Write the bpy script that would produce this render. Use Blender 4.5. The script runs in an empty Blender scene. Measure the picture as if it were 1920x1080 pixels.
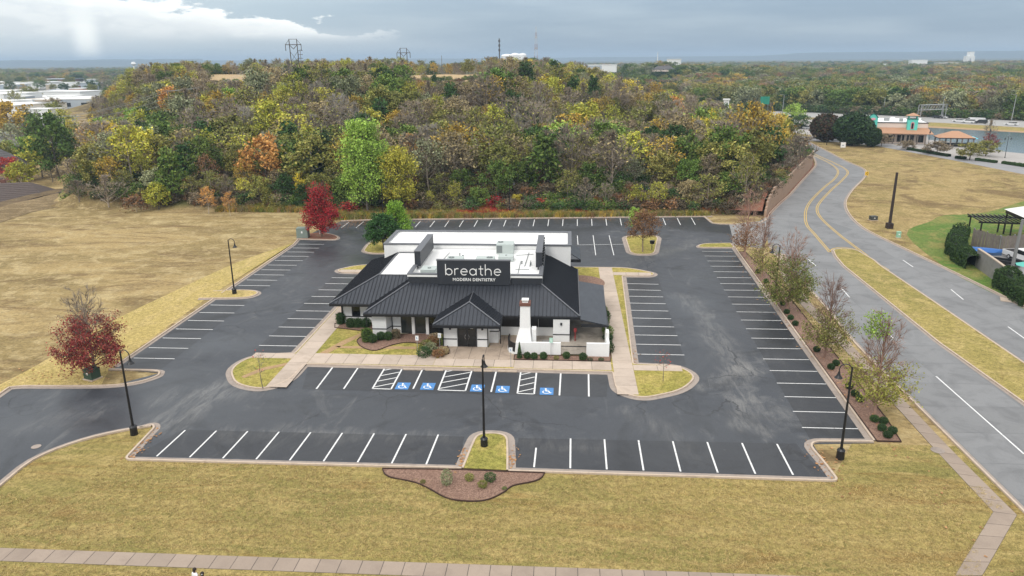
import bpy, math, random
import numpy as np
from mathutils import Vector, Matrix
from mathutils.geometry import tessellate_polygon
R = math.radians
PI = math.pi
SC = bpy.context.scene
HAZE_D = 0.00019
COL = SC.collection

# ------------------------------------------------------------------ camera
F, CAMH = 1400.0, 29.1
TH = math.atan(430 / F)            # downward pitch
RO = math.atan(-0.0087)            # slight roll
PH = R(4.2)                        # heading is 4.2 degrees left of the lot's depth axis
CX, CY = 10.294, -67.473
def lotrot(x, y): return x * math.cos(PH) - y * math.sin(PH), x * math.sin(PH) + y * math.cos(PH)
def ray(px, py):
    u, v = px - 960, py - 540
    c, s = math.cos(-RO), math.sin(-RO)
    u, v = u * c - v * s, u * s + v * c
    a, b = lotrot(u, F * math.cos(TH) - v * math.sin(TH))
    return a, b, -(F * math.sin(TH) + v * math.cos(TH))
def P(px, py, z=0.0):
    a, b, d = ray(px, py); t = (z - CAMH) / d
    return (CX + a * t, CY + b * t)
def HT(px, py, y):                 # height of the sight line over the line y
    a, b, d = ray(px, py); return CAMH + d * (y - CY) / b
cam = bpy.data.cameras.new('camera'); camo = bpy.data.objects.new('camera', cam); COL.objects.link(camo)
cam.sensor_width = 36; cam.lens = 36 * F / 1920
cam.clip_start = 0.5; cam.clip_end = 40000
o0 = Vector(ray(960, 540)); rx = (Vector(ray(1960, 540)) - o0).normalized(); dn = (Vector(ray(960, 1540)) - o0).normalized()
fw = o0.normalized()
M = Matrix((rx, -dn, -fw)).transposed().to_4x4(); M.translation = (CX, CY, CAMH)
camo.matrix_world = M
SC.camera = camo

# ------------------------------------------------------------------ world and sun
W = bpy.data.worlds.new('World'); SC.world = W; W.use_nodes = True
def nd(nt, t, **k):
    n = nt.nodes.new(t)
    for a, v in k.items(): setattr(n, a, v)
    return n
def build_world():
    nt = W.node_tree; nt.nodes.clear(); L = nt.links.new
    out = nd(nt, 'ShaderNodeOutputWorld'); bg = nd(nt, 'ShaderNodeBackground')
    L(bg.outputs[0], out.inputs[0])
    tc = nd(nt, 'ShaderNodeTexCoord')
    sky = nd(nt, 'ShaderNodeTexSky'); sky.sky_type = 'NISHITA'; sky.sun_disc = False
    sky.sun_elevation = R(42); sky.sun_rotation = R(200)
    def math_(op, a, b=None, c=None, clamp=False):
        m = nd(nt, 'ShaderNodeMath', operation=op); m.use_clamp = clamp
        for i, v in enumerate((a, b, c)):
            if v is None: continue
            if isinstance(v, (int, float)): m.inputs[i].default_value = v
            else: L(v, m.inputs[i])
        return m.outputs[0]
    def mixc(f, a, b):
        m = nd(nt, 'ShaderNodeMix', data_type='RGBA'); 
        for s, v in ((m.inputs[0], f), (m.inputs[6], a), (m.inputs[7], b)):
            if isinstance(v, (int, float)): s.default_value = v
            elif isinstance(v, tuple): s.default_value = v + (1,)
            else: L(v, s)
        return m.outputs[2]
    sep = nd(nt, 'ShaderNodeSeparateXYZ'); L(tc.outputs['Generated'], sep.inputs[0])
    el = math_('ARCSINE', sep.outputs[2])
    az = math_('ARCTAN2', sep.outputs[0], sep.outputs[1])        # 0 = +Y, positive to the right
    sm = lambda x, lo, hi: (lambda n: n)(smooth(nt, L, x, lo, hi))
    # stretched streaky layer of stratus
    cv = nd(nt, 'ShaderNodeCombineXYZ'); L(math_('MULTIPLY', az, 3.2), cv.inputs[0]); L(math_('MULTIPLY', el, 26.0), cv.inputs[1])
    n1 = nd(nt, 'ShaderNodeTexNoise'); n1.inputs['Scale'].default_value = 1.0; n1.inputs['Detail'].default_value = 5; n1.inputs['Roughness'].default_value = .5
    L(cv.outputs[0], n1.inputs['Vector'])
    strat = smooth(nt, L, n1.outputs[0], .36, .68)
    # puffy layer
    cv2 = nd(nt, 'ShaderNodeCombineXYZ'); L(math_('MULTIPLY', az, 14.0), cv2.inputs[0]); L(math_('MULTIPLY', el, 42.0), cv2.inputs[1])
    n2 = nd(nt, 'ShaderNodeTexNoise'); n2.inputs['Scale'].default_value = 1.0; n2.inputs['Detail'].default_value = 7; n2.inputs['Roughness'].default_value = .58
    L(cv2.outputs[0], n2.inputs['Vector'])
    blue = mixc(strat, (.26, .345, .445), (.385, .468, .548))
    # left part of the sky is paler and warmer
    leftness = smooth(nt, L, math_('MULTIPLY', az, -1), -.05, .62)
    blue = mixc(math_('MULTIPLY', leftness, .85), blue, mixc(strat, (.56, .66, .71), (.66, .72, .75)))
    # cumulus bank: lies left, its upper edge falls to the right (radians)
    top = math_('MULTIPLY_ADD', az, -.165, -.010)
    d = math_('SUBTRACT', top, el)
    d = math_('ADD', d, math_('MULTIPLY', math_('SUBTRACT', n2.outputs[0], .5), .10))
    edge = smooth(nt, L, d, -.001, .006)
    low = smooth(nt, L, el, .016, .036)
    core = smooth(nt, L, d, .036, .002)                           # brightest near its sunlit upper edge
    wl = smooth(nt, L, math_('MULTIPLY', az, -1), .16, .34)
    cm = math_('MULTIPLY', math_('MULTIPLY', edge, low), wl)
    puff = smooth(nt, L, n2.outputs[0], .42, .62)
    bright = mixc(math_('MULTIPLY', math_('ADD', core, math_('MULTIPLY', puff, .4)), .8, None, True), (.70, .745, .77), (1.08, 1.08, 1.05))
    col = mixc(math_('MULTIPLY', cm, .95), blue, bright)
    # sun shaft under the bank
    sh = math_('MULTIPLY', smooth(nt, L, math_('ABSOLUTE', math_('ADD', az, .567)), .020, .002), smooth(nt, L, el, .075, .02))
    col = mixc(math_('MULTIPLY', sh, .9), col, (1.08, 1.10, 1.06))
    # overcast luminance gradient: about three times brighter overhead than at the horizon
    g = math_('MULTIPLY_ADD', math_('MAXIMUM', sep.outputs[2], 0.0), 2.35, 1.0)
    up = smooth(nt, L, el, .06, .5)
    col = mixc(up, col, (.535, .53, .52))
    vm = nd(nt, 'ShaderNodeVectorMath', operation='SCALE'); L(col, vm.inputs[0]); L(g, vm.inputs['Scale'])
    sk = nd(nt, 'ShaderNodeVectorMath', operation='SCALE'); L(sky.outputs[0], sk.inputs[0]); sk.inputs['Scale'].default_value = .012
    ad = nd(nt, 'ShaderNodeVectorMath', operation='ADD'); L(vm.outputs[0], ad.inputs[0]); L(sk.outputs[0], ad.inputs[1])
    L(ad.outputs[0], bg.inputs[0]); bg.inputs[1].default_value = 1.0
def smooth(nt, L, x, lo, hi):
    m = nd(nt, 'ShaderNodeMapRange', interpolation_type='SMOOTHSTEP')
    if lo > hi:
        m.inputs['From Min'].default_value = hi; m.inputs['From Max'].default_value = lo
        m.inputs['To Min'].default_value = 1; m.inputs['To Max'].default_value = 0
    else:
        m.inputs['From Min'].default_value = lo; m.inputs['From Max'].default_value = hi
    L(x, m.inputs['Value']); return m.outputs[0]
build_world()
sun = bpy.data.lights.new('sun', 'SUN'); sun.energy = 1.35; sun.angle = R(15); sun.color = (1, .965, .91)
suno = bpy.data.objects.new('sun', sun); COL.objects.link(suno)
suno.rotation_euler = Vector((math.sin(R(200)) * math.cos(R(42)), math.cos(R(200)) * math.cos(R(42)), math.sin(R(42)))).to_track_quat('Z', 'Y').to_euler()
SC.view_settings.view_transform = 'Standard'; SC.view_settings.look = 'None'
SC.view_settings.exposure = 0; SC.view_settings.gamma = 1; SC.view_settings.use_curve_mapping = False
SC.render.engine = 'CYCLES'
SC.cycles.max_bounces = 5; SC.cycles.diffuse_bounces = 3; SC.cycles.glossy_bounces = 2
SC.cycles.transmission_bounces = 2; SC.cycles.volume_bounces = 0; SC.cycles.caustics_reflective = False; SC.cycles.caustics_refractive = False

# ------------------------------------------------------------------ materials
MATS = {}
def pmat(name, col, rough=.8, metallic=0.0, spec=None):
    if name in MATS: return MATS[name]
    m = bpy.data.materials.new(name); m.use_nodes = True
    b = m.node_tree.nodes['Principled BSDF']
    b.inputs['Base Color'].default_value = (*col, 1); b.inputs['Roughness'].default_value = rough; b.inputs['Metallic'].default_value = metallic
    if spec is not None: b.inputs['Specular IOR Level'].default_value = spec
    MATS[name] = m; return m
class NT:
    """small helper for node graphs on a Principled material"""
    def __init__(s, name, rough=.9, metallic=0):
        s.m = bpy.data.materials.new(name); s.m.use_nodes = True; s.t = s.m.node_tree; s.b = s.t.nodes['Principled BSDF']
        s.b.inputs['Roughness'].default_value = rough; s.b.inputs['Metallic'].default_value = metallic
        s.L = s.t.links.new; s.geo = nd(s.t, 'ShaderNodeNewGeometry'); s.tc = nd(s.t, 'ShaderNodeTexCoord'); MATS[name] = s.m
    def vec(s, obj=False, scale=(1, 1, 1), rot=0.0, src=None):
        mp = nd(s.t, 'ShaderNodeMapping'); mp.inputs['Scale'].default_value = scale; mp.inputs['Rotation'].default_value = (0, 0, rot)
        s.L(src if src is not None else (s.tc.outputs['Object'] if obj else s.geo.outputs['Position']), mp.inputs[0]); return mp.outputs[0]
    def noise(s, v, sc, det=4, ro=.55, dist=0):
        n = nd(s.t, 'ShaderNodeTexNoise'); n.inputs['Scale'].default_value = sc; n.inputs['Detail'].default_value = det
        n.inputs['Roughness'].default_value = ro; n.inputs['Distortion'].default_value = dist; s.L(v, n.inputs['Vector']); return n.outputs[0]
    def vor(s, v, sc, feat='DISTANCE_TO_EDGE'):
        n = nd(s.t, 'ShaderNodeTexVoronoi', feature=feat); n.inputs['Scale'].default_value = sc; s.L(v, n.inputs['Vector']); return n.outputs[0] if feat != 'F1c' else n.outputs[1]
    def sm(s, x, lo, hi): return smooth(s.t, s.L, x, lo, hi)
    def ma(s, op, a, b=None, clamp=False):
        m = nd(s.t, 'ShaderNodeMath', operation=op); m.use_clamp = clamp
        for i, v in enumerate((a, b)):
            if v is None: continue
            if isinstance(v, (int, float)): m.inputs[i].default_value = v
            else: s.L(v, m.inputs[i])
        return m.outputs[0]
    def mix(s, f, a, b, mode='MIX'):
        m = nd(s.t, 'ShaderNodeMix', data_type='RGBA', blend_type=mode)
        for k, v in ((m.inputs[0], f), (m.inputs[6], a), (m.inputs[7], b)):
            if isinstance(v, (int, float)): k.default_value = v
            elif isinstance(v, tuple): k.default_value = v + (1,)
            else: s.L(v, k)
        return m.outputs[2]
    def col(s, c): s.L(c, s.b.inputs['Base Color']); return s
    def rough(s, r): s.L(r, s.b.inputs['Roughness']); return s
    def bump(s, h, st=.5, dist=.02):
        n = nd(s.t, 'ShaderNodeBump'); n.inputs['Strength'].default_value = st; n.inputs['Distance'].default_value = dist
        s.L(h, n.inputs['Height']); s.L(n.outputs[0], s.b.inputs['Normal']); return s

def grass_mat(name, c1, c2, c3, blotch=None, blotch_lo=.56, blotch_hi=.68, stretch=(1, 1, 1), rot=0.0, big=.045):
    g = NT(name, .95); g.b.inputs['Specular IOR Level'].default_value = .15
    v = g.vec(); vs = g.vec(scale=stretch, rot=rot)
    nb = g.noise(vs, big, 5, .6, .6); nm = g.noise(vs, .35, 5, .65, .8); nf = g.noise(v, 2.4, 6, .75, .5); nt_ = g.noise(v, 11, 3, .7)
    c = g.mix(g.sm(nb, .36, .64), c1, c2)
    c = g.mix(g.sm(nm, .42, .66), c, c3)
    if blotch: c = g.mix(g.ma('MULTIPLY', g.sm(g.noise(vs, big * 2.2, 6, .7, 1.0), blotch_lo, blotch_hi), .8), c, blotch)
    f = g.ma('ADD', g.ma('MULTIPLY', nf, .75), g.ma('MULTIPLY', nt_, .7))
    dk = g.sm(f, .52, .95)
    c = g.mix(1.0, c, g.mix(dk, (.50, .50, .44), (1.42, 1.38, 1.28)), 'MULTIPLY')
    g.col(c); g.bump(f, .9, .06); return g.m
LAWN = grass_mat('lawn_grass', (.305, .242, .092), (.225, .20, .07), (.365, .285, .122), (.23, .145, .055), .52, .68, (.55, 2.4, 1), .03, .06)
FIELD = grass_mat('field_grass', (.38, .305, .15), (.29, .24, .105), (.455, .37, .195), (.16, .115, .055), .55, .70, (.7, 2.4, 1), -.35, .04)
STRIP = grass_mat('verge_grass', (.46, .36, .145), (.39, .32, .12), (.50, .39, .18), None, rot=.4, stretch=(1, .5, 1))
EASTF = grass_mat('east_field_grass', (.345, .26, .12), (.255, .205, .085), (.42, .32, .16), (.17, .115, .06), .47, .64, (1, .9, 1), .55, .05)
ISLG = grass_mat('island_grass', (.345, .30, .085), (.275, .26, .07), (.42, .345, .12), None)
GREENG = grass_mat('green_grass', (.105, .19, .04), (.15, .205, .055), (.24, .235, .08), None)
MEDG = grass_mat('median_grass', (.34, .28, .10), (.26, .23, .08), (.40, .32, .135), (.20, .14, .06), .6, .75)

TRACKS = [((1290, 560), (1385, 690), 2.0, .75), ((1385, 690), (1400, 800), 1.6, .8), ((1310, 725), (1400, 690), 1.4, .6), ((1130, 510), (1320, 450), 1.6, .5), ((300, 800), (420, 725), 2.6, .75), ((300, 745), (480, 735), 2.2, .45),
          ((420, 812), (830, 822), 1.5, .65), ((985, 832), (1120, 838), 1.5, .7), ((1180, 770), (1300, 850), 1.6, .4), ((1400, 760), (1560, 800), 2.2, .45), ((60, 800), (180, 770), 2.5, .35)]
def asphalt_mat(name, base, lite, seal=.0):
    g = NT(name, .6); v = g.vec()
    big = g.noise(v, .055, 6, .62, 1.2); mid = g.noise(v, .33, 5, .6, 1.6); fine = g.noise(v, 9, 4, .75)
    c = g.mix(g.sm(big, .40, .66), base, tuple(x * 1.32 for x in base))
    st = g.ma('MULTIPLY', g.sm(mid, .46, .74), g.sm(big, .50, .66))
    c = g.mix(g.ma('MULTIPLY', st, .38), c, lite)
    ln = g.noise(g.vec(scale=(.35, .09, 1), rot=.45), 1.0, 6, .68, 1.4)
    c = g.mix(g.ma('MULTIPLY', g.sm(ln, .58, .76), .32), c, lite)
    c = g.mix(g.ma('MULTIPLY', g.sm(g.noise(v, .10, 5, .6, 2.0), .52, .66), .6), c, tuple(x * .55 for x in base))
    # worn, dusty tracks where water and tyres run
    brk = g.sm(g.noise(g.vec(scale=(1.6, .35, 1), rot=-.12), .8, 7, .72, .8), .34, .74); sep = nd(g.t, 'ShaderNodeSeparateXYZ'); g.L(v, sep.inputs[0])
    wob = g.ma('MULTIPLY', g.ma('SUBTRACT', g.noise(v, .22, 3), .5), 5.0)
    for (p, q, wd_, st_) in TRACKS:
        (ax_, ay_), (bx_, by_) = P(*p), P(*q); L2 = (bx_ - ax_) ** 2 + (by_ - ay_) ** 2
        X = g.ma('SUBTRACT', g.ma('ADD', sep.outputs[0], wob), ax_); Y = g.ma('SUBTRACT', g.ma('SUBTRACT', sep.outputs[1], wob), ay_)
        t_ = g.ma('DIVIDE', g.ma('ADD', g.ma('MULTIPLY', X, bx_ - ax_), g.ma('MULTIPLY', Y, by_ - ay_)), L2, True)
        t_ = g.ma('MINIMUM', g.ma('MAXIMUM', t_, 0.0), 1.0)
        dx_ = g.ma('SUBTRACT', X, g.ma('MULTIPLY', t_, bx_ - ax_)); dy_ = g.ma('SUBTRACT', Y, g.ma('MULTIPLY', t_, by_ - ay_))
        dd = g.ma('SQRT', g.ma('ADD', g.ma('MULTIPLY', dx_, dx_), g.ma('MULTIPLY', dy_, dy_)))
        c = g.mix(g.ma('MULTIPLY', g.ma('MULTIPLY', g.sm(dd, wd_ * 1.25, .0), brk), st_ * .85), c, lite)
    dv = nd(g.t, 'ShaderNodeVectorMath', operation='ADD'); ds = nd(g.t, 'ShaderNodeVectorMath', operation='SCALE')
    nn = nd(g.t, 'ShaderNodeTexNoise'); nn.inputs['Scale'].default_value = .25; nn.inputs['Detail'].default_value = 5; g.L(v, nn.inputs['Vector'])
    g.L(nn.outputs['Color'], ds.inputs[0]); ds.inputs['Scale'].default_value = 5.0
    g.L(v, dv.inputs[0]); g.L(ds.outputs[0], dv.inputs[1])
    cr = g.vor(dv.outputs[0], .085)
    crk = g.ma('MULTIPLY', g.sm(cr, .008, .0025), g.sm(g.noise(v, .06, 2), .46, .58))
    c = g.mix(g.ma('MULTIPLY', crk, .75), c, (.018, .019, .022))
    oil = g.sm(g.noise(v, .9, 3, .6), .68, .78); c = g.mix(g.ma('MULTIPLY', oil, .7), c, (.012, .012, .014))
    sp = g.sm(g.noise(v, 1.3, 3, .8), .70, .76)
    c = g.mix(g.ma('MULTIPLY', sp, .35), c, (.2, .2, .2))
    c = g.mix(1.0, c, g.mix(g.sm(fine, .3, .7), (.82, .82, .82), (1.18, 1.18, 1.18)), 'MULTIPLY')
    g.col(c); g.rough(g.ma('MULTIPLY_ADD', big, .0) if False else g.ma('ADD', g.ma('MULTIPLY', g.sm(big, .35, .65), .3), .33))
    g.bump(fine, .25, .01); return g.m
ASPH = asphalt_mat('asphalt', (.038, .042, .050), (.215, .21, .20))
SEAL = asphalt_mat('sealed_asphalt', (.026, .028, .033), (.10, .098, .095))

def conc_mat(name, base, dark, sc=.6, joint=False, objv=False, amt=.55):
    g = NT(name, .88); v = g.vec(obj=objv)
    n1 = g.noise(g.vec(), sc, 6, .65, .8); n2 = g.noise(g.vec(), 14, 4, .7)
    c = g.mix(g.ma('MULTIPLY', g.sm(n1, .42, .72), amt), base, dark)
    oi = nd(g.t, 'ShaderNodeObjectInfo')
    k = g.ma('ADD', g.ma('MULTIPLY', oi.outputs['Random'], .16), .92)
    hs = nd(g.t, 'ShaderNodeHueSaturation'); g.L(k, hs.inputs['Value']); g.L(c, hs.inputs['Color'])
    st_ = g.noise(g.vec(scale=(3.0, 3.0, .35)), 1.0, 5, .65)
    hs2 = g.mix(g.ma('MULTIPLY', g.sm(st_, .5, .72), amt * .3), hs.outputs[0], dark)
    c = g.mix(1.0, hs2, g.mix(n2, (.86, .86, .86), (1.12, 1.12, 1.12)), 'MULTIPLY')
    g.col(c); g.bump(n2, .15, .01); return g.m
WALK = conc_mat('pavement_concrete', (.50, .41, .335), (.36, .285, .225))
PATHC = conc_mat('path_concrete', (.335, .265, .21), (.25, .195, .155))
KERB = conc_mat('kerb_concrete', (.52, .42, .33), (.34, .26, .20), 1.4)
GUT = conc_mat('gutter_concrete', (.34, .285, .245), (.20, .165, .145), 1.1)
ROADC = conc_mat('road_concrete', (.215, .217, .22), (.145, .147, .15), .33, amt=.8)
JOINT = pmat('joint', (.09, .08, .07), .95)
RJOINT = pmat('road_joint', (.18, .185, .19), .95)
PLAZA = conc_mat('plaza_concrete', (.37, .345, .325), (.29, .27, .25), .2)
HWY = conc_mat('highway_concrete', (.37, .36, .345), (.30, .29, .28), .1)
SVC = conc_mat('service_road', (.27, .265, .27), (.20, .20, .2), .2)
def mulch_mat(name, a, b, c_):
    g = NT(name, .95); v = g.vec(); n = g.noise(v, 9, 5, .8, .3); n2 = g.noise(v, .7, 4, .6)
    c = g.mix(g.sm(n, .38, .62), a, b); c = g.mix(g.ma('MULTIPLY', g.sm(n2, .45, .7), .6), c, c_)
    g.col(c); g.bump(n, 1, .05); return g.m
MULCH = mulch_mat('mulch', (.13, .07, .05), (.35, .22, .16), (.21, .12, .085))
LITTER = mulch_mat('leaf_litter', (.14, .055, .035), (.30, .12, .07), (.22, .16, .10))
SOIL = mulch_mat('soil', (.34, .21, .10), (.46, .31, .17), (.28, .19, .10))
WHITE = conc_mat('white_brick', (.80, .80, .79), (.70, .70, .69), .8, amt=.4)
def brick_bump(m):
    t = m.node_tree; b = t.nodes['Principled BSDF']; g = nd(t, 'ShaderNodeNewGeometry')
    w = nd(t, 'ShaderNodeTexWave', wave_type='BANDS', bands_direction='Z'); w.inputs['Scale'].default_value = 4.2
    t.links.new(g.outputs['Position'], w.inputs['Vector'])
    bp = nd(t, 'ShaderNodeBump'); bp.inputs['Strength'].default_value = .35; bp.inputs['Distance'].default_value = .01
    t.links.new(w.outputs[0], bp.inputs['Height']); t.links.new(bp.outputs[0], b.inputs['Normal'])
brick_bump(WHITE)
MEMB = conc_mat('roof_membrane', (.86, .86, .85), (.66, .66, .63), .5, amt=.38)
TRIM = pmat('black_trim', (.012, .013, .016), .45)
BLKM = pmat('black_paint', (.010, .010, .012), .42)
CLAD = NT('black_cladding', .5); _v = CLAD.vec(); _n = CLAD.noise(_v, .9, 5, .6)
CLAD.col(CLAD.mix(_n, (.020, .023, .030), (.030, .034, .043))); CLAD = CLAD.m
def roof_metal():
    g = NT('roof_metal', .36, .35); v = g.vec(); n = g.noise(v, .5, 5, .6, .6); n2 = g.noise(g.vec(scale=(1, .25, 1)), 2.2, 4, .6)
    g.col(g.mix(n, (.028, .032, .042), (.052, .058, .070))); g.rough(g.ma('ADD', g.ma('MULTIPLY', n2, .22), .27)); return g.m
ROOFM = roof_metal()
SEAMM = pmat('roof_seam', (.018, .02, .027), .45, .3)
CAPM = pmat('grey_flashing', (.15, .155, .17), .5, .4)
GLASS = pmat('dark_glass', (.012, .014, .015), .08)
GLASS2 = pmat('shop_glass', (.035, .04, .037), .10)
PAINTW = NT('white_marking', .7); _v = PAINTW.vec(); _n = PAINTW.noise(_v, 3.5, 5, .75)
PAINTW.col(PAINTW.mix(PAINTW.sm(_n, .54, .74), (.72, .72, .71), (.22, .22, .23))); PAINTW = PAINTW.m
PAINTY = pmat('yellow_marking', (.55, .37, .10), .8)
PAINTB = NT('blue_marking', .7); PAINTB.col(PAINTB.mix(PAINTB.sm(PAINTB.noise(PAINTB.vec(), 3.0, 5, .7), .5, .75), (.07, .23, .52), (.05, .11, .22))); PAINTB = PAINTB.m
BWHITE = pmat('bright_white', (.82, .82, .80), .6)
GALV = pmat('galvanised', (.33, .34, .34), .5, .3)
HVAC = pmat('unit_metal', (.45, .50, .48), .5)
HVACG = pmat('unit_grille', (.16, .18, .18), .6)
BRICKR = pmat('red_brick', (.17, .075, .055), .9)
GBOX = pmat('green_box', (.035, .07, .05), .6)
GYBOX = pmat('grey_green_box', (.20, .25, .22), .6)
TREEB = pmat('bark', (.085, .066, .055), .9)
TREEG = pmat('pale_bark', (.16, .14, .12), .9)
TEAL = pmat('teal_stucco', (.12, .60, .50), .8)
CREAM = pmat('cream_stucco', (.72, .60, .52), .8)
TILE = NT('clay_tile', .8); _n = TILE.noise(TILE.vec(), 2, 4, .7); TILE.col(TILE.mix(_n, (.38, .20, .12), (.52, .30, .18))); TILE = TILE.m
WALLB = NT('tan_block', .9); _v = WALLB.vec(); _n = WALLB.noise(_v, .7, 5, .7); WALLB.col(WALLB.mix(_n, (.30, .19, .125), (.46, .31, .215)))
WALLB.bump(WALLB.vor(WALLB.vec(scale=(1, 1, 2)), 2.4), .6, .05); WALLB = WALLB.m
CMU = conc_mat('grey_block', (.26, .25, .24), (.17, .16, .155), 1.0)
WOODG = conc_mat('weathered_wood', (.20, .17, .145), (.11, .09, .075), 2.0)
WATER = NT('lake_water', .12); WATER.b.inputs['Base Color'].default_value = (.10, .145, .165, 1); WATER.bump(WATER.noise(WATER.vec(scale=(1, 3, 1)), .8, 4), .25, .05); WATER = WATER.m
WATER.node_tree.nodes['Principled BSDF'].inputs['Roughness'].default_value = .16
CAR = {k: pmat('car_' + k, c, .3) for k, c in dict(white=(.75, .75, .75), red=(.42, .03, .03), dark=(.03, .032, .036), silver=(.4, .41, .42)).items()}
TYRE = pmat('tyre', (.012, .012, .012), .9)
SHING = NT('shingles', .9); _n = SHING.noise(SHING.vec(), 3, 4, .8); SHING.col(SHING.mix(_n, (.075, .07, .07), (.17, .16, .165))); SHING = SHING.m
SHING2 = NT('brown_shingles', .9); _n = SHING2.noise(SHING2.vec(), 3, 4, .8); SHING2.col(SHING2.mix(_n, (.06, .045, .04), (.14, .11, .10))); SHING2 = SHING2.m

def leaf_mat(name, a, b, amt=.5):
    g = NT('leaf_' + name, .75); g.b.inputs['Specular IOR Level'].default_value = .2
    oi = nd(g.t, 'ShaderNodeObjectInfo'); ri = g.geo.outputs['Random Per Island']
    c = g.mix(g.sm(g.ma('ADD', ri, g.ma('MULTIPLY', g.ma('SUBTRACT', oi.outputs['Random'], .5), .7)), .35, .95), a, b)
    k = g.ma('ADD', g.ma('MULTIPLY', g.ma('FRACT', g.ma('MULTIPLY', ri, 37.7)), 1.1), .75)
    k2 = g.ma('ADD', g.ma('MULTIPLY', g.ma('FRACT', g.ma('MULTIPLY', oi.outputs['Random'], 19.3)), .55), .8)
    hs = nd(g.t, 'ShaderNodeHueSaturation'); hs.inputs['Saturation'].default_value = 1.04; g.L(g.ma('MULTIPLY', g.ma('MULTIPLY', k, k2), 1.1), hs.inputs['Value']); g.L(c, hs.inputs['Color'])
    g.col(hs.outputs[0]); return g.m
LEAF = dict(
    olive=leaf_mat('olive', (.125, .132, .036), (.20, .18, .055)),
    green=leaf_mat('green', (.058, .098, .022), (.11, .145, .035)),
    dark=leaf_mat('dark', (.026, .055, .016), (.045, .085, .026)),
    lime=leaf_mat('lime', (.165, .25, .05), (.22, .295, .07)),
    ygreen=leaf_mat('ygreen', (.24, .255, .045), (.36, .32, .06)),
    yellow=leaf_mat('yellow', (.50, .40, .05), (.42, .37, .09)),
    gold=leaf_mat('gold', (.34, .23, .05), (.24, .20, .055)),
    orange=leaf_mat("orange", (.30, .15, .05), (.38, .22, .08)),
    rust=leaf_mat('rust', (.155, .082, .042), (.22, .125, .06)),
    tan=leaf_mat('tan', (.185, .15, .085), (.25, .20, .10)),
    brown=leaf_mat('brown', (.15, .118, .075), (.20, .16, .105)),
    maroon=leaf_mat('maroon', (.085, .017, .02), (.16, .035, .03)),
    red=leaf_mat('red', (.26, .028, .034), (.37, .075, .05)),
    sage=leaf_mat('sage', (.145, .16, .09), (.20, .205, .12)),
    box=leaf_mat('box', (.022, .045, .016), (.045, .075, .022)),
)
TWIG = leaf_mat('twig', (.155, .130, .105), (.225, .19, .155))
TWIGR = leaf_mat('twig_red', (.15, .095, .075), (.21, .135, .105))
TWIGD = leaf_mat('twig_dark', (.075, .057, .046), (.12, .09, .072))

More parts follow.
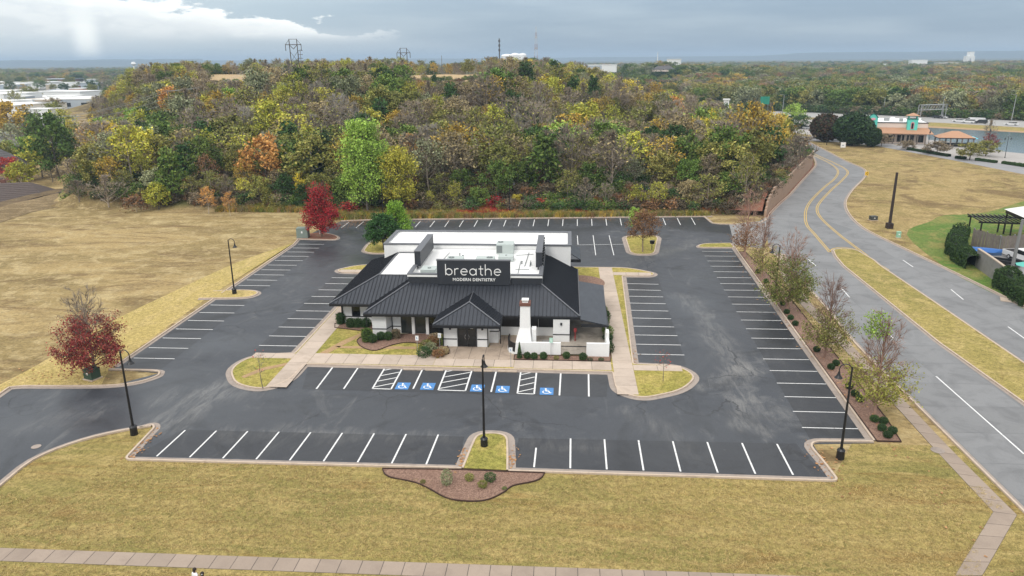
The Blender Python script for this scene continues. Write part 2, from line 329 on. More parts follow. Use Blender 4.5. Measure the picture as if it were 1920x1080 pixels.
# ------------------------------------------------------------------ mesh helpers
class MB:
    def __init__(s): s.v = []; s.f = []; s.m = []
    def add(s, vs, fs, mi=0):
        n = len(s.v); s.v += [tuple(v) for v in vs]; s.f += [tuple(i + n for i in f) for f in fs]; s.m += [mi] * len(fs); return s
    def box(s, x0, x1, y0, y1, z0, z1, mi=0):
        vs = [(x0, y0, z0), (x1, y0, z0), (x1, y1, z0), (x0, y1, z0), (x0, y0, z1), (x1, y0, z1), (x1, y1, z1), (x0, y1, z1)]
        return s.add(vs, [(3, 2, 1, 0), (4, 5, 6, 7), (0, 1, 5, 4), (1, 2, 6, 5), (2, 3, 7, 6), (3, 0, 4, 7)], mi)
    def loft(s, secs, mi=0, cap=True):       # sections: list of equal-length rings
        n = len(secs[0]); vs = [p for r in secs for p in r]; fs = []
        for i in range(len(secs) - 1):
            for j in range(n):
                k = (j + 1) % n; fs.append((i * n + j, i * n + k, (i + 1) * n + k, (i + 1) * n + j))
        if cap: fs.append(tuple(reversed(range(n)))); fs.append(tuple(range((len(secs) - 1) * n, len(secs) * n)))
        return s.add(vs, fs, mi)
    def tube(s, pts, rs, n=6, mi=0, cap=True):
        pts = [Vector(p) for p in pts]; secs = []
        if not isinstance(rs, (list, tuple)): rs = [rs] * len(pts)
        for i, p in enumerate(pts):
            d = (pts[min(i + 1, len(pts) - 1)] - pts[max(i - 1, 0)])
            if d.length < 1e-6: d = Vector((0, 0, 1))
            d.normalize(); a = Vector((1, 0, 0)) if abs(d.z) > .9 else Vector((0, 0, 1))
            u = d.cross(a).normalized(); w = d.cross(u)
            secs.append([p + (u * math.cos(2 * PI * k / n) + w * math.sin(2 * PI * k / n)) * rs[i] for k in range(n)])
        return s.loft(secs, mi, cap)
    def cyl(s, x, y, z0, z1, r0, r1=None, n=12, mi=0):
        return s.tube([(x, y, z0), (x, y, z1)], [r0, r0 if r1 is None else r1], n, mi)
    def poly(s, pts, mi=0):                  # planar polygon of 3d points, triangulated
        vs = [Vector(p) for p in pts]; tr = tessellate_polygon([vs])
        nrm = Vector((0, 0, 0))
        for t in tr: nrm += (vs[t[1]] - vs[t[0]]).cross(vs[t[2]] - vs[t[0]])
        fs = [tuple(t) if nrm.z >= 0 else tuple(reversed(t)) for t in tr]
        return s.add(vs, fs, mi)
    def slab(s, pts2, z0, z1, mi=0):         # extruded flat polygon
        ar = sum(pts2[i][0] * pts2[(i + 1) % len(pts2)][1] - pts2[(i + 1) % len(pts2)][0] * pts2[i][1] for i in range(len(pts2)))
        if ar < 0: pts2 = pts2[::-1]
        s.poly([(x, y, z1) for x, y in pts2], mi); n = len(pts2)
        s.add([(x, y, z0) for x, y in pts2] + [(x, y, z1) for x, y in pts2], [(i, (i + 1) % n, n + (i + 1) % n, n + i) for i in range(n)], mi)
        return s
    def ell(s, c, r, nu=12, nv=7, mi=0, jit=0, rng=None):
        vs = []; fs = []
        for i in range(nv + 1):
            t = PI * i / nv
            for j in range(nu):
                a = 2 * PI * j / nu; k = 1 + (rng.uniform(-jit, jit) if rng else 0)
                vs.append((c[0] + r[0] * math.sin(t) * math.cos(a) * k, c[1] + r[1] * math.sin(t) * math.sin(a) * k, c[2] + r[2] * math.cos(t) * k))
        for i in range(nv):
            for j in range(nu):
                k = (j + 1) % nu; fs.append((i * nu + j, (i + 1) * nu + j, (i + 1) * nu + k, i * nu + k))
        return s.add(vs, fs, mi)
    def mesh(s, name, mats):
        me = bpy.data.meshes.new(name); me.from_pydata(s.v, [], s.f)
        for m in (mats if isinstance(mats, (list, tuple)) else [mats]): me.materials.append(m)
        if any(s.m): me.polygons.foreach_set('material_index', s.m)
        me.update(); return me
    def build(s, name, mats, parent=None, **k): return obj(name, s.mesh(name, mats), parent, **k)
    def parts(s, name, mats, parent):        # one object per connected piece
        par = list(range(len(s.v)))
        def fd(a):
            while par[a] != a: par[a] = par[par[a]]; a = par[a]
            return a
        for f in s.f:
            for a in f[1:]: par[fd(a)] = fd(f[0])
        grp = {}
        for f, m_ in zip(s.f, s.m): grp.setdefault(fd(f[0]), []).append((f, m_))
        for fs in grp.values():
            q = MB(); ix = {}
            for f, m_ in fs:
                for a in f:
                    if a not in ix: ix[a] = len(q.v); q.v.append(s.v[a])
                q.f.append(tuple(ix[a] for a in f)); q.m.append(m_)
            q.build(name, mats, parent)
def tag(o, label=None, cat=None, group=None, kind=None):
    if label: o['label'] = label
    if cat: o['category'] = cat
    if group: o['group'] = group
    if kind: o['kind'] = kind
    return o
def obj(name, mesh, parent=None, loc=None, rot=None, scale=None, label=None, cat=None, group=None, kind=None, smooth_=False):
    o = bpy.data.objects.new(name, mesh); COL.objects.link(o)
    if parent: o.parent = parent
    if loc: o.location = loc
    if rot is not None: o.rotation_euler = (0, 0, rot) if isinstance(rot, (int, float)) else rot
    if scale is not None: o.scale = (scale,) * 3 if isinstance(scale, (int, float)) else scale
    if smooth_ and mesh: mesh.polygons.foreach_set('use_smooth', [True] * len(mesh.polygons))
    return tag(o, label, cat, group, kind)
def thing(name, label, cat, loc=(0, 0, 0), rot=0, group=None): return obj(name, None, None, loc, rot, None, label, cat, group)
def copy_tree(o, parent=None):
    c = o.copy(); COL.objects.link(c); c.parent = parent
    for ch in o.children: copy_tree(ch, c)
    return c
def fillet(pts, r, closed=True, n=5):
    """round polygon corners; pts may be (x,y) or (x,y,r)"""
    out = []; N = len(pts)
    for i in range(N):
        p = Vector(pts[i][:2]); rr = pts[i][2] if len(pts[i]) > 2 else r
        if not closed and i in (0, N - 1): out.append(tuple(p)); continue
        a = Vector(pts[i - 1][:2]); b = Vector(pts[(i + 1) % N][:2]); da, db = a - p, b - p
        t = min(rr, da.length * .48, db.length * .48)
        if t < .02: out.append(tuple(p)); continue
        pa = p + da.normalized() * t; pb = p + db.normalized() * t
        for k in range(n + 1):
            u = k / n; q = pa * (1 - u) ** 2 + p * 2 * u * (1 - u) + pb * u * u; out.append((q.x, q.y))
    return out
def spline(pts, n=6, closed=False):
    pts = [Vector(p[:2]) for p in pts]; N = len(pts); out = []
    for i in range(N if closed else N - 1):
        g = lambda k: pts[k % N] if closed else pts[max(0, min(N - 1, k))]
        p0, p1, p2, p3 = g(i - 1), g(i), g(i + 1), g(i + 2)
        for k in range(n):
            t = k / n; q = .5 * ((2 * p1) + (p2 - p0) * t + (2 * p0 - 5 * p1 + 4 * p2 - p3) * t * t + (3 * p1 - p0 - 3 * p2 + p3) * t ** 3); out.append((q.x, q.y))
    if not closed: out.append(tuple(pts[-1]))
    return out
def offs(pts, d, closed=False):
    """offset a polyline to its left by d"""
    N = len(pts); out = []
    for i in range(N):
        a = Vector(pts[i - 1] if closed or i else pts[i]); b = Vector(pts[(i + 1) % N] if closed or i < N - 1 else pts[i]); p = Vector(pts[i])
        t1 = (p - a).normalized() if (p - a).length > 1e-6 else (b - p).normalized()
        t2 = (b - p).normalized() if (b - p).length > 1e-6 else t1
        n1 = Vector((-t1.y, t1.x)); n2 = Vector((-t2.y, t2.x)); m = n1 + n2
        m = m.normalized() if m.length > 1e-6 else n1
        k = 1 / max(.5, m.dot(n1)); q = p + m * d * k; out.append((q.x, q.y))
    return out
def sweep(mb, pts, profile, closed=False, mi=0, zf=None):
    """profile: list of (offset to the left, z)"""
    rings = [offs(pts, o, closed) for o, z in profile]; N = len(pts); K = len(profile); vs = []
    for i in range(N):
        for k in range(K):
            q = rings[k][i]; vs.append((q[0], q[1], profile[k][1] + (zf(q[0], q[1]) if zf else 0)))
    fs = []
    for i in range(N if closed else N - 1):
        j = (i + 1) % N
        for k in range(K - 1): fs.append((i * K + k, j * K + k, j * K + k + 1, i * K + k + 1))
    return mb.add(vs, fs, mi)
KERBS = MB(); GUTS = MB()
def kerb(pts, left=True, closed=False, gutter=.42, w=.16, h=.15):
    """pts runs along the kerb face; the raised side is on the left (or right)"""
    s = 1 if left else -1
    pr = [(0, .0), (0, h), (s * w, h), (s * w, -.1)]
    sweep(KERBS, pts, pr, closed)
    if gutter: sweep(GUTS, pts, [(-s * gutter, .02), (-s * gutter, .036), (0, .034)], closed)
def PX(l, z=0.0): return [P(p[0], p[1], z) + tuple(p[2:]) for p in l]
def ss(t): t = max(0., min(1., t)); return t * t * (3 - 2 * t)

# ------------------------------------------------------------------ terrain
WALLPX = [(1441, 408), (1447, 398), (1462, 383), (1480, 366), (1500, 343), (1516, 325), (1525, 314), (1526, 306), (1521, 296)]
WALLL = spline(PX(WALLPX), 4)
_wy = [p[1] for p in WALLL]; _wx = [p[0] for p in WALLL]
def xr_(y):
    if y < _wy[0]: return _wx[0] - (_wy[0] - y) * .2
    if y > _wy[-1]: return min(_wx[-1] + (y - _wy[-1]) * .16, 92)
    return float(np.interp(y, _wy, _wx))
def xl_(y): return -92 - max(0, y - 80) * .62
def y0_(x): return 75.5 + (0 if x > -34 else min(6, (-34 - x) * .09))
from mathutils import noise as mn
def terr(x, y):
    h = 0.0
    if y > 70 and x < 96 and y < 480:
        d = y - y0_(x); xr = xr_(y) - 4.6
        if d > 0 and xl_(y) - 1 < x < xr:
            n = mn.noise(Vector((x * .02, y * .02, 0))) * 2.0 + mn.noise(Vector((x * .07, y * .07, 3))) * .7
            a = ss(d / 125) * .72 + ss(d / 14) * .06 + ss(d / 320) * .22
            e = ss((x - xl_(y) + 4) / 42) * ss((xr - x + 6) / 105) * ss((480 - y) / 130)
            h = 21.3 * a * e + n * ss(d / 30) * e
            if 74 < y < 172: h = max(h, 3.6 * ss((xr + .01 - x) / 1.5) * ss((y - 76) / 14) * ss((172 - y) / 24))
    for (bx, by, br, bh) in BUMPS:
        d2 = ((x - bx) ** 2 + (y - by) ** 2) / br ** 2
        if d2 < 9: h += bh * math.exp(-d2)
    if x < -96 and y < 260: h -= 5.0 * ss((-96 - x) / 45) * ss((y-20) / 50) * ss((260 - y) / 60) 
    return h
BUMPS = []
for bp, D, br, bh in (((955, 108), 980, 90, 22), ((1225, 112), 800, 75, 11), ((1330,112), 950, 120, 9)):
    a, b, d = ray(*bp); t = D / math.hypot(a, b); BUMPS.append((CX + a * t, CY + b * t, br, bh))
def ground_hit(px, py):
    a, b, d = ray(px, py); k = 1 / math.hypot(a, b); t = 40 * k
    while t < 2500 * k:
        x, y, z = CX + a * t, CY + b * t, CAMH + d * t
        if z <= terr(x, y): return x, y, terr(x, y)
        t += .8 * k
    return None

def axis(segs):
    out = []
    for a, b, st in segs: out += list(np.arange(a, b, st))
    return out + [segs[-1][1]]
def ground_mesh():
    xs = axis([(-9000, -3000, 1500), (-3000, -700, 230), (-700, -260, 40), (-260, -130, 12), (-130, 100, 3.5), (100, 300, 12), (300, 900, 40), (900, 3000, 210), (3000, 9000, 1500)])
    ys = axis([(-400, -80, 40), (-80, 60, 10), (60, 180, 3), (180, 480, 7), (480, 1300, 26), (1300, 4000, 200), (4000, 13000, 1500)])
    nx, ny = len(xs), len(ys)
    vs = []; hill = []
    for y in ys:
        for x in xs:
            z = terr(x, y)
            vs.append((x, y, z)); f = 0.0
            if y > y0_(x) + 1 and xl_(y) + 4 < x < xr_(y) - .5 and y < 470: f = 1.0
            if y > 520 and (abs(x) > 0): f = max(f, .0)
            hill.append(f)
    fs = [(j * nx + i, j * nx + i + 1, (j + 1) * nx + i + 1, (j + 1) * nx + i) for j in range(ny - 1) for i in range(nx - 1)]
    me = bpy.data.meshes.new('ground'); me.from_pydata(vs, [], fs)
    at = me.attributes.new('wood', 'FLOAT', 'POINT'); at.data.foreach_set('value', hill)
    me.polygons.foreach_set('use_smooth', [True] * len(fs))
    g = NT('ground_cover', .95); g.b.inputs['Specular IOR Level'].default_value = .15
    a = nd(g.t, 'ShaderNodeAttribute'); a.attribute_name = 'wood'
    v = g.vec(); sep = nd(g.t, 'ShaderNodeSeparateXYZ'); g.L(v, sep.inputs[0])
    nb = g.noise(g.vec(scale=(.7, 2.4, 1), rot=-.35), .04, 6, .65, 1); nm = g.noise(v, .35, 5, .65, .8); nf = g.noise(v, 2.4, 6, .75, .5)
    field = g.mix(g.sm(nb, .36, .64), (.385, .285, .135), (.25, .188, .085)); field = g.mix(g.sm(nm, .45, .68), field, (.44, .345, .185))
    field = g.mix(g.ma('MULTIPLY', g.sm(g.noise(g.vec(scale=(.7, 2.4, 1), rot=-.35), .075, 7, .75, 1.2), .48, .66), .85), field, (.165, .11, .055))
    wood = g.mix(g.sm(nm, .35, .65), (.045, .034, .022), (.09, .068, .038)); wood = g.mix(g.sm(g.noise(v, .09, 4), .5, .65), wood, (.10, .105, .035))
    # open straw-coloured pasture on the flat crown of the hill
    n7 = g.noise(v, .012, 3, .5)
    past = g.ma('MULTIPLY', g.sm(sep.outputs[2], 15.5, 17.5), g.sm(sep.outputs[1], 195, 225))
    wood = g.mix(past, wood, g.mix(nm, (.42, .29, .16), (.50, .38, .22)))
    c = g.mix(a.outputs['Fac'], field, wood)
    # the plain beyond: woods, pasture and built-up patches
    pf = g.noise(g.vec(scale=(1, .5, 1)), .006, 6, .62); pl = g.mix(g.sm(pf, .40, .60), (.055, .07, .035), (.13, .12, .065))
    pl = g.mix(g.sm(g.noise(g.vec(scale=(1, .4, 1)), .011, 5, .6), .62, .68), pl, (.24, .21, .16))
    far = g.sm(sep.outputs[1], 395, 470)
    c = g.mix(far, c, pl)
    c = g.mix(1.0, c, g.mix(g.sm(nf, .3, .7), (.7, .7, .68), (1.25, 1.24, 1.2)), 'MULTIPLY')
    g.col(c); g.bump(nf, .8, .06)
    me.materials.append(g.m)
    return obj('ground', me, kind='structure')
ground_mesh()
def sheet(name, pts, mat, z, kind='structure', parent=None, **k):
    return MB().poly([(p[0], p[1], z) for p in pts]).build(name, mat, parent, kind=kind, **k)
# mown verge between the rough field and the lot, and the front lawn
VERGE = spline(PX([(-300, 890), (-60, 752), (60, 690), (150, 636), (230, 592), (340, 540), (450, 490), (560, 452), (575, 446)]), 5)
sheet('verge', VERGE + PX([(560, 450), (392, 556), (205, 692), (190, 722), (30, 726), (-150, 860)]), STRIP, .008)
FL = [(-60, -75), (40, -75), (40.9, -60), (40.9, -13.3)] + [(37.3, -13.3), (33, -13.2), (29.6, -18.9), (-23, -18.9), (-23.2, -13)] + PX([(262, 803), (130, 834), (60, 864), (0, 912)]) + [(-60, -30)]
sheet('lawn', FL, LAWN, .012)
# brown bare track at the far left
BROWNG = grass_mat('brown_grass', (.25, .185, .11), (.19, .14, .08), (.31, .235, .14), None)
sheet('dirt_track', spline(PX([(-60, 412), (0, 386), (60, 374), (110, 362), (135, 372), (120, 385), (60, 398), (0, 418), (-60, 440)]), 4, True), BROWNG, .0)\
    .location.z = .02
sheet('dirt_bank', spline(PX([(-60, 395), (0, 379), (70, 362), (112, 354), (118, 358), (70, 370), (0, 388), (-60, 405)]), 4, True), grass_mat('dark_brown_grass', (.16, .115, .075), (.12, .09, .06), (.2, .15, .09), None), .028)

# ------------------------------------------------------------------ car park
lotout = PX([(-330, 1230), (-120, 1010), (0, 911), (60, 864), (130, 834), (200, 814), (262, 803), (290, 799)])
LOT = lotout + [(-22.9, -18.75), (2.9, -18.6), (6.3, -18.7), (29.75, -18.75), (29.9, -13.6), (34.7, -13.2), (34.65, -11), (37.1, 50), (37.2, 53)] + \
    [(42.5, 56), (46, 60), (46.5, 72), (44.6, 72)] + PX([(1437, 412), (1425, 419), (1375, 421), (1336, 419.5), (1321, 407.6)]) + \
    [(37.6, 74.6), (-26, 69.6), (-31.9, 68.4)] + PX([(600, 430), (560, 449)]) + [(-34.3, 50), (-34.3, 23), (-34.2, 20.5), (-34.2, -2)] + \
    PX([(205, 692), (298, 700), (200, 726), (30, 727), (0, 741), (-150, 830)])
lot = MB().poly([(p[0], p[1], .02) for p in LOT]).build('parking_lot', ASPH, kind='structure')
def bay(poly):  # darker sealed strips where the cars stand
    return MB().poly([(p[0], p[1], .026) for p in poly]).build('sealed_bay', SEAL, lot)
bay([(-22.6, -18.3), (2.6, -18.2), (2.4, -13.9), (-21.0, -14.0)]); bay([(6.6, -18.3), (29.3, -18.4), (28.6, -13.6), (6.8, -13.9)])
bay([(29.9, -12.9), (34.3, -12.9), (36.6, 48.6), (31.9, 48.6)]); bay([(-33.8, -1.8), (-33.8, 20.0), (-29.6, 20.0), (-29.4, -1.8)])
bay([(-15.0, -.5), (14.6, -.9), (14.2, -5.9), (-13.8, -5.7)]); bay([(17.7, 1.8), (22.4, 1.8), (23.2, 32.4), (18.3, 32.4)])
bay([(-33.8, 23.6), (-33.8, 49.6), (-29.6, 49.6), (-29.6, 23.6)]); bay([(-22.1, 3.1), (-17.9, 3.1), (-17.9, 32.6), (-22.1, 32.6)])
LINES = 0
def line(a, b, w=.13, mat=None, name='parking_line', parent=None, z=.034):
    a, b = Vector(a), Vector(b); d = (b - a).normalized(); n = Vector((-d.y, d.x)) * w / 2
    return MB().poly([(*(a + n), z), (*(b + n), z), (*(b - n), z), (*(a - n), z)]).build(name, mat or PAINTW, parent or lot)
for i in range(9): line((-20.89 + i * 2.625, -18.35), (-20.75 + i * 2.625, -14.1 + .05 * i))
for i in range(8): line((8.21 + i * 2.69, -18.3), (8.25 + i * 2.69, -15.4 if i == 0 else -13.75))
for i in range(21): line((29.85 + i * .093, -10.85 + i * 2.93), (34.3 + i * .105, -10.83 + i * 2.93), .11)
for i in range(7): line((-33.75, .8 + i * 2.88), (-29.4, .8 + i * 2.88), .12)
for i in range(10): line((-33.75, 26.5 + i * 2.62), (-29.4, 26.5 + i * 2.62), .12)
for i in range(10): line((-22.2, 4.9 + i * 2.87), (-17.95, 4.92 + i * 2.87), .12)
for i in range(10): line((17.75 + .03 * i, 4.45 + i * 2.8), (22.6 + .03 * i, 4.45 + i * 2.78), .12)
for i in range(25): line(P(640 + 27.65 * i, 427.5 - .24 * i), P(655 + 26.72 * i, 416.3 - .33 * i), .13)
for a, b in (((1082.5, 442), (1083.7, 459)), ((1112, 441.6), (1117, 479)), ((1142, 441.6), (1151, 479)), ((1084, 459.5), (1175, 458.2))): line(P(*a), P(*b), .12)
for a, b in (((-12.49, -5.6), (-12.5, -.35)), ((-9.95, -5.45), (-9.95, -.3)), ((-3.52, -5.1), (-3.5, -.3)), ((3.74, -5.4), (3.78, -.2)), ((9.97, -5.8), (10.05, -.5)), ((12.61, -5.9), (12.72, -.7))): line(a, b, .15)
def aisle(x0, x1, y0, y1):
    line((x0, y0), (x0 + .02, y1), .15); line((x1, y0 - .03), (x1 + .02, y1), .15); line((x0, y0), (x1, y0 - .03), .15)
    for k in range(4):
        yy = y0 + .35 + k * 1.3; line((x0 + .08, yy), (x1 - .08, yy + .95 * min(1.3, (x1 - x0) / 1.8)), .13)
aisle(-7.3, -5.55, -5.25, -.1); aisle(-1.16, 1.36, -5.25, -.15); aisle(6.16, 7.68, -5.6, -.3)
def symbol(cx, cy):
    o = MB().box(cx - .62, cx + .62, cy - .75, cy + .75, .036, .042).build('accessible_marking', PAINTB, lot)
    m = MB(); z = .048
    zc = [z]
    def st(pts, w=.10):
        zc[0] += .003; a, b = offs(pts, w / 2), offs(pts, -w / 2); n = len(pts)
        m.add([(cx + p[0], cy + p[1], zc[0]) for p in a] + [(cx + p[0], cy + p[1], zc[0]) for p in b], [(n + i, n + i + 1, i + 1, i) for i in range(n - 1)])
    m.poly([(cx - .1 + .10 * math.cos(k * PI / 5), cy + .50 + .10 * math.sin(k * PI / 5), z) for k in range(10)])
    st([(-.1, .40), (-.06, .0), (.18, 0.0), (.32, -.38), (.44, -.34)], .11); st([(-.07, .22), (.16, .20)], .08)
    st([(-.04 + .31 * math.cos(a), -.20 + .31 * math.sin(a)) for a in [R(x) for x in range(125, 345, 20)]], .09)
    m.build('wheelchair_symbol', BWHITE, o)
for cx, cy in ((-4.6, -4.55), (-2.25, -4.5), (2.4, -4.65), (4.75, -4.8), (8.8, -5.0)): symbol(cx, cy)

# outer kerbs
kerb(spline(lotout[:8], 3)[:-1], left=False)
tipL = fillet(PX([(262, 803), (288, 796, 1.3), (292, 803, 1.0)]) + [(-23.0, -18.95, .5), (2.85, -18.75)], .8, False)
kerb(tipL, left=False)
NOSE = fillet([(2.85, -18.85), (3.1, -15.6, 1.5), (3.35, -13.3, 1.6), (5.85, -13.3, 1.6), (6.1, -15.6, 1.5), (6.35, -18.95)], 1.4, False)
kerb(NOSE, left=False, gutter=.55)
sheet('island_lawn', offs(NOSE, -.14), ISLG, .12)
kerb(fillet([(6.35, -18.9), (29.9, -18.95, .4), (29.75, -16.5, .8), (29.35, -13.1, 1.6), (34.7, -12.95, .6)], .8, False), left=False, gutter=.45)
kerb([(34.72, -12.9), (36.1, 22), (37.2, 50.0)], left=False, gutter=.5)
kerb(fillet([P(1321, 407), P(1336, 420) + (1.5,), P(1375, 421.5), P(1425, 419.5) + (2,), P(1438, 411) + (1.5,), P(1441, 402)], 2, False), left=False, gutter=.35)
kerb([(-31.9, 68.5), (-26, 69.8), (38.2, 74.9)], left=True, gutter=.4)
kerb(fillet(PX([(560, 449)]) + [(-34.35, 49.5, .4), (-34.35, 22.7)], .4, False), left=False, gutter=.35)
ti = fillet([(-36.2, 24.2)] + [(-34.3, 23.4, .3)] + PX([(400, 559, 1), (470, 559, 1.5), (486, 551, 1.2), (470, 545, 1.2)]) + [(-34.6, 23.2)], .6, False)
isl = spline(PX([(372, 561), (440, 560), (468, 558), (484, 551), (474, 546), (440, 545), (400, 547)]), 5)
kerb(isl, left=True, gutter=.4)
sheet('island_lawn', isl, STRIP, .12)
kerb([(-34.35, 20.3), (-34.3, -1.6)], left=False, gutter=.35)
li = spline(PX([(-150, 850), (0, 741), (30, 727), (100, 726), (200, 725), (255, 719), (290, 709), (300, 702), (290, 696), (205, 694)]), 4)
kerb(li, left=True, gutter=.4)
ri = spline(PX([(557, 449), (600, 450), (628, 450), (634, 446), (625, 441), (603, 437)]), 5)
kerb(ri, left=True, gutter=.35); sheet('leafy_bed', ri + PX([(560, 440)]), LITTER, .13)

# free islands
def island(pts, r, mat=ISLG, name='island_lawn', gut=.42, z=.13):
    q = fillet(pts, r); ar = sum(q[i][0] * q[(i + 1) % len(q)][1] - q[(i + 1) % len(q)][0] * q[i][1] for i in range(len(q)))
    if ar < 0: q = q[::-1]
    kerb(q, left=True, closed=True, gutter=gut); MB().poly([(x, y, z) for x, y in q]).build(name, mat, kind='structure'); return q
island(PX([(1172, 446), (1182, 442.5), (1224, 441.6), (1234, 446), (1228, 474), (1221, 478), (1192, 478), (1181, 474)]), 1.2, gut=.6)
island([(31.1, 49.9, 1.6), (32.4, 52.6, 1.6), (37.3, 53.2, .5), (37.2, 50.1, .3)], 1.0, gut=.3)
island(PX([(680, 473), (690, 459), (706, 447), (738, 443), (745, 474), (704, 477)]), 1.5)
BI = [(-15.5, -.05, .3), (-15.6, -4.0, 1.5), (-17.3, -6.2, 2.0), (-20.4, -5.2, 2.4), (-22.6, -1.6, 2.0), (-21.8, 1.9, 1.8), (-17.55, 2.75, .3), (-17.45, 33.0, .3), (-21.6, 33.2, .8), (-22.6, 34.4, .8), (-20.6, 37.0, 1.5), (-15, 38.4, 1),
      (12, 37.4, .5), (19.6, 37.4, 2), (23.0, 34.6, .9), (22.4, 33.2, .7), (18.35, 33.1, .3), (17.25, 1.7, .3), (21.6, 1.5, 1.8), (23.0, -1.0, 1.8), (21.2, -4.3, 2), (17.2, -6.3, 2), (15.1, -4.6, 1.2), (15.0, -.45, .3)]
BIq = island(BI, .6, ISLG, 'building_island', .5)

# pavements made of separate slabs
rs = random.Random(5)
def paving(name, rects, mat=WALK, z=.15, step=1.5):
    """rects: (x0,x1,y0,y1, along) -> parent with one slab object per slab"""
    base = MB()
    for r in rects: base.box(r[0] + .02, r[1] - .02, r[2] + .02, r[3] - .02, z - .05, z - .012)
    par = base.build(name, JOINT, kind='structure')
    for x0, x1, y0, y1, ax in rects:
        L_ = (x1 - x0) if ax == 'x' else (y1 - y0); n = max(1, round(L_ / step)); s = L_ / n
        for i in range(n):
            g = .018; dz = rs.uniform(-.004, .004)
            if ax == 'x': MB().box(x0 + i * s + g, x0 + (i + 1) * s - g, y0 + g, y1 - g, z - .04, z + dz).build('paving_slab', mat, par)
            else: MB().box(x0 + g, x1 - g, y0 + i * s + g, y0 + (i + 1) * s - g, z - .04, z + dz).build('paving_slab', mat, par)
    return par
paving('pavement', [(-15.3, -2.6, .15, 2.75, 'x'), (-2.6, 5.4, .15, 2.0, 'x'), (5.4, 15.0, -.1, 2.0, 'x'), (-17.3, -15.3, -5.6, 33.2, 'y'), (15.15, 17.1, -5.5, 37.2, 'y'),
                    (-21.6, -17.3, 1.25, 2.6, 'x'), (17.1, 21.8, .0, 1.35, 'x'), (-22.0, -17.4, 33.35, 34.6, 'x'), (17.1, 22.4, 33.35, 34.8, 'x')], step=1.9)
paving('entrance_paving', [(-4.6, -2.35, 2.78, 5.38, 'x'), (-2.35, 5.3, 2.02, 5.38, 'x'), (2.45, 5.3, 5.4, 8.9, 'x')], z=.145, step=1.5, mat=conc_mat('stained_concrete', (.44, .345, .265), (.24, .185, .14), .5, amt=.9))
patio = MB().box(5.4, 15.0, 3.67, 20.5, .1, .146).build('patio_floor', conc_mat('patio_concrete', (.42, .37, .31), (.20, .17, .14), .5, amt=.9), kind='structure')
# footpaths across the front and along the road
def path_slabs(name, A, B, n, mat=PATHC, z=.03):
    """A and B: the path's two edges as polylines, n slabs"""
    def at(pl, t):
        d = [0]
        for p, q in zip(pl, pl[1:]): d.append(d[-1] + math.dist(p, q))
        s = t * d[-1]
        for i in range(len(pl) - 1):
            if s <= d[i + 1] + 1e-9:
                k = (s - d[i]) / (d[i + 1] - d[i]); return Vector(pl[i]).lerp(Vector(pl[i + 1]), k)
        return Vector(pl[-1])
    base = MB(); par = base.slab([tuple(p) for p in A] + [tuple(p) for p in B[::-1]], -.05, z - .012).build(name, JOINT, kind='structure')
    for i in range(n):
        a0, a1, b0, b1 = at(A, i / n), at(A, (i + 1) / n), at(B, i / n), at(B, (i + 1) / n)
        c = (a0 + a1 + b0 + b1) / 4; g = lambda p: tuple(c + (p - c) * (1 - .028 / max(.3, (p - c).length)))
        MB().slab([g(a0), g(a1), g(b1), g(b0)], -.04, z + rs.uniform(-.003, .004)).build('paving_slab', mat, par)
    return par
path_slabs('front_footpath', [(-42, -29.95), (22.5, -29.55), (36, -29.5)], [(-42, -31.2), (22.5, -30.8), (36, -30.75)], 60)
path_slabs('kerbside_footpath', [P(1790, 1080), P(1862, 960)], [P(1842, 1080), P(1907, 966)], 5)
path_slabs('roadside_footpath', [P(1862, 960), (38.95, -14), (39.3, 8.0), (39.2, 21.9), (40.2, 34), (43, 47)], [P(1907, 966), (40.2, -14), (40.5, 8.0), (40.6, 22), (41.5, 34), (44.2, 46.5)], 44)
path_slabs('link_path', [(36.6, 8.9), (40.7, 9.1)], [(36.6, 8.2), (40.7, 8.3)], 3)

# mulch beds with dark edging
def bed(name, pts, z=.14, mat=MULCH, edge=True, closed=True):
    sheet(name, pts, mat, z)
    if edge: sweep(EDGE, pts + pts[:1], [(.03, z - .12), (.03, z + .07), (-.03, z + .07), (-.03, z - .12)])
EDGE = MB()
bed('mulch_bed', spline(PX([(717, 880), (722, 890), (736, 897), (775, 905), (802, 916), (835, 934), (862, 940), (897, 941), (921, 936), (945, 924), (962, 912), (1000, 904), (1015, 897), (1021, 888)]), 4) + [(6.5, -19.1), (2.8, -19.0)], z=.05)
bed('mulch_bed', [(35.0, -12.9), (36.85, -12.9), (37.3, -9), (38.0, 8), (38.5, 22), (38.6, 36), (38.3, 47.5), (37.35, 47.5), (36.3, 22)], z=.06)
bed('mulch_bed', spline(PX([(672, 636), (672, 646), (686, 655), (706, 658), (735, 648), (765, 643), (796, 648), (806, 662), (842, 664), (832, 640), (806, 625), (750, 628), (700, 626)], .1), 3, True), .15)
bed('mulch_bed', [(-16.0, 11.8), (-15.6, 10.4), (-12.6, 9.6), (-10.6, 10.2), (-10.6, 12.0)], .15)
bed('mulch_bed', [(5.3, 2.05), (14.95, 2.05), (15.1, 3.3), (14.95, 20), (14.85, 20), (14.8, 3.35), (5.3, 3.35)], .152)
sheet('mulch_bed', spline([(12.2, 26), (15.2, 27.5), (15.6, 30.5), (14, 32.6), (11.5, 32.4)], 4, True), MULCH, .15)
EDGE.build('bed_edging', pmat('edging', (.05, .025, .018), .9), kind='structure')
# freshly filled trenches in the island lawns
for q in ([(596, 664), (612, 664), (684, 626), (678, 624), (640, 640)], [(628, 649), (640, 653), (780, 655), (780, 650), (690, 649)], [(452, 706), (458, 709), (497, 694), (547, 683), (540, 680), (490, 690)]):
    sheet('filled_trench', PX(q, .13), SOIL, .143)

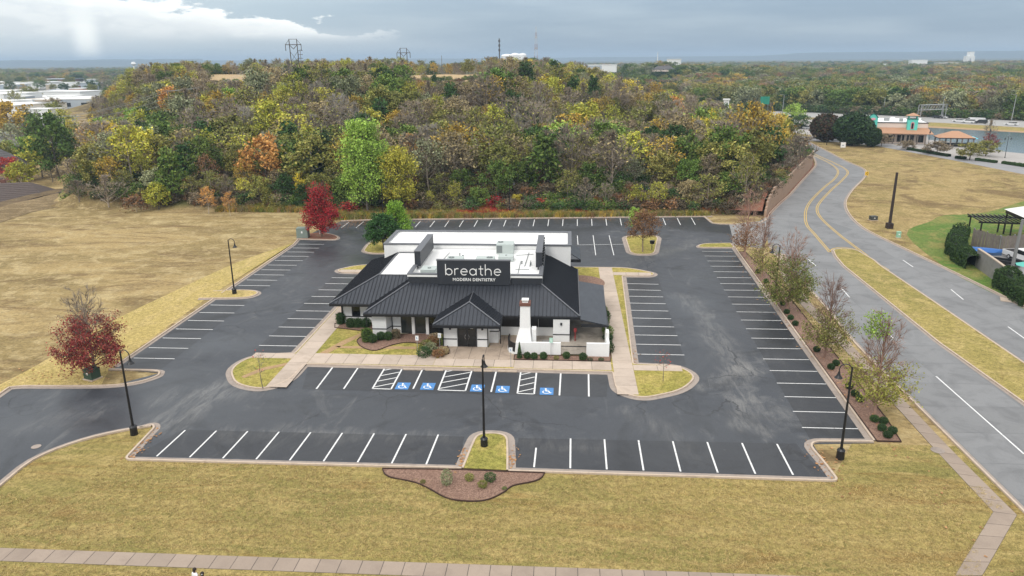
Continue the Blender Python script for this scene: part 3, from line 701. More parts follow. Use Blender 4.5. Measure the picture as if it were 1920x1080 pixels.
# ------------------------------------------------------------------ road
WL = spline([(41.0, -90), (41.0, -40), (41.0, -3.9), (41.1, 9.3), (41.75, 18)] + PX([(1520, 545), (1490, 515), (1468, 492), (1447, 471), (1439, 450)]), 4)
WK = spline(PX([(1441, 404), (1448, 396), (1464, 380), (1482, 364), (1502, 341), (1519, 323), (1528, 312), (1529, 305), (1523, 292), (1508, 278), (1490, 266), (1462, 250)]), 4)
EK = spline([(65.8, -90), (65.8, -40), (65.8, 0), (65.5, 22), (63.6, 49.5)] + PX([(1640, 440), (1615, 425), (1597, 408), (1587, 391), (1587, 375), (1600, 355), (1622, 332), (1621, 318), (1600, 308), (1580, 299), (1548, 282), (1522, 269), (1490, 255), (1466, 245)]), 4)
road = MB().poly([(p[0], p[1], .014) for p in WL + WK + EK[::-1]]).build('road', RJOINT, kind='structure')
kerb(WL[:-2], left=True, gutter=.3); kerb(WK, left=True, gutter=.4); kerb(EK, left=False, gutter=.4)
MED = PX([(1561, 469), (1566, 481), (1582, 500), (1670, 571), (1760, 644)]) + [(50.3, -5.3), (50.3, -95), (55.6, -95), (55.5, 4), (55.7, 22), (55.8, 40)] + PX([(1638, 488), (1607, 470), (1580, 466)])
MEDs = fillet(MED, .8)
kerb(MEDs, left=False if sum(MEDs[i][0] * MEDs[(i + 1) % len(MEDs)][1] - MEDs[(i + 1) % len(MEDs)][0] * MEDs[i][1] for i in range(len(MEDs))) < 0 else True, closed=True, gutter=.3)
sheet('median_lawn', MEDs, MEDG, .12)
# concrete panels: lanes sliced along the road
def between(A, B, n):
    def rs_(pl, n):
        d = [0]
        for p, q in zip(pl, pl[1:]): d.append(d[-1] + math.dist(p, q))
        out = []
        for i in range(n + 1):
            s = d[-1] * i / n; j = max(k for k in range(len(d)) if d[k] <= s + 1e-9); j = min(j, len(pl) - 2)
            k = (s - d[j]) / max(1e-9, d[j + 1] - d[j]); out.append(Vector(pl[j]).lerp(Vector(pl[j + 1]), k))
        return out
    return rs_(A, n), rs_(B, n)
def lanes(A, B, n, k):
    a, b = between(A, B, n)
    for i in range(n):
        for j in range(k):
            q = [a[i].lerp(b[i], j / k), a[i + 1].lerp(b[i + 1], j / k), a[i + 1].lerp(b[i + 1], (j + 1) / k), a[i].lerp(b[i], (j + 1) / k)]
            c = sum(q, Vector((0, 0))) / 4
            q = [c + (p - c) * (1 - .045 / max(.5, (p - c).length)) for p in q]
            MB().poly([(p.x, p.y, .024 + rs.uniform(-.002, .002)) for p in q]).build('road_slab', ROADC, road)
lanes([(41.35, -40), (41.35, 9), (42.0, 18)], [(50.0, -40), (49.6, 9), (49.9, 18)], 12, 2)
lanes([(42.0, 18)] + PX([(1520, 545), (1490, 515), (1468, 492), (1450, 471), (1441, 430), (1448, 398)]), [(49.9, 18)] + PX([(1582, 502), (1556, 470), (1540, 454), (1527, 438), (1514, 420), (1512, 403)]), 15, 2)
lanes([(55.9, -40), (55.9, 22), (56.1, 40)] + PX([(1638, 486), (1592, 455), (1572, 440)]), [(65.4, -40), (65.1, 22), (63.2, 49.5)] + PX([(1660, 450), (1638, 440), (1613, 425)]), 22, 2)
midA = spline(PX([(1514, 420), (1511, 395), (1522, 375), (1547, 350), (1565, 335), (1571, 320), (1555, 306), (1527, 292), (1500, 280), (1470, 266)]), 5)
midB = spline(PX([(1542, 412), (1532, 395), (1537, 380), (1560, 355), (1580, 337), (1589, 321), (1565, 306), (1527, 289), (1500, 276), (1470, 262)]), 5)
lanes(PX([(1450, 398)]) + WK[2:], midA, 24, 1); lanes(midB, EK[18:], 24, 1); 
lanes(PX([(1556, 468), (1527, 438), (1513, 415)]), PX([(1590, 454), (1572, 439), (1544, 412)]), 5, 1); lanes(midA, midB, 24, 1)
def stripe(pl, w, mat, z=.034):
    m = MB(); a = offs(pl, w / 2); b = offs(pl, -w / 2); n = len(pl)
    m.add([(*p, z) for p in a] + [(*p, z) for p in b], [(n + i, n + i + 1, i + 1, i) for i in range(n - 1)]); return m.build('lane_marking', mat, road)
YA = spline(PX([(1556, 473), (1527, 439), (1512, 420), (1511, 395), (1522, 375), (1547, 350), (1565, 335), (1571, 320), (1555, 306), (1527, 292.5), (1500, 280), (1470, 266)]), 5)
YB = spline(PX([(1665, 507), (1638, 489), (1592, 454.5), (1572, 439), (1542, 412), (1532, 395), (1537, 380), (1560, 355), (1580, 337), (1589, 321), (1565, 306), (1527, 289), (1500, 276), (1470, 262)]), 5)
for y_ in (YA, YB): stripe(offs(y_, .16), .15, PAINTY); stripe(offs(y_, -.16), .15, PAINTY)
stripe(spline(PX([(1556, 473), (1561, 467), (1580, 464), (1610, 469)]), 3), .2, PAINTY)
for a, b in (((1755, 706), (1920, 852)), ((1655, 615), (1675, 635)), ((1577, 540), (1593, 558)), ((1515, 486), (1530, 499)), ((1783, 543), (1806, 562)), ((1693, 488), (1712, 501)), ((1890, 613), (1925, 638))):
    stripe([P(*a), P(*b)], .14, PAINTW)
# retaining wall
wl = offs(WALLL, .45); m = MB()
hs_ = [3.4 * ss((i + 2) / 8) * ss((len(wl) - i + 2) / 9) + .5 for i in range(len(wl))]
hs_ = [round(h * 2.5) / 2.5 for h in hs_]
a_, b_ = wl, offs(wl, .4)
for i in range(len(wl) - 1):
    m.add([(*a_[i], 0), (*a_[i + 1], 0), (*b_[i + 1], 0), (*b_[i], 0), (*a_[i], hs_[i]), (*a_[i + 1], hs_[i]), (*b_[i + 1], hs_[i]), (*b_[i], hs_[i])],
          [(4, 5, 6, 7), (0, 1, 5, 4), (1, 2, 6, 5), (2, 3, 7, 6), (3, 0, 4, 7)])
rw = m.build('retaining_wall', WALLB, label='tan block retaining wall holding back the wooded hill beside the curving road', cat='wall')
cp = MB()
for i in range(len(wl) - 1):
    a = Vector(a_[i]) ; cp.add([(*a_[i], hs_[i] + .01), (*a_[i + 1], hs_[i] + .01), (*b_[i + 1], hs_[i] + .01), (*b_[i], hs_[i] + .01), (*a_[i], hs_[i] + .14), (*a_[i + 1], hs_[i] + .14), (*b_[i + 1], hs_[i] + .14), (*b_[i], hs_[i] + .14)],
          [(4, 5, 6, 7), (0, 1, 5, 4), (1, 2, 6, 5), (2, 3, 7, 6), (3, 0, 4, 7)])
cp.build('coping', conc_mat('coping', (.38, .27, .2), (.28, .19, .13)), rw)
btm = MB(); n_ = len(wl); bb = offs(wl, .8); bc = offs(wl, 7.5)
btm.add([(*bb[i], hs_[i] - .05) for i in range(n_)] + [(*bc[i], max(terr(*bc[i]) + .15, hs_[i] - .2)) for i in range(n_)], [(i, i + 1, n_ + i + 1, n_ + i) for i in range(n_ - 1)]).build('bank_top', LITTER, kind='structure')
sheet('mulch_strip', WALLL + offs(WALLL, .5)[::-1], LITTER, .05)
# driveway apron at the entry
sheet('driveway_apron', [(37.3, 52.4), (41.5, 50)] + PX([(1437, 452), (1441, 430), (1441, 404), (1425, 415)]) + [(40, 68), (38.5, 58)], conc_mat('apron', (.25, .245, .24), (.17, .165, .165)), .028)
# east side ground
sheet('east_field', EK[::-1] + [(66.5, -90), (140, -90)] + PX([(2100, 370), (1920, 330), (1800, 303), (1640, 272), (1560, 262), (1520, 262)]), EASTF, .006)
sheet('green_lawn', spline(PX([(1700, 440), (1745, 415), (1770, 404), (1850, 398), (1950, 372), (1990, 420), (1960, 600), (1900, 566), (1800, 520)]), 4, True), GREENG, .016)
# far paved areas
sheet('service_road', PX([(1440, 245), (1500, 256), (1560, 258), (1640, 266), (1700, 276), (1800, 296), (1920, 312), (2100, 345), (2100, 372), (1920, 327), (1800, 303), (1640, 273), (1560, 266), (1440, 262)]), SVC, .018)
sheet('plaza', PX([(1440, 224), (1530, 224), (1640, 228), (1745, 240), (1738, 246), (1760, 262), (1800, 268), (1880, 284), (1960, 292), (2100, 330), (2100, 345), (1920, 312), (1800, 296), (1700, 276), (1640, 266), (1560, 258), (1480, 248), (1440, 244)]), PLAZA, .022)
sheet('lake', PX([(1735, 238), (1920, 249), (2300, 280), (2300, 330), (1960, 292), (1880, 284), (1800, 268), (1740, 262)]), WATER, .026)
sheet('shore', PX([(1700, 234), (1735, 236), (1920, 246), (2300, 276), (2300, 280), (1920, 249), (1735, 239), (1700, 238)]), SOIL, .03)
sheet('highway', PX([(900, 187), (1440, 201), (1550, 206), (1700, 213), (1920, 223), (2400, 246), (2400, 262), (1920, 239), (1760, 230), (1640, 226), (1440, 216), (900, 199)]), HWY, .02)
sheet('bank', PX([(1440, 198), (1550, 202), (1700, 207), (1800, 210), (1800, 214), (1700, 211), (1550, 206), (1440, 201)]), LITTER, .024)
sheet('verge_strip', PX([(1640, 226), (1760, 231), (1920, 240), (2300, 258), (2300, 276), (1920, 246), (1735, 236), (1640, 230)]), MEDG, .024)
KERBS.build('kerb', KERB, kind='structure'); GUTS.build('gutter', GUT, kind='structure')

# ------------------------------------------------------------------ the clinic
B = thing('dental_office', 'single-storey white brick dental clinic with black metal hip roofs and a tall black name panel', 'clinic')
EZ, TZ, SL = 3.0, 5.2, .51
w = MB()
w.box(-15.0, -10.4, 12.0, 28.5, .1, 2.72); w.box(-8.7, 11.0, 9.0, 25.2, .1, 2.72)
w.slab([(-10.6, 8.05), (-9.05, 8.05), (-8.7, 9.0), (-8.7, 12.2), (-10.6, 12.2)], .1, 2.74)
w.box(-2.3, 2.4, 5.4, 9.0, .1, 2.7); w.slab([(2.4, 6.6), (3.35, 6.6), (3.45, 9.0), (2.4, 9.0)], .1, 2.68)
w.box(9.15, 10.9, 7.25, 9.0, .1, 2.73)
w.parts('wall', WHITE, B)
w = MB(); w.box(-13.1, 11.05, 25.2, 33.1, .1, 6.05); w.build('rear_wall', WHITE, B)
BWALLTOP = 6.33
def parapet(x0, x1, y0, y1, z0, z1, wd, name='parapet_cap', mat=CAPM):
    c = MB(); c.box(x0, x1, y0, y0 + wd, z0, z1); c.box(x0, x1, y1 - wd, y1, z0, z1); c.box(x0, x0 + wd, y0 + wd, y1 - wd, z0, z1); c.box(x1 - wd, x1, y0 + wd, y1 - wd, z0, z1)
    return c.parts(name, mat, B)
parapet(-13.1, 11.05, 25.2, 33.1, 6.05, 6.24, .35, 'cornice', WHITE); parapet(-13.2, 11.15, 25.1, 33.2, 6.24, 6.38, .5)
MB().box(-12.75, 10.7, 25.55, 32.75, 6.05, 6.1).build('rear_roof_deck', MEMB, B)
# centre deck behind the front parapet
m = MB(); m.box(-7.07, 7.74, 11.62, 25.1, 5.0, 5.72); m.build('roof_deck', MEMB, B)
m = MB(); m.box(-7.08, -3.82, 11.55, 11.62, 5.15, 5.95); m.box(4.35, 7.76, 11.55, 11.62, 5.15, 5.95); m.box(-7.12, -7.07, 11.62, 25.1, 5.2, 5.95); m.box(7.74, 7.80, 11.62, 25.1, 5.2, 5.9)
m.parts('black_cladding', CLAD, B)
m = MB(); m.box(-7.2, -3.82, 11.45, 11.62, 5.955, 6.2); m.box(4.35, 7.86, 11.45, 11.62, 5.955, 6.2); m.parts('white_cornice', BWHITE, B)
m = MB(); m.box(-7.22, -3.82, 11.42, 11.9, 6.205, 6.32); m.box(4.35, 7.88, 11.42, 11.9, 6.205, 6.32); m.box(-7.22, -6.75, 11.905, 15.3, 6.2, 6.32); m.box(7.45, 7.88, 11.905, 15.3, 6.2, 6.32)
m.parts('parapet_cap', CAPM, B)
m = MB(); m.box(-7.05, -6.9, 11.65, 15.3, 5.72, 6.2); m.box(7.55, 7.7, 11.65, 15.3, 5.72, 6.2); m.parts('parapet_lining', MEMB, B)
# flat roof over the left wing
m = MB(); m.box(-11.2, -7.1, 14.8, 25.2, 4.9, 5.15); m.build('wing_roof_deck', MEMB, B)
m = MB(); m.box(-11.3, -7.13, 14.68, 14.85, 5.1, 5.24); m.box(-11.32, -11.15, 14.86, 25.1, 5.1, 5.24); m.box(-11.1, -7.13, 25.02, 25.09, 5.16, 5.3); m.parts('wing_flashing', CAPM, B)
# name panel with standing letters
sp = MB().box(-3.8, 4.33, 11.3, 11.6, 5.15, 7.9).build('name_panel', CLAD, B)
MB().box(-3.86, 4.39, 11.26, 11.72, 7.9, 7.99).build('panel_cap', CAPM, sp)
def stroke_letter(ch):
    A = lambda cx, cz, r, a0, a1, k=1.0: [(cx + r * math.cos(R(a)), cz + r * math.sin(R(a)) * k) for a in np.linspace(a0, a1, 15)]
    return {'b': [[(0, 1.62), (0, 0)], A(.48, .48, .46, 180, -180)], 'r': [[(0, .95), (0, 0)], A(.38, .58, .38, 180, 65)],
            'e': [[(.04, .5), (.93, .5)] + A(.48, .48, .46, 0, 315)[1:]], 'a': [A(.46, .48, .46, 0, 360), [(.94, .95), (.94, 0)]],
            't': [[(.25, 1.4), (.25, .28)] + A(.47, .26, .23, 180, 290)[1:], [(-.05, .95), (.62, .95)]],
            'h': [[(0, 1.62), (0, 0)], A(.42, .52, .42, 180, 0) + [(.84, 0)]]}[ch]
S_ = .77; x = -2.83
for ch, adv in zip('breathe', (1.40, .92, 1.38, 1.42, .98, 1.34, 1)):
    lm = MB()
    for si, pl in enumerate(stroke_letter(ch)):
        pp = [(x + a * S_, 6.27 + b * S_) for a, b in pl]; l_, r_ = offs(pp, .045), offs(pp, -.045); n = len(pp); yf = 11.22 - .004 * si
        vs = [(a, yf, b) for a, b in l_] + [(a, yf, b) for a, b in r_] + [(a, 11.295, b) for a, b in l_] + [(a, 11.295, b) for a, b in r_]
        fs = []
        for i in range(n - 1): fs += [(i, i + 1, n + i + 1, n + i), (i, 2 * n + i, 2 * n + i + 1, i + 1), (n + i, n + i + 1, 3 * n + i + 1, 3 * n + i)]
        fs += [(0, n, 3 * n, 2 * n), (n - 1, 3 * n - 1, 4 * n - 1, 2 * n - 1)]; lm.add(vs, fs)
    lm.build('letter', BWHITE, sp); x += adv * S_ * .94
def text_mesh(s, size, bold=0.0, ext=.02, space=1.0):
    cu = bpy.data.curves.new('t', 'FONT'); cu.body = s; cu.size = size; cu.offset = bold; cu.extrude = ext; cu.align_x = 'CENTER'; cu.space_character = space; cu.resolution_u = 2
    o = bpy.data.objects.new('t', cu); COL.objects.link(o); dg = bpy.context.evaluated_depsgraph_get()
    me = bpy.data.meshes.new_from_object(o.evaluated_get(dg)); bpy.data.objects.remove(o); return me
tm = text_mesh('MODERN DENTISTRY', .47, .008, .02, 1.06); tm.materials.clear(); tm.materials.append(BWHITE)
q = MB(); q.add([(v.co.x + .3, 11.27 - v.co.z, v.co.y + 5.6) for v in tm.vertices], [tuple(p.vertices) for p in tm.polygons]); q.parts('letter', BWHITE, sp)
# roofs
def seams(mb, a, b, c, d, n):   # a-b eave, d-c top edge
    a, b, c, d = map(Vector, (a, b, c, d))
    nrm = (b - a).cross(d - a).normalized()
    if nrm.z < 0: nrm = -nrm
    L_ = (b - a).length; e = (b - a).normalized(); up = nrm.cross(e).normalized()
    if up.z < 0: up = -up
    polyg = [Vector((v.dot(e), v.dot(up))) for v in (a, b, c, d)]
    x0, x1 = min(p.x for p in polyg), max(p.x for p in polyg); org = a - e * a.dot(e) - up * a.dot(up)
    k = math.ceil(x0 / n) * n + .02
    while k < x1:
        ys = []
        for i in range(4):
            p, q = polyg[i], polyg[(i + 1) % 4]
            if (p.x - k) * (q.x - k) < 0: ys.append(p.y + (q.y - p.y) * (k - p.x) / (q.x - p.x))
        if len(ys) >= 2:
            lo, hi = min(ys), max(ys)
            if hi - lo > .1:
                w2 = .022
                P0 = org + e * k + up * lo; P1 = org + e * k + up * hi
                mb.loft([[P0 - e * w2, P0 + e * w2, P0 + e * w2 + nrm * .07, P0 - e * w2 + nrm * .07], [P1 - e * w2, P1 + e * w2, P1 + e * w2 + nrm * .07, P1 - e * w2 + nrm * .07]])
        k += n
slopes = dict(
    main_front=[(-11.25, 7.35, EZ), (11.95, 7.3, EZ), (7.76, 11.6, TZ), (-7.05, 11.6, TZ)],
    main_left=[(-11.25, 10.5, EZ), (-11.25, 7.35, EZ), (-7.05, 11.6, TZ), (-7.05, 14.75, TZ)],
    wing_front=[(-15.95, 10.5, EZ), (-11.25, 10.5, EZ), (-7.05, 14.8, TZ), (-11.25, 14.8, TZ)],
    wing_left=[(-15.95, 29.3, EZ), (-15.95, 10.5, EZ), (-11.25, 14.8, TZ), (-11.25, 25.3, TZ)],
    wing_back=[(-13.1, 29.3, EZ), (-15.95, 29.3, EZ), (-13.2, 27.0, EZ + 1.25), (-13.1, 26.95, EZ + 1.25)],
    main_right=[(11.95, 7.3, EZ), (11.95, 26.0, EZ), (7.78, 25.1, TZ), (7.78, 11.6, TZ)])
sm = MB()
for nme, q in slopes.items():
    MB().loft([[tuple(Vector(p) - Vector((0, 0, .1))) for p in q], q]).build('roof_slope', ROOFM, B)
    if nme != 'wing_back': seams(sm, *q, .42)
po = [((-3.15, 4.1), (3.75, 4.1)), (.3, 6.9, 4.55), (.3, 10.3, 4.55)]
PA, PBk = (.3, 6.9, 4.55), (.3, 10.38, 4.55)
for q in ([(-3.15, 4.1, EZ), (3.75, 4.1, EZ), PA], [(3.75, 4.1, EZ), (3.75, 7.42, EZ + .02), PBk, PA], [(-3.15, 7.42, EZ + .02), (-3.15, 4.1, EZ), PA, PBk]):
    MB().loft([[tuple(Vector(p) - Vector((0, 0, .08))) for p in q], q]).build('porch_roof_slope', ROOFM, B)
seams(sm, (-3.15, 4.1, EZ), (3.75, 4.1, EZ), (.31, 6.9, 4.55), (.29, 6.9, 4.55), .42)
seams(sm, (3.75, 4.1, EZ), (3.75, 7.4, EZ), PBk, PA, .42); seams(sm, (-3.15, 7.4, EZ), (-3.15, 4.1, EZ), PA, PBk, .42)
sm.build('roof_seams', SEAMM, B, kind='stuff')
def hip(a, b, r=.09): return MB().tube([Vector(a) + Vector((0, 0, .06)), Vector(b) + Vector((0, 0, .06))], r, 5).build('hip_cap', CAPM, B)
for a, b in (((-11.25, 7.35, EZ), (-7.05, 11.6, TZ)), ((11.95, 7.3, EZ), (7.76, 11.6, TZ)), ((-15.95, 10.5, EZ), (-11.25, 14.8, TZ)), ((-3.15, 4.1, EZ), PA), ((3.75, 4.1, EZ), PA), (PA, PBk), ((7.78, 11.6, TZ), (7.78, 25.1, TZ)), ((11.98, 7.4, EZ), (11.98, 25.9, EZ))):
    hip(a, b, .055 if a[0] == b[0] else .085)
fz0, fz1 = 2.68, 2.995
fa = MB()
for x0, x1, y0, y1 in ((-11.3, 12.0, 7.22, 7.36), (-11.32, -11.2, 7.37, 10.4), (-16.02, -11.33, 10.42, 10.55), (-16.04, -15.92, 10.56, 29.3), (-16.0, -13.11, 29.31, 29.42), (-3.22, 3.82, 4.0, 4.14), (-3.24, -3.1, 4.15, 7.21), (3.7, 3.84, 4.15, 7.21), (11.9, 12.02, 20.6, 26.0)):
    fa.box(x0, x1, y0, y1, fz0, fz1)
fa.parts('fascia', TRIM, B)
so = MB()
for x0, x1, y0, y1 in ((-11.2, 11.9, 7.37, 9.9), (-15.9, -8, 10.6, 13), (-15.9, -14.2, 13.01, 29.2), (-3.1, 3.7, 4.15, 7.2), (11.0, 11.9, 9.91, 25.9)): so.box(x0, x1, y0, y1, 2.70, 2.74)
so.parts('soffit', TRIM, B)
# patio roof
pr = [(12.02, 6.5, 2.98), (14.75, 5.9, 2.6), (15.05, 20.2, 2.6), (12.02, 20.6, 2.98)]
o = MB().loft([[(x, y, z - .12) for x, y, z in pr], pr]).build('patio_roof', ROOFM, B)
m = MB(); m.box(12.05, 14.8, 6.02, 6.14, 2.3, 2.62); m.box(14.7, 14.95, 6.15, 20.2, 2.25, 2.47); m.parts('patio_beam', TRIM, B)
for yy in (6.5, 6.95, 12.5, 19.8): MB().box(14.62, 14.78, yy - .08, yy + .08, .14, 2.25).build('patio_post', BWHITE if yy < 7 else TRIM, B)
# trims
t = MB()
for x0, x1, y in ((-15.03, -10.62, 11.97), (-8.68, -7.66, 8.97), (-2.33, -.9, 5.37), (1.25, 2.43, 5.37), (9.12, 10.93, 7.22)): t.box(x0, x1, y - .03, y, .93, 1.03)
t.box(-10.63, -9.03, 8.0, 8.03, .93, 1.03); t.loft([[(-9.03, 8.0, .93), (-9.0, 8.0, .93), (-9.0, 8.0, 1.03), (-9.03, 8.0, 1.03)], [(-8.69, 8.97, .93), (-8.66, 8.97, .93), (-8.66, 8.97, 1.03), (-8.69, 8.97, 1.03)]])
t.box(2.45, 3.4, 6.55, 6.585, 1.4, 1.5); t.box(3.42, 3.48, 6.6, 8.9, 1.4, 1.5)
for x, y in ((-15.02, 11.96), (-8.6, 8.95), (2.36, 5.34), (-2.36, 5.34)): t.box(x - .05, x + .05, y - .03, y + .03, .14, 2.7)
t.parts('trim_band', TRIM, B)
def window(x0, x1, y, z0, z1, glass=GLASS, mull=0, frame=.06, axis='x'):
    f = MB(); f.box(x0, x1, y - .06, y - .004, z0, z0 + frame); f.box(x0, x1, y - .06, y - .004, z1 - frame, z1)
    f.box(x0, x0 + frame, y - .06, y - .004, z0 + frame, z1 - frame); f.box(x1 - frame, x1, y - .06, y - .004, z0 + frame, z1 - frame)
    for k in range(mull): xx = x0 + (x1 - x0) * (k + 1) / (mull + 1); f.box(xx - .03, xx + .03, y - .055, y - .004, z0 + frame, z1 - frame)
    fo = f.build('window', TRIM, B); MB().box(x0 + frame, x1 - frame, y - .035, y - .006, z0 + frame, z1 - frame).build('pane', glass, fo); return fo
window(-13.95, -13.0, 12.0, 1.04, 2.68); 
window(-7.62, -6.42, 9.0, .2, 2.68, GLASS2); window(-6.02, -4.86, 9.0, .2, 2.68, GLASS2); window(-4.48, -2.36, 9.0, .2, 2.68, GLASS, 1)
window(3.5, 5.7, 9.0, 1.15, 2.68, BLKM, 1); window(7.55, 9.12, 9.0, 1.15, 2.68, BLKM, 0); window(5.75, 7.5, 9.0, 1.15, 2.68, BLKM, 0)
m = MB()
for xx in (-6.4, -4.84): m.box(xx + .02, xx + .34, 8.75, 8.99, .1, 2.69)
m.parts('window_pier', WHITE, B)
fr = MB(); fr.box(-.85, -.78, 5.31, 5.395, .14, 2.55); fr.box(1.14, 1.21, 5.31, 5.395, .14, 2.55); fr.box(-.78, 1.14, 5.31, 5.395, 2.46, 2.55)
fr = fr.build('door_frame', TRIM, B)
for x0, x1, hx in ((-.77, .17, .05), (.19, 1.13, .31)):
    d = MB(); d.box(x0, x1, 5.33, 5.37, .15, .35); d.box(x0, x1, 5.33, 5.37, 2.36, 2.45); d.box(x0, x0 + .08, 5.33, 5.37, .35, 2.36); d.box(x1 - .08, x1, 5.33, 5.37, .35, 2.36)
    d = d.build('door', BLKM, B); MB().box(x0 + .08, x1 - .08, 5.34, 5.36, .35, 2.36).build('pane', GLASS, d)
    s = -1 if hx < .18 else 1
    MB().tube([(hx, 5.33, 1.0), (hx + s * .07, 5.25, 1.1), (hx + s * .1, 5.24, 1.25), (hx + s * .07, 5.25, 1.4), (hx, 5.33, 1.5)], .02, 5).build('handle', pmat('steel', (.55, .55, .55), .3, .8), d)
MB().box(.55, .85, 5.315, 5.33, 2.15, 2.28).build('door_notice', BWHITE, B)
for (gx, gy) in ((-11.15, 7.9), (3.6, 6.4), (-15.1, 11.85), (10.98, 8.9)):
    MB().tube([(gx, gy, .15), (gx, gy, 2.68)], .05, 6).build('downpipe', TRIM, B)
gu = MB()
for x0, x1, y in ((-11.3, 12.0, 7.16), (-16.02, -11.35, 10.36), (-3.22, 3.82, 3.94)): gu.box(x0, x1, y - .06, y + .055, 2.87, 2.98)
gu.parts('gutter_trough', TRIM, B)
for (lx, ly) in ((-1.6, 5.33), (1.8, 5.33), (10.0, 7.18)): MB().box(lx - .1, lx + .1, ly - .1, ly + .06, 2.05, 2.3).build('wall_lamp', TRIM, B)
# chimney
c = MB()
rc = lambda x0, x1, y0, y1, z: [(x0, y0, z), (x1, y0, z), (x1, y1, z), (x0, y1, z)]
c.loft([rc(5.3, 7.05, 3.36, 5.3, .1), rc(5.42, 7.0, 3.5, 5.3, 1.5), rc(5.8, 6.86, 3.95, 5.0, 2.85), rc(5.86, 6.83, 4.0, 4.98, 5.2)]); c.box(7.0, 7.45, 4.3, 5.25, .1, 2.6)
ch = c.build('chimney', WHITE, B)
MB().box(5.78, 6.9, 3.9, 5.06, 5.2, 5.5).build('chimney_crown', BRICKR, ch)
m = MB(); m.box(6.05, 6.65, 4.15, 4.8, 5.5, 5.62); m.box(6.0, 6.7, 4.1, 4.85, 5.72, 5.8); m.box(6.08, 6.12, 4.2, 4.75, 5.62, 5.72); m.box(6.58, 6.62, 4.2, 4.75, 5.62, 5.72)
m.build('chimney_cowl', BWHITE, ch)
# screens on the roof
for x0, x1 in ((-7.1, -6.4), (6.98, 7.68)):
    s = MB(); s.box(x0, x1, 15.35, 24.1, 6.1, 7.85); s = s.build('roof_screen', CLAD, B)
    MB().box(x0 - .04, x1 + .04, 15.3, 24.15, 7.85, 7.92).build('screen_cap', CAPM, s)
    k = MB()
    for i in range(7):
        yy = 15.8 + i * 1.3; k.box(x0 + .2, x0 + .3, yy, yy + .1, 5.72, 6.1)
        if x0 > 0:
            for zz in (6.3, 6.9, 7.5): k.box(x1, x1 + .12, yy, yy + .25, zz, zz + .2)
    k.parts('screen_bracket', TRIM, s)
# side awning on the rear block
q = [(11.06, 26.6, 4.9), (12.3, 26.0, 4.3), (12.3, 32.3, 4.3), (11.06, 31.7, 4.9)]
MB().loft([[(x, y, z - .1) for x, y, z in q], q]).build('awning', ROOFM, B)
m = MB(); m.box(12.26, 12.36, 26.0, 32.3, 3.9, 4.28); m.box(11.06, 12.25, 25.98, 26.08, 3.9, 4.28); m.parts('awning_fascia', TRIM, B)
m = MB(); m.box(-12.0, -11.96, 14, 24, 0, 0); 
# patio walls and railing
pw = thing('patio_wall', 'low white brick patio wall with a slotted end pier, in front of the clinic chimney', 'wall')
m = MB(); m.box(5.42, 10.0, 3.38, 3.66, .1, 1.5); m.build('wall_panel', WHITE, pw)
m = MB(); m.box(12.6, 14.9, 3.3, 3.58, .1, 1.55); m.build('wall_panel', WHITE, pw)
m = MB(); m.box(14.65, 14.92, 3.6, 4.7, .1, 1.55); m.box(14.65, 14.92, 4.7, 5.0, .1, 2.2); m.box(14.65, 14.92, 5.5, 5.8, .1, 2.2); m.box(14.65, 14.92, 5.0, 5.5, 1.9, 2.2); m.box(14.65, 14.92, 5.0, 5.5, .1, .7); m.build('slotted_pier', WHITE, pw)
rl = thing('patio_railing', 'black metal railing closing the gap between the white patio walls', 'railing')
MB().box(10.02, 12.58, 3.44, 3.5, 1.1, 1.18).build('top_rail', TRIM, rl); MB().box(10.02, 12.58, 3.44, 3.5, .22, .28).build('bottom_rail', TRIM, rl)
bar = MB().box(-.012, .012, -.012, .012, .28, 1.1).mesh('railing_bar', TRIM)
for i in range(21): obj('railing_bar', bar, rl, (10.1 + i * .12, 3.47, 0))
cs = thing('curved_screen', 'curved black metal screen on a white base left of the chimney', 'screen')
ca = [(5.38, 3.5), (4.95, 3.9), (4.65, 4.5), (4.55, 5.2), (4.6, 6.2)]
ca = spline(ca, 5)
m = MB(); sweep(m, ca, [(.06, .4), (.06, 1.35), (-.06, 1.35), (-.06, .4)]); m.build('metal_panel', BLKM, cs)
m = MB(); sweep(m, ca, [(.1, .1), (.1, .4), (-.1, .4), (-.1, .1)]); m.build('base', WHITE, cs)
rp = MB().tube([(11.5, 7.6, .14), (11.5, 7.6, 1.6)], .06, 8); rp.box(11.35, 11.65, 7.5, 7.7, 1.2, 1.6); rp.box(11.42, 11.58, 7.52, 7.68, .5, .7)
rp.build('fire_riser', pmat('red_pipe', (.25, .03, .03), .5), label='dark red fire riser pipe standing under the patio roof edge', cat='pipe')
tb = MB(); tb.box(8.0, 9.0, 6.0, 6.6, .5, .56); tb.box(8.05, 8.15, 6.05, 6.55, .1, .5); tb.box(8.85, 8.95, 6.05, 6.55, .1, .5)
tb.build('patio_bench', CMU, label='grey bench inside the white patio wall right of the chimney', cat='bench')
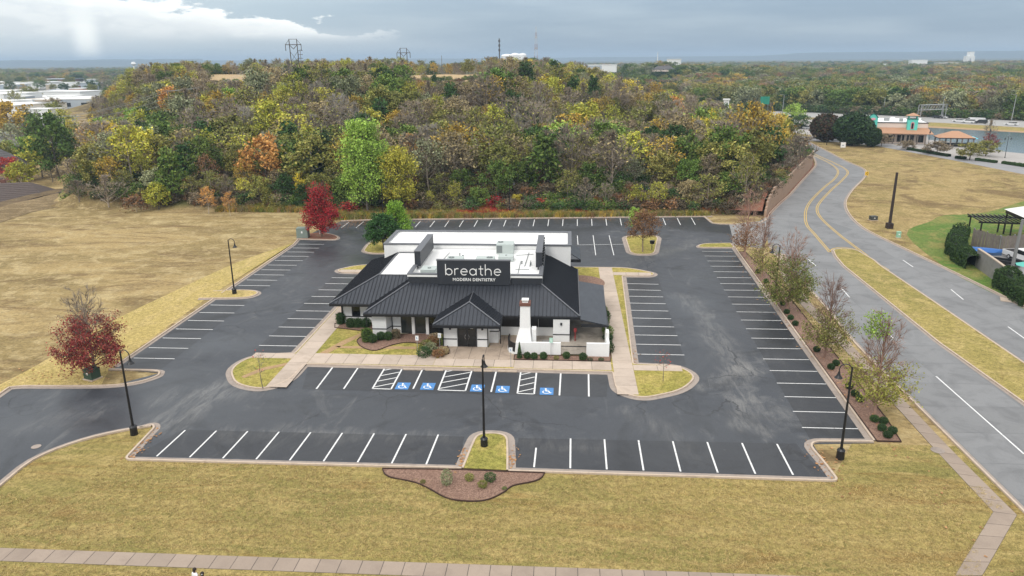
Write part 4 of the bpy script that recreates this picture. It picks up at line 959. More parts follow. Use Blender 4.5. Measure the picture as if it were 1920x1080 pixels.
# rooftop units
def unit(name, label, x0, x1, y0, y1, z0, z1, fans, grp=None, grille=True):
    u = thing(name, label, 'rooftop unit', (x0, y0, z0), 0, grp); w_, d_, h_ = x1 - x0, y1 - y0, z1 - z0
    MB().box(0, w_, 0, d_, .08, h_).build('casing', HVAC, u); MB().box(.1, w_ - .1, .1, d_ - .1, 0, .08).build('curb', MEMB, u)
    if grille: MB().box(.05, w_ * .35, -.02, .0, .2, h_ - .15).build('grille', HVACG, u)
    for fx, fy, fr_ in fans:
        f = MB().cyl(fx, fy, h_, h_ + .06, fr_, n=16).build('fan_guard', HVACG, u)
        MB().cyl(fx, fy, h_ + .06, h_ + .08, fr_ * .25, n=8).build('fan_hub', HVAC, f)
unit('rooftop_unit', 'large pale green air handler on the white roof, right of centre', 1.75, 3.9, 22.6, 24.6, 5.72, 7.0, [(.45, 1.3, .34)])
unit('rooftop_unit', 'low grey unit with one fan behind the left end of the name panel', -3.5, -1.6, 16.2, 17.6, 5.72, 6.8, [(.5, .6, .34)])
unit('rooftop_unit', 'low grey unit with one fan behind the middle of the name panel', -.1, 2.1, 16.4, 17.7, 5.72, 6.8, [(1.6, .6, .36)])
unit('rooftop_unit', 'pale green boxy unit at the left end of the front parapet', -5.9, -4.2, 12.4, 14.2, 5.72, 6.5, [(.9, .8, .2)], None, False)
unit('rooftop_unit', 'wide pale unit in front of the large air handler', 2.3, 4.1, 19.0, 20.6, 5.72, 6.35, [(.9, .8, .1)], None, False)
pp = thing('roof_pipework', 'thin conduits running over the white roof beside the right screen', 'pipework')
for a in ([(5.0, 14, 5.8), (5.0, 19.0, 5.8)], [(4.6, 15.5, 5.8), (6.2, 15.5, 5.8)], [(5.6, 17, 5.8), (5.8, 23.5, 5.8)], [(6.2, 17, 5.8), (6.2, 19.5, 5.8)], [(-4.6, 18, 5.8), (-4.2, 23, 5.8)], [(4.3, 22, 5.8), (6.4, 22.6, 5.8)]): MB().tube(a, .035, 5).build('pipe', HVACG, pp)
for x, y in ((-2.7, 21.6), (-2.2, 20.8), (-3.0, 20.2), (-3.6, 19.4), (5.2, 18.2), (.5, 19), (6.3, 17.6)):
    v_ = MB(); v_.cyl(x, y, 5.72, 6.0, .07, n=8); v_.cyl(x, y, 6.0, 6.08, .13, .1, 8); v_.build('roof_vent', HVACG, label='small vent pipe on the white roof ' + {-2.7: 'behind the letter b', -2.2: 'left of centre, nearer one', -3.0: 'left of centre, by the left screen', -3.6: 'nearest the left roof screen', 5.2: 'beside the thin conduits', .5: 'behind the middle of the name panel', 6.3: 'beside the right roof screen'}[x], cat='vent', group='vents on the clinic roof')

# ------------------------------------------------------------------ lamps, signs, stops
def lamp_post(px, py, label, rot, H=7.3, sc=1, twin=False, base=True, z=0.0, mat=BLKM):
    x, y = P(px, py) if py is not None else px
    t = thing('lamp_post', label, 'lamp post', (x, y, z), rot, 'black gooseneck lamps round the car park')
    if base: b = MB(); b.cyl(0, 0, 0, .72, .30, .28, 14); b.cyl(0, 0, .72, .86, .31, .2, 14); b.build('base', BLKM, t); 
    MB().tube([(0, 0, .0), (0, 0, 1.2), (0, 0, H)], [.12, .10, .065], 10).build('pole', BLKM, t)
    for s in ((1, -1) if twin else (1,)):
        arc = [(s * (.42 - .42 * math.cos(a)), 0, H - .25 + .42 * math.sin(a) * 1.0) for a in np.linspace(0, PI, 9)]
        am = MB().tube([(0, 0, H - .6)] + arc + [(s * .84, 0, H - .5)], .04, 6).build('arm', BLKM, t)
        hd = MB(); hd.tube([(s * .84, 0, H - .45), (s * .84, 0, H - .62), (s * .84, 0, H - .75), (s * .84, 0, H - .95)], [.06, .10, .14, .30], 12)
        hd = hd.build('lamp_shade', BLKM, t); MB().cyl(s * .84, 0, H - .975, H - .952, .25, n=12).build('lens', pmat('lens', (.5, .5, .48), .3), hd)
    return t
lamp_post(252, 815, 'black gooseneck lamp post on the front left kerb tip, beside the entry drive', R(-12))
lamp_post(440, 552, 'black gooseneck lamp post on the small verge island by the left row of bays', R(-5))
lamp_post(908, 838, 'black gooseneck lamp post seen edge-on, on the grass nose at the front centre', R(88), H=7.4)
lamp_post(1575, 860, 'black gooseneck lamp post on the lawn corner at the front right', R(168), H=7.5)
lamp_post(1452, 566, 'black gooseneck lamp post half hidden behind the olive maple on the right strip', R(180), H=7.2, base=False)
lamp_post(956, 404, 'dark lamp post at the back kerb behind the clinic, left of the island tree', R(0), H=7.0)
lamp_post(719, 410, 'dark lamp post at the back kerb in front of the tall lime tree', R(0), H=7.0)
lamp_post(1206, 400, 'twin-headed dark lamp post at the back kerb behind the rust-leaved tree', R(0), H=5.8, twin=True)
x, y = P(1667, 428)
t = thing('light_standard', 'tall dark brown square post without a head, standing in the straw field beyond the road', 'post', (x, y, 0), 0)
MB().box(-.5, .5, -.5, .5, 0, .95).build('base', pmat('brown_metal', (.03, .018, .016), .6), t); MB().tube([(0, 0, .95), (.02, 0, 9.8)], [.26, .2], 6).build('pole', MATS['brown_metal'], t)
def post_sign(px, py, label, h=1.75, w=.34, hh=.46, mat=BWHITE, dy=0, grp='accessible parking signs by the front walk'):
    x, y = P(px, py, .15); t = thing('parking_sign', label, 'sign', (x, y, .15), 0, grp)
    MB().box(-.025, .025, -.02, .02, 0, h).build('pole', GALV, t)
    p = MB().box(-w / 2, w / 2, -.035, -.02, h - hh, h + .06).build('sign_plate', mat, t)
    s = MB()
    s.box(-.07, -.01, -.041, -.036, h - hh * .35, h - hh * .2); s.box(-.05, .0, -.041, -.036, h - hh * .65, h - hh * .35); s.box(0, .08, -.041, -.036, h - hh * .65, h - hh * .58)
    s.build('emblem', PAINTB if mat is BWHITE else BWHITE, p)
post_sign(783, 660, 'white accessible parking sign left of the entrance shrubs'); post_sign(825, 655, 'white accessible parking sign just left of the porch')
post_sign(958, 688, 'white accessible parking sign in front of the curved black screen', 2.0); post_sign(1033, 669, 'pale green accessible parking sign in front of the patio wall', 2.0, mat=pmat('pale_green_sign', (.45, .72, .60), .6))
for i, (x0, lb) in enumerate(((-5.35, 'leftmost of the four, beside the first hatched aisle'), (-3.2, 'left of the wide hatched aisle'), (1.6, 'right of the wide hatched aisle, behind the centre lamp post'), (4.0, 'rightmost of the four, beside the last hatched aisle'))):
    m = MB(); m.loft([[(a, y_, z_) for y_, z_ in ((-.1, 0), (.1, 0), (.07, .13), (-.07, .13))] for a in (0, .05, 1.75, 1.8)]); 
    m.build('wheel_stop', KERB, loc=(x0, -.75, .03), label='concrete wheel stop, ' + lb, cat='wheel stop', group='wheel stops at the accessible bays')
# cabinets and small fittings
def cabinet(px, py, label, wd, dp, h, mat, rot=0, name='utility_cabinet', lid=True):
    x, y = P(px, py); t = thing(name, label, 'utility box', (x, y, terr(x, y)), rot)
    MB().box(-wd / 2, wd / 2, -dp / 2, dp / 2, .12, h).build('body', mat, t); MB().box(-wd / 2 - .1, wd / 2 + .1, -dp / 2 - .1, dp / 2 + .1, 0, .12).build('plinth', KERB, t)
    if lid: MB().box(-wd / 2 - .03, wd / 2 + .03, -dp / 2 - .03, dp / 2 + .03, h, h + .06).build('lid', mat, t)
    MB().box(-.12, .12, -dp / 2 - .012, -dp / 2 - .002, h * .55, h * .75).build('notice', BWHITE, t); return t
cabinet(174, 710, 'dark green transformer box under the maroon maple', 1.1, 1.0, 1.05, GBOX, R(-20)); cabinet(569, 446, 'grey green switch cabinet beside the red tree at the back left corner', 1.9, 1.5, 1.75, GYBOX, R(5))
cabinet(1637, 413, 'small dark box on bare soil in the field beyond the road', 1.2, .9, .75, pmat('dark_box', (.05, .055, .05), .6), R(10))
cabinet(1684, 446, 'pale green service pedestal left of the green lawn', .6, .5, 1.0, pmat('mint', (.28, .52, .38), .6), 0)
x, y = P(1895, 564); MB().box(-1.1, 1.1, -.8, .8, 0, .12).build('access_cover', KERB, loc=(x, y, 0), rot=R(-25), label='square concrete utility lid in the green verge by the road', cat='lid')
x, y = P(68, 838); m = MB(); m.cyl(0, 0, .02, .04, .36, n=20); mo = m.build('manhole_cover', GUT, loc=(x, y, 0.005), label='round manhole cover in the entry drive', cat='manhole')
x, y = P(1758, 845); MB().cyl(0, 0, .02, .05, .5, n=16).build('manhole_cover', GUT, loc=(x, y, 0), label='round cover in the lawn beside the roadside footpath', cat='manhole')
x, y = P(1222, 470); t = thing('litter_bin', 'black box on a post under the rust-leaved tree', 'bin', (x, y, .13)); MB().box(-.05, .05, -.05, .05, 0, 1.0).build('post', BLKM, t); MB().loft([[(-.3, -.25, 1.0), (.3, -.25, 1.0), (.3, .25, 1.0), (-.3, .25, 1.0)], [(-.38, -.3, 1.5), (.38, -.3, 1.5), (.38, .3, 1.5), (-.38, .3, 1.5)]]).build('box', BLKM, t)
x, y = P(600, 440); MB().cyl(0, 0, 0, .9, .12, n=8).build('bollard', BWHITE, loc=(x, y, .1), label='short white bollard on the leafy bed by the red tree', cat='bollard')
x, y = P(988, 397); MB().cyl(0, 0, 0, .8, .25, .18, n=8).build('marker_post', BWHITE, loc=(x, y, .2), label='short white marker in the weeds behind the back kerb', cat='marker')
# chevron and notice boards
def board(px, py, label, wd, hh, h, mat, rot=0, legs=2, name='notice_board', deco=None):
    x, y = P(px, py); t = thing(name, label, 'sign', (x, y, 0), rot)
    for s in ((-1, 1) if legs == 2 else (0,)): MB().box(s * wd * .42 - .05, s * wd * .42 + .05, -.05, .05, 0, h).build('leg', GALV, t)
    p = MB().box(-wd / 2, wd / 2, -.09, -.051, h - hh, h).build('panel', mat, t)
    if deco: deco(p, wd, hh, h)
def sketch(p, wd, hh, h): MB().box(-wd * .25, wd * .2, -.095, -.091, h - hh * .7, h - hh * .45).build('print', pmat('grey_print', (.45, .47, .5), .7), p)
def chev(p, wd, hh, h):
    m = MB(); m.loft([[(-.1, y_, h - hh * .5), (.12, y_, h - hh * .15), (.28, y_, h - hh * .15), (.06, y_, h - hh * .5), (.28, y_, h - hh * .85), (.12, y_, h - hh * .85)] for y_ in (-.091, -.096)]); m.build('chevron', BLKM, p)
board(1580, 279, 'white notice board on two legs at the far tip of the straw field', 1.7, 1.7, 2.1, BWHITE, R(10), deco=sketch)
board(1624, 333, 'small yellow chevron warning sign on the outside of the road bend', .8, .95, 1.5, pmat('sign_yellow', (.75, .45, .02), .6), R(0), 1, 'warning_sign', chev)
# white framed panel cut by the lower right corner
x, y = P(1921, 1104); t = thing('framed_panel', 'white framed dark mesh panel at the bottom right corner', 'panel', (x, y, 0), R(20))
for a in ((0, 0), (1.6, 0)): MB().box(a[0] - .08, a[0] + .08, -.06, .06, 0, 1.7).build('upright', BWHITE, t)
MB().box(.08, 1.52, -.05, .05, 1.5, 1.66).build('top_bar', BWHITE, t); MB().tube([(.08, 0, .1), (1.52, 0, 1.5)], .05, 6).build('brace', BWHITE, t); MB().box(.08, 1.52, .01, .03, .1, 1.5).build('mesh_panel', pmat('dark_mesh', (.02, .02, .025), .8), t)

# ------------------------------------------------------------------ people
def skin_body(name, joints, edges, radii, mat, parent):
    me = bpy.data.meshes.new(name); me.from_pydata(joints, edges, []); o = bpy.data.objects.new(name, me); COL.objects.link(o)
    md = o.modifiers.new('s', 'SKIN'); 
    for i, r_ in enumerate(radii): me.skin_vertices[0].data[i].radius = (r_, r_) if not isinstance(r_, tuple) else r_
    me.skin_vertices[0].data[0].use_root = True
    s = o.modifiers.new('d', 'SUBSURF'); s.levels = 2
    dg = bpy.context.evaluated_depsgraph_get(); m2 = bpy.data.meshes.new_from_object(o.evaluated_get(dg)); bpy.data.objects.remove(o)
    m2.materials.clear(); m2.materials.append(mat); m2.polygons.foreach_set('use_smooth', [True] * len(m2.polygons))
    return m2
def person(px, py, rot, label, top, legs, hair, hat=False):
    x, y = P(px, py); skin = pmat('skin', (.42, .26, .19), .6)
    J = [(0, 0, .95), (0, 0, 1.2), (0, -.01, 1.42), (0, -.02, 1.52), (0, -.05, 1.64), (-.1, 0, .9), (-.11, -.02, .5), (-.11, .03, .09), (-.11, -.12, .05), (.1, 0, .9), (.11, -.02, .5), (.11, .03, .09), (.11, -.12, .05),
         (-.2, 0, 1.4), (-.25, .02, 1.12), (-.14, -.26, 1.08), (.2, 0, 1.4), (.25, .02, 1.12), (.14, -.26, 1.08)]
    E_ = [(0, 1), (1, 2), (2, 3), (3, 4), (0, 5), (5, 6), (6, 7), (7, 8), (0, 9), (9, 10), (10, 11), (11, 12), (2, 13), (13, 14), (14, 15), (2, 16), (16, 17), (17, 18)]
    Rr = [(.15, .11), (.14, .10), (.15, .10), .055, .085, .085, .06, .04, .035, .085, .06, .04, .035, .065, .045, .032, .065, .045, .032]
    body = skin_body('body', J, E_, Rr, skin, None)
    body.materials.append(top); body.materials.append(legs)
    for p in body.polygons:
        z = p.center.z
        if z < .98 and abs(p.center.x) < .22 and p.center.y > -.2: p.material_index = 2
        elif z < 1.5 and not (p.center.y < -.14): p.material_index = 1
    t = obj('person', body, None, (x, y, 0), rot, .98, label, 'person')
    h = MB(); h.ell((0, -.05, 1.66), (.095, .11, .125), 14, 9); hd = h.build('head', skin, t, smooth_=True)
    f = MB(); f.loft([[(-.015, -.155, 1.63), (.015, -.155, 1.63), (0, -.15, 1.67)], [(-.012, -.18, 1.635), (.012, -.18, 1.635), (0, -.16, 1.66)]]); f.build('nose', skin, hd)
    e = MB()
    for s in (-1, 1): e.ell((s * .035, -.152, 1.675), (.013, .008, .009), 8, 5)
    e.build('eyes', BLKM, hd); ea = MB()
    for s in (-1, 1): ea.ell((s * .097, -.05, 1.655), (.012, .02, .033), 8, 5)
    ea.build('ears', skin, hd); MB().box(-.028, .028, -.157, -.15, 1.60, 1.607).build('mouth', pmat('lips', (.3, .1, .09), .6), hd)
    hr = MB(); hr.ell((0, -.025, 1.70), (.108, .115, .105), 14, 8); hr.ell((0, .02, 1.62), (.095, .075, .11), 12, 7); hr.build('hair', hair, t, smooth_=True)
    if hat: MB().box(-.03, .03, .085, .1, 1.68, 1.72).build('hair_clip', BWHITE, t)
    hm = MB()
    for s in (-1, 1):
        c0 = Vector((s * .14, -.29, 1.08)); hm.ell(c0, (.035, .05, .02), 8, 6)
        for k in range(4): fx = (k - 1.5) * .018; L_ = (.05, .06, .056, .042)[k]; hm.tube([c0 + Vector((fx, -.035, 0)), c0 + Vector((fx, -.035 - L_ * .6, -.004)), c0 + Vector((fx * .9, -.035 - L_, -.02))], [.009, .008, .006], 5)
        hm.tube([c0 + Vector((-s * .03, 0, .0)), c0 + Vector((-s * .05, -.03, .005)), c0 + Vector((-s * .045, -.06, 0))], [.010, .009, .007], 5)
    hm.build('hands', skin, t)
    return t
person(371, 1114, R(150), 'person in a white shirt with short dark hair, left one of the pair', pmat('white_shirt', (.8, .8, .82), .8), pmat('jeans', (.06, .08, .13), .8), pmat('dark_hair', (.02, .012, .008), .7))
person(386, 1122, R(200), 'person in a black top with a pale hair clip, right one of the pair', pmat('black_shirt', (.015, .015, .018), .8), MATS['jeans'], MATS['dark_hair'], True)

# ------------------------------------------------------------------ trees
def rdir(rng):
    z = rng.uniform(-1, 1); a = rng.uniform(0, 2 * PI); r = math.sqrt(1 - z * z); return Vector((r * math.cos(a), r * math.sin(a), z))
def leaf_quads(pts, size, rng, flat=.0):
    """numpy leaf quads at pts (n,3); sizes vary"""
    pts = np.asarray(pts, float); n = len(pts); r = np.random.RandomState(rng.randint(0, 1 << 30))
    a = r.normal(size=(n, 3)); a /= np.linalg.norm(a, axis=1)[:, None]; b = r.normal(size=(n, 3)); b[:, 2] *= (1 - flat)
    b = b - (a * b).sum(1)[:, None] * a; b /= np.linalg.norm(b, axis=1)[:, None] + 1e-9
    s = size * r.uniform(.55, 1.25, n)[:, None]
    q = np.stack([pts - a * s, pts + b * s * .55, pts + a * s, pts - b * s * .55], 1).reshape(-1, 3)
    return q, np.arange(n * 4).reshape(-1, 4)
def np_mesh(name, v, f, mat):
    me = bpy.data.meshes.new(name); nf = len(f); k = f.shape[1]
    me.vertices.add(len(v)); me.vertices.foreach_set('co', v.astype(np.float32).ravel())
    me.loops.add(nf * k); me.loops.foreach_set('vertex_index', f.astype(np.int32).ravel())
    me.polygons.add(nf); me.polygons.foreach_set('loop_start', np.arange(0, nf * k, k, dtype=np.int32))
    me.materials.append(mat); me.update(); me.validate(); return me
def tree_mesh(seed, H=1.0, rad=.38, base=.2, limbs=14, subs=4, twigs=5, tip=1.0, leaves=900, leaf=.035, sig=.05, shape='round', lmin=0.0, lmax=1.0, trunk_r=.018, up=.5, twig_r=.004, bark=None, leafmat=None, core=.25, twl=.07, dense=0):
    """unit-height tree: returns (wood mesh, crown mesh). lmin/lmax: height band that still carries leaves"""
    rng = random.Random(seed); w = MB(); tips = []
    def env(t):
        t = max(0, min(1, t))
        if shape == 'round': return rad * math.sin(PI * min(1, max(.03, t)) ** .8) ** .6
        if shape == 'cone': return rad * (1 - t) ** .8 + .02
        if shape == 'vase': return rad * (.55 + .6 * t) * (1 if t < .6 else math.sqrt(max(.02, 1 - ((t - .6) / .42) ** 2)))
        if shape == 'oval': return rad * math.sin(PI * (t * .85 + .08)) ** .75
        if shape == 'low': return rad * (.62 + 1.3 * t if t < .29 else max(.2, 1 - (t - .29) * .98))
    top = H * (.97 if shape != 'round' else .88); bend = [rng.uniform(-.02, .02) for _ in range(2)]
    tp = lambda t: Vector((bend[0] * math.sin(t * 3), bend[1] * math.sin(t * 4), t * top))
    w.tube([tp(k / 6) for k in range(7)], [trunk_r * (1 - .85 * k / 6) for k in range(7)], 6)
    for i in range(limbs):
        t0 = base + (.93 - base) * ((i + rng.random()) / limbs) * (1 if shape in ('cone',) else .92)
        az = i * 2.399 + rng.uniform(-.4, .4); t1 = t0 + (rng.uniform(.06, .2) if shape == 'low' else up * rng.uniform(.12, .34) if shape != 'cone' else -.01)
        if shape == 'low': t0 = base + (t0 - base) * .82
        rr = env((t1 * H - base * .7) / (1 - base * .7)) * rng.uniform(.7, 1.08)
        p0 = tp(t0); p2 = Vector((math.cos(az) * rr, math.sin(az) * rr, min(t1, 1.0) * H)); mid = p0.lerp(p2, .5) + Vector((0, 0, -.02 if shape == 'cone' else .0)) + rdir(rng) * .015
        r0 = trunk_r * .42 * (1 - t0 * .5)
        w.tube([p0, mid, p2], [r0, r0 * .6, r0 * .18], 4); tips += [p0.lerp(mid, .5), mid, mid.lerp(p2, .5), p2] * dense
        for s in range(subs):
            k = rng.uniform(.25, 1); q0 = (p0.lerp(mid, k * 2) if k < .5 else mid.lerp(p2, k * 2 - 1))
            d = (Vector((math.cos(az), math.sin(az), up * rng.uniform(-.2, 1.4))).normalized() + rdir(rng) * .75).normalized(); L_ = rr * rng.uniform(.25, .55) + .02
            q1 = q0 + d * L_
            rxy = math.hypot(q1.x, q1.y); lim = env((q1.z / H - base * .7) / (1 - base * .7)) * 1.12 + .02
            if rxy > lim: q1.x *= lim / rxy; q1.y *= lim / rxy
            w.tube([q0, q1], [r0 * .35, r0 * .12], 3, cap=False); tips.append(q1); tips.append(q0.lerp(q1, .5))
            for _ in range(twigs):
                a0 = q0.lerp(q1, rng.uniform(.2, 1)); dd = (d + rdir(rng) * .8 + Vector((0, 0, up * .5))).normalized(); e = a0 + dd * twl * rng.uniform(.6, 1.4)
                n = dd.cross(rdir(rng)).normalized() * twig_r
                w.add([a0 - n, a0 + n, e], [(0, 1, 2)])
                if rng.random() < tip: tips.append(e)
    wood = w.mesh('wood', bark or TREEB)
    crown = None
    if leaves:
        tt = [t for t in tips if lmin <= t.z / H <= lmax] or tips; pts = []
        for _ in range(leaves):
            c = tt[rng.randrange(len(tt))]
            if shape == 'low':
                for _k in range(3):
                    if rng.random() < (c.z / H / lmax) ** 2: c = tt[rng.randrange(len(tt))]
            p = Vector((c.x + rng.gauss(0, sig), c.y + rng.gauss(0, sig), c.z + rng.gauss(0, sig * .8)))
            pts.append(p)
        v, f = leaf_quads(pts, leaf, rng); crown = np_mesh('leaves', v, f, leafmat or LEAF['olive'])
    return wood, crown
def place_tree(meshes, x, y, z, H, label, rot=0, group=None, leaf=None, bark=None, name='tree', cat='tree', wide=1.0, kind=None):
    wood, crown = meshes
    t = thing(name, label, cat, (x, y, z), rot, group); t.scale = (H * wide, H * wide, H)
    a = obj('trunk', wood, t)
    if bark: a.material_slots[0].link = 'OBJECT'; a.material_slots[0].material = bark
    if crown:
        b = obj('crown', crown, t)
        if leaf: b.material_slots[0].link = 'OBJECT'; b.material_slots[0].material = leaf
    return t
# near trees, each grown on its own
def near(px, py, ptop, label, seed, **k):
    x, y = P(px, py); zz = k.pop('z', .05); Hh = HT(px, ptop, y) - zz; rotz = k.pop('rot', seed); nm = k.pop('nm', 'tree'); z0 = zz
    return place_tree(tree_mesh(seed, **k), x, y, z0, Hh, label, rotz, name=nm)
near(180, 706, 536, 'maroon maple with a bare twiggy top beside the transformer box, left of the lot', 11, rad=.33, base=.09, limbs=54, subs=6, twigs=9, leaves=11500, leaf=.0105, sig=.023, shape='low', lmax=.68, leafmat=leaf_mat('russet', (.125, .024, .026), (.205, .052, .042)), trunk_r=.013, up=1.3, dense=3, twig_r=.0017, bark=TWIG, twl=.055, nm='maple_tree')
near(604, 446, 338, 'bright red maple with orange centre at the back left corner of the lot', 12, rad=.28, base=.1, limbs=44, subs=6, twigs=6, leaves=9500, leaf=.014, sig=.026, shape='low', lmax=.97, leafmat=LEAF['red'], trunk_r=.014, up=1.2, dense=3, twig_r=.003, bark=TWIGD, nm='maple_tree')
near(1205, 474, 396, 'rust-leaved young tree in the grass island behind the clinic', 13, rad=.34, base=.26, limbs=26, subs=5, twigs=7, leaves=4800, leaf=.017, sig=.035, shape='oval', leafmat=LEAF['rust'], trunk_r=.016, up=.8, twig_r=.0035, bark=TWIGD)
near(720, 470, 402, 'round dark green tree at the left rear corner of the clinic', 14, rad=.42, base=.22, limbs=26, subs=5, twigs=5, leaves=9000, leaf=.026, sig=.045, shape='round', leafmat=leaf_mat('deep', (.03, .075, .02), (.055, .105, .03)), trunk_r=.025, up=.5)
near(744, 448, 376, 'bright yellow green tree behind the round dark green one', 15, rad=.34, base=.16, limbs=26, subs=5, twigs=5, leaves=8500, leaf=.021, sig=.042, shape='cone', leafmat=leaf_mat('fresh', (.12, .22, .03), (.19, .29, .05)), trunk_r=.02, up=.5)
near(1190, 428, 390, 'small light green sapling at the back kerb beside the rust-leaved tree', 16, rad=.26, base=.15, limbs=14, subs=4, twigs=5, leaves=1200, leaf=.04, sig=.05, shape='oval', leafmat=LEAF['lime'])
strip = [
 (1396, 482, 350, 'rust and grey half-bare tree, farthest of the row along the right strip', dict(rad=.19, leaves=1700, leafmat=LEAF['rust'], lmax=.5, limbs=44)),
 (1429, 520, 396, 'slim bare-topped tree with green lower leaves, second farthest on the right strip', dict(rad=.19, leaves=2000, leafmat=LEAF['olive'], lmax=.5, limbs=44)),
 (1475, 584, 432, 'wide olive green maple with a twiggy crown top, middle of the right strip', dict(rad=.29, leaves=9500, leafmat=leaf_mat('olive_green', (.085, .105, .028), (.15, .15, .045)), lmax=.68, limbs=54)),
 (1545, 672, 505, 'half-bare olive tree standing where the link path crosses the strip', dict(rad=.24, leaves=3600, leafmat=LEAF['olive'], lmax=.55, limbs=48)),
 (1640, 778, 578, 'large half-bare tree with green tips at its top, nearest on the right strip', dict(rad=.26, leaves=3800, leafmat=leaf_mat('olive_lime', (.17, .17, .04), (.20, .20, .06)), lmax=.5, limbs=52))]
for i, (a, b, c, lb, kw) in enumerate(strip):
    near(a, b, c, lb, 21 + i, base=.07, subs=5, twigs=8, leaf=.0105, sig=.026, shape='low', trunk_r=.012, up=1.3, twig_r=.0016, bark=TWIGR, twl=.06, dense=3, **kw)
# the green tips at the top of the nearest tree
x, y = P(1640, 778)
rg = random.Random(3); Hn = HT(1640, 578, y)
pts = [Vector((rg.gauss(-.09, .055), rg.gauss(0, .05), rg.uniform(.74, .96))) for _ in range(700)]
v, f = leaf_quads(pts, .011, rg); tp_ = [o for o in COL.objects if o.get('label', '').startswith('large half-bare tree with green tips')][0]
obj('crown', np_mesh('tip_leaves', v, f, LEAF['lime']), tp_).rotation_euler = (0, 0, -25)
near(493, 730, 655, 'thin bare sapling in the left nose island', 31, rad=.22, base=.4, limbs=9, subs=3, twigs=3, leaves=14, leaf=.022, sig=.04, shape='oval', leafmat=LEAF['red'], trunk_r=.011, bark=TREEG, z=.13, nm='sapling')
near(1243, 717, 658, 'thin reddish sapling in the right nose island', 32, rad=.28, base=.4, limbs=12, subs=4, twigs=4, leaves=60, leaf=.022, sig=.05, shape='oval', leafmat=LEAF['red'], trunk_r=.012, bark=TREEG, z=.13, nm='sapling')

# ---- hill wood: shared crowns
FULL = [tree_mesh(100 + i, rad=.36, base=.2, limbs=15, subs=4, twigs=4, leaves=2300, leaf=.031, sig=.044, shape=('round', 'oval')[i % 2], twig_r=.005) for i in range(5)]
SPAR = [tree_mesh(110 + i, rad=.37, base=.2, limbs=18, subs=5, twigs=7, leaves=1150, leaf=.026, sig=.036, shape=('round', 'oval')[i % 2], twig_r=.0045, bark=TWIG, up=1.0) for i in range(5)]
BARE = [tree_mesh(120 + i, rad=.38, base=.16, limbs=24, subs=6, twigs=12, leaves=200, leaf=.024, sig=.04, shape=('round', 'vase')[i % 2], twig_r=.004, bark=TWIG, up=1.3, twl=.09) for i in range(5)]
CONI = [tree_mesh(130 + i, rad=.30, base=.06, limbs=36, subs=4, twigs=2, leaves=1900, leaf=.034, sig=.03, shape='cone', leafmat=LEAF['dark']) for i in range(2)]
SHRB = [tree_mesh(140 + i, rad=.62, base=.05, limbs=14, subs=4, twigs=6, leaves=420, leaf=.075, sig=.09, shape='round', twig_r=.010, bark=TWIG, up=.8, twl=.16) for i in range(4)]
KIND = dict(full=FULL, spar=SPAR, bare=BARE, coni=CONI, shrb=SHRB)
COLS = [(120, 'by the left edge'), (260, 'above the bare bank'), (420, 'above the left field'), (560, 'behind the grey green cabinet'), (640, 'behind the red maple'), (770, 'behind the lime poplar'), (880, 'behind the left roof screen'), (975, 'behind the name panel'), (1090, 'behind the right roof screen'), (1190, 'left of the twin-headed lamp'), (1280, 'behind the rust-leaved tree'), (1390, 'behind the back right bays'), (9999, 'above the retaining wall')]
def region(x, y):
    a = math.atan2(x - CX, y - CY) + PH; k = 960 + 1464 * math.tan(a); f = y - y0_(x)
    return ('at the foot of the hill ' if f < 14 else 'low on the hill ' if f < 40 else 'midway up the hill ' if f < 80 else 'high on the hill ') + next(t for u, t in COLS if k < u)
taken = []
def special(px, py, ptop, kind, leafn, label, wide=1.0, onhill=True, k=0, bark=None, name='tree'):
    if onhill: h = ground_hit(px, py)
    else: xx, yy = P(px, py); h = (xx, yy, terr(xx, yy))
    if not h: return
    x, y, z = h; Hh = max(1.2, HT(px, ptop, y) - z); ms = KIND[kind]
    place_tree(ms[k % len(ms)], x, y, z - .1, Hh, label, k * 1.7 + px, leaf=LEAF[leafn], bark=bark, wide=wide, name=name); taken.append((x, y, Hh * .25 * wide))
big = [(690, 402, 228, 'tall lime green poplar towering over the back kerb, left of centre', LEAF['lime'], dict(rad=.215, leaves=17000, shape='oval', base=.06, leaf=.0125, sig=.026, limbs=38, subs=7)),
       (748, 402, 278, 'yellow green tree leaning right beside the tall lime poplar', LEAF['ygreen'], dict(rad=.27, leaves=8000, shape='vase', base=.1, leaf=.016, sig=.04, limbs=26, subs=5))]
for i, (a, b, c, lb, lm_, kw) in enumerate(big):
    near(a, b, c, lb, 51 + i, twigs=5, leafmat=lm_, trunk_r=.014, up=.9, bark=TREEG, nm='poplar_tree', z=.3, **kw); taken.append((*P(a, b), 3.5))
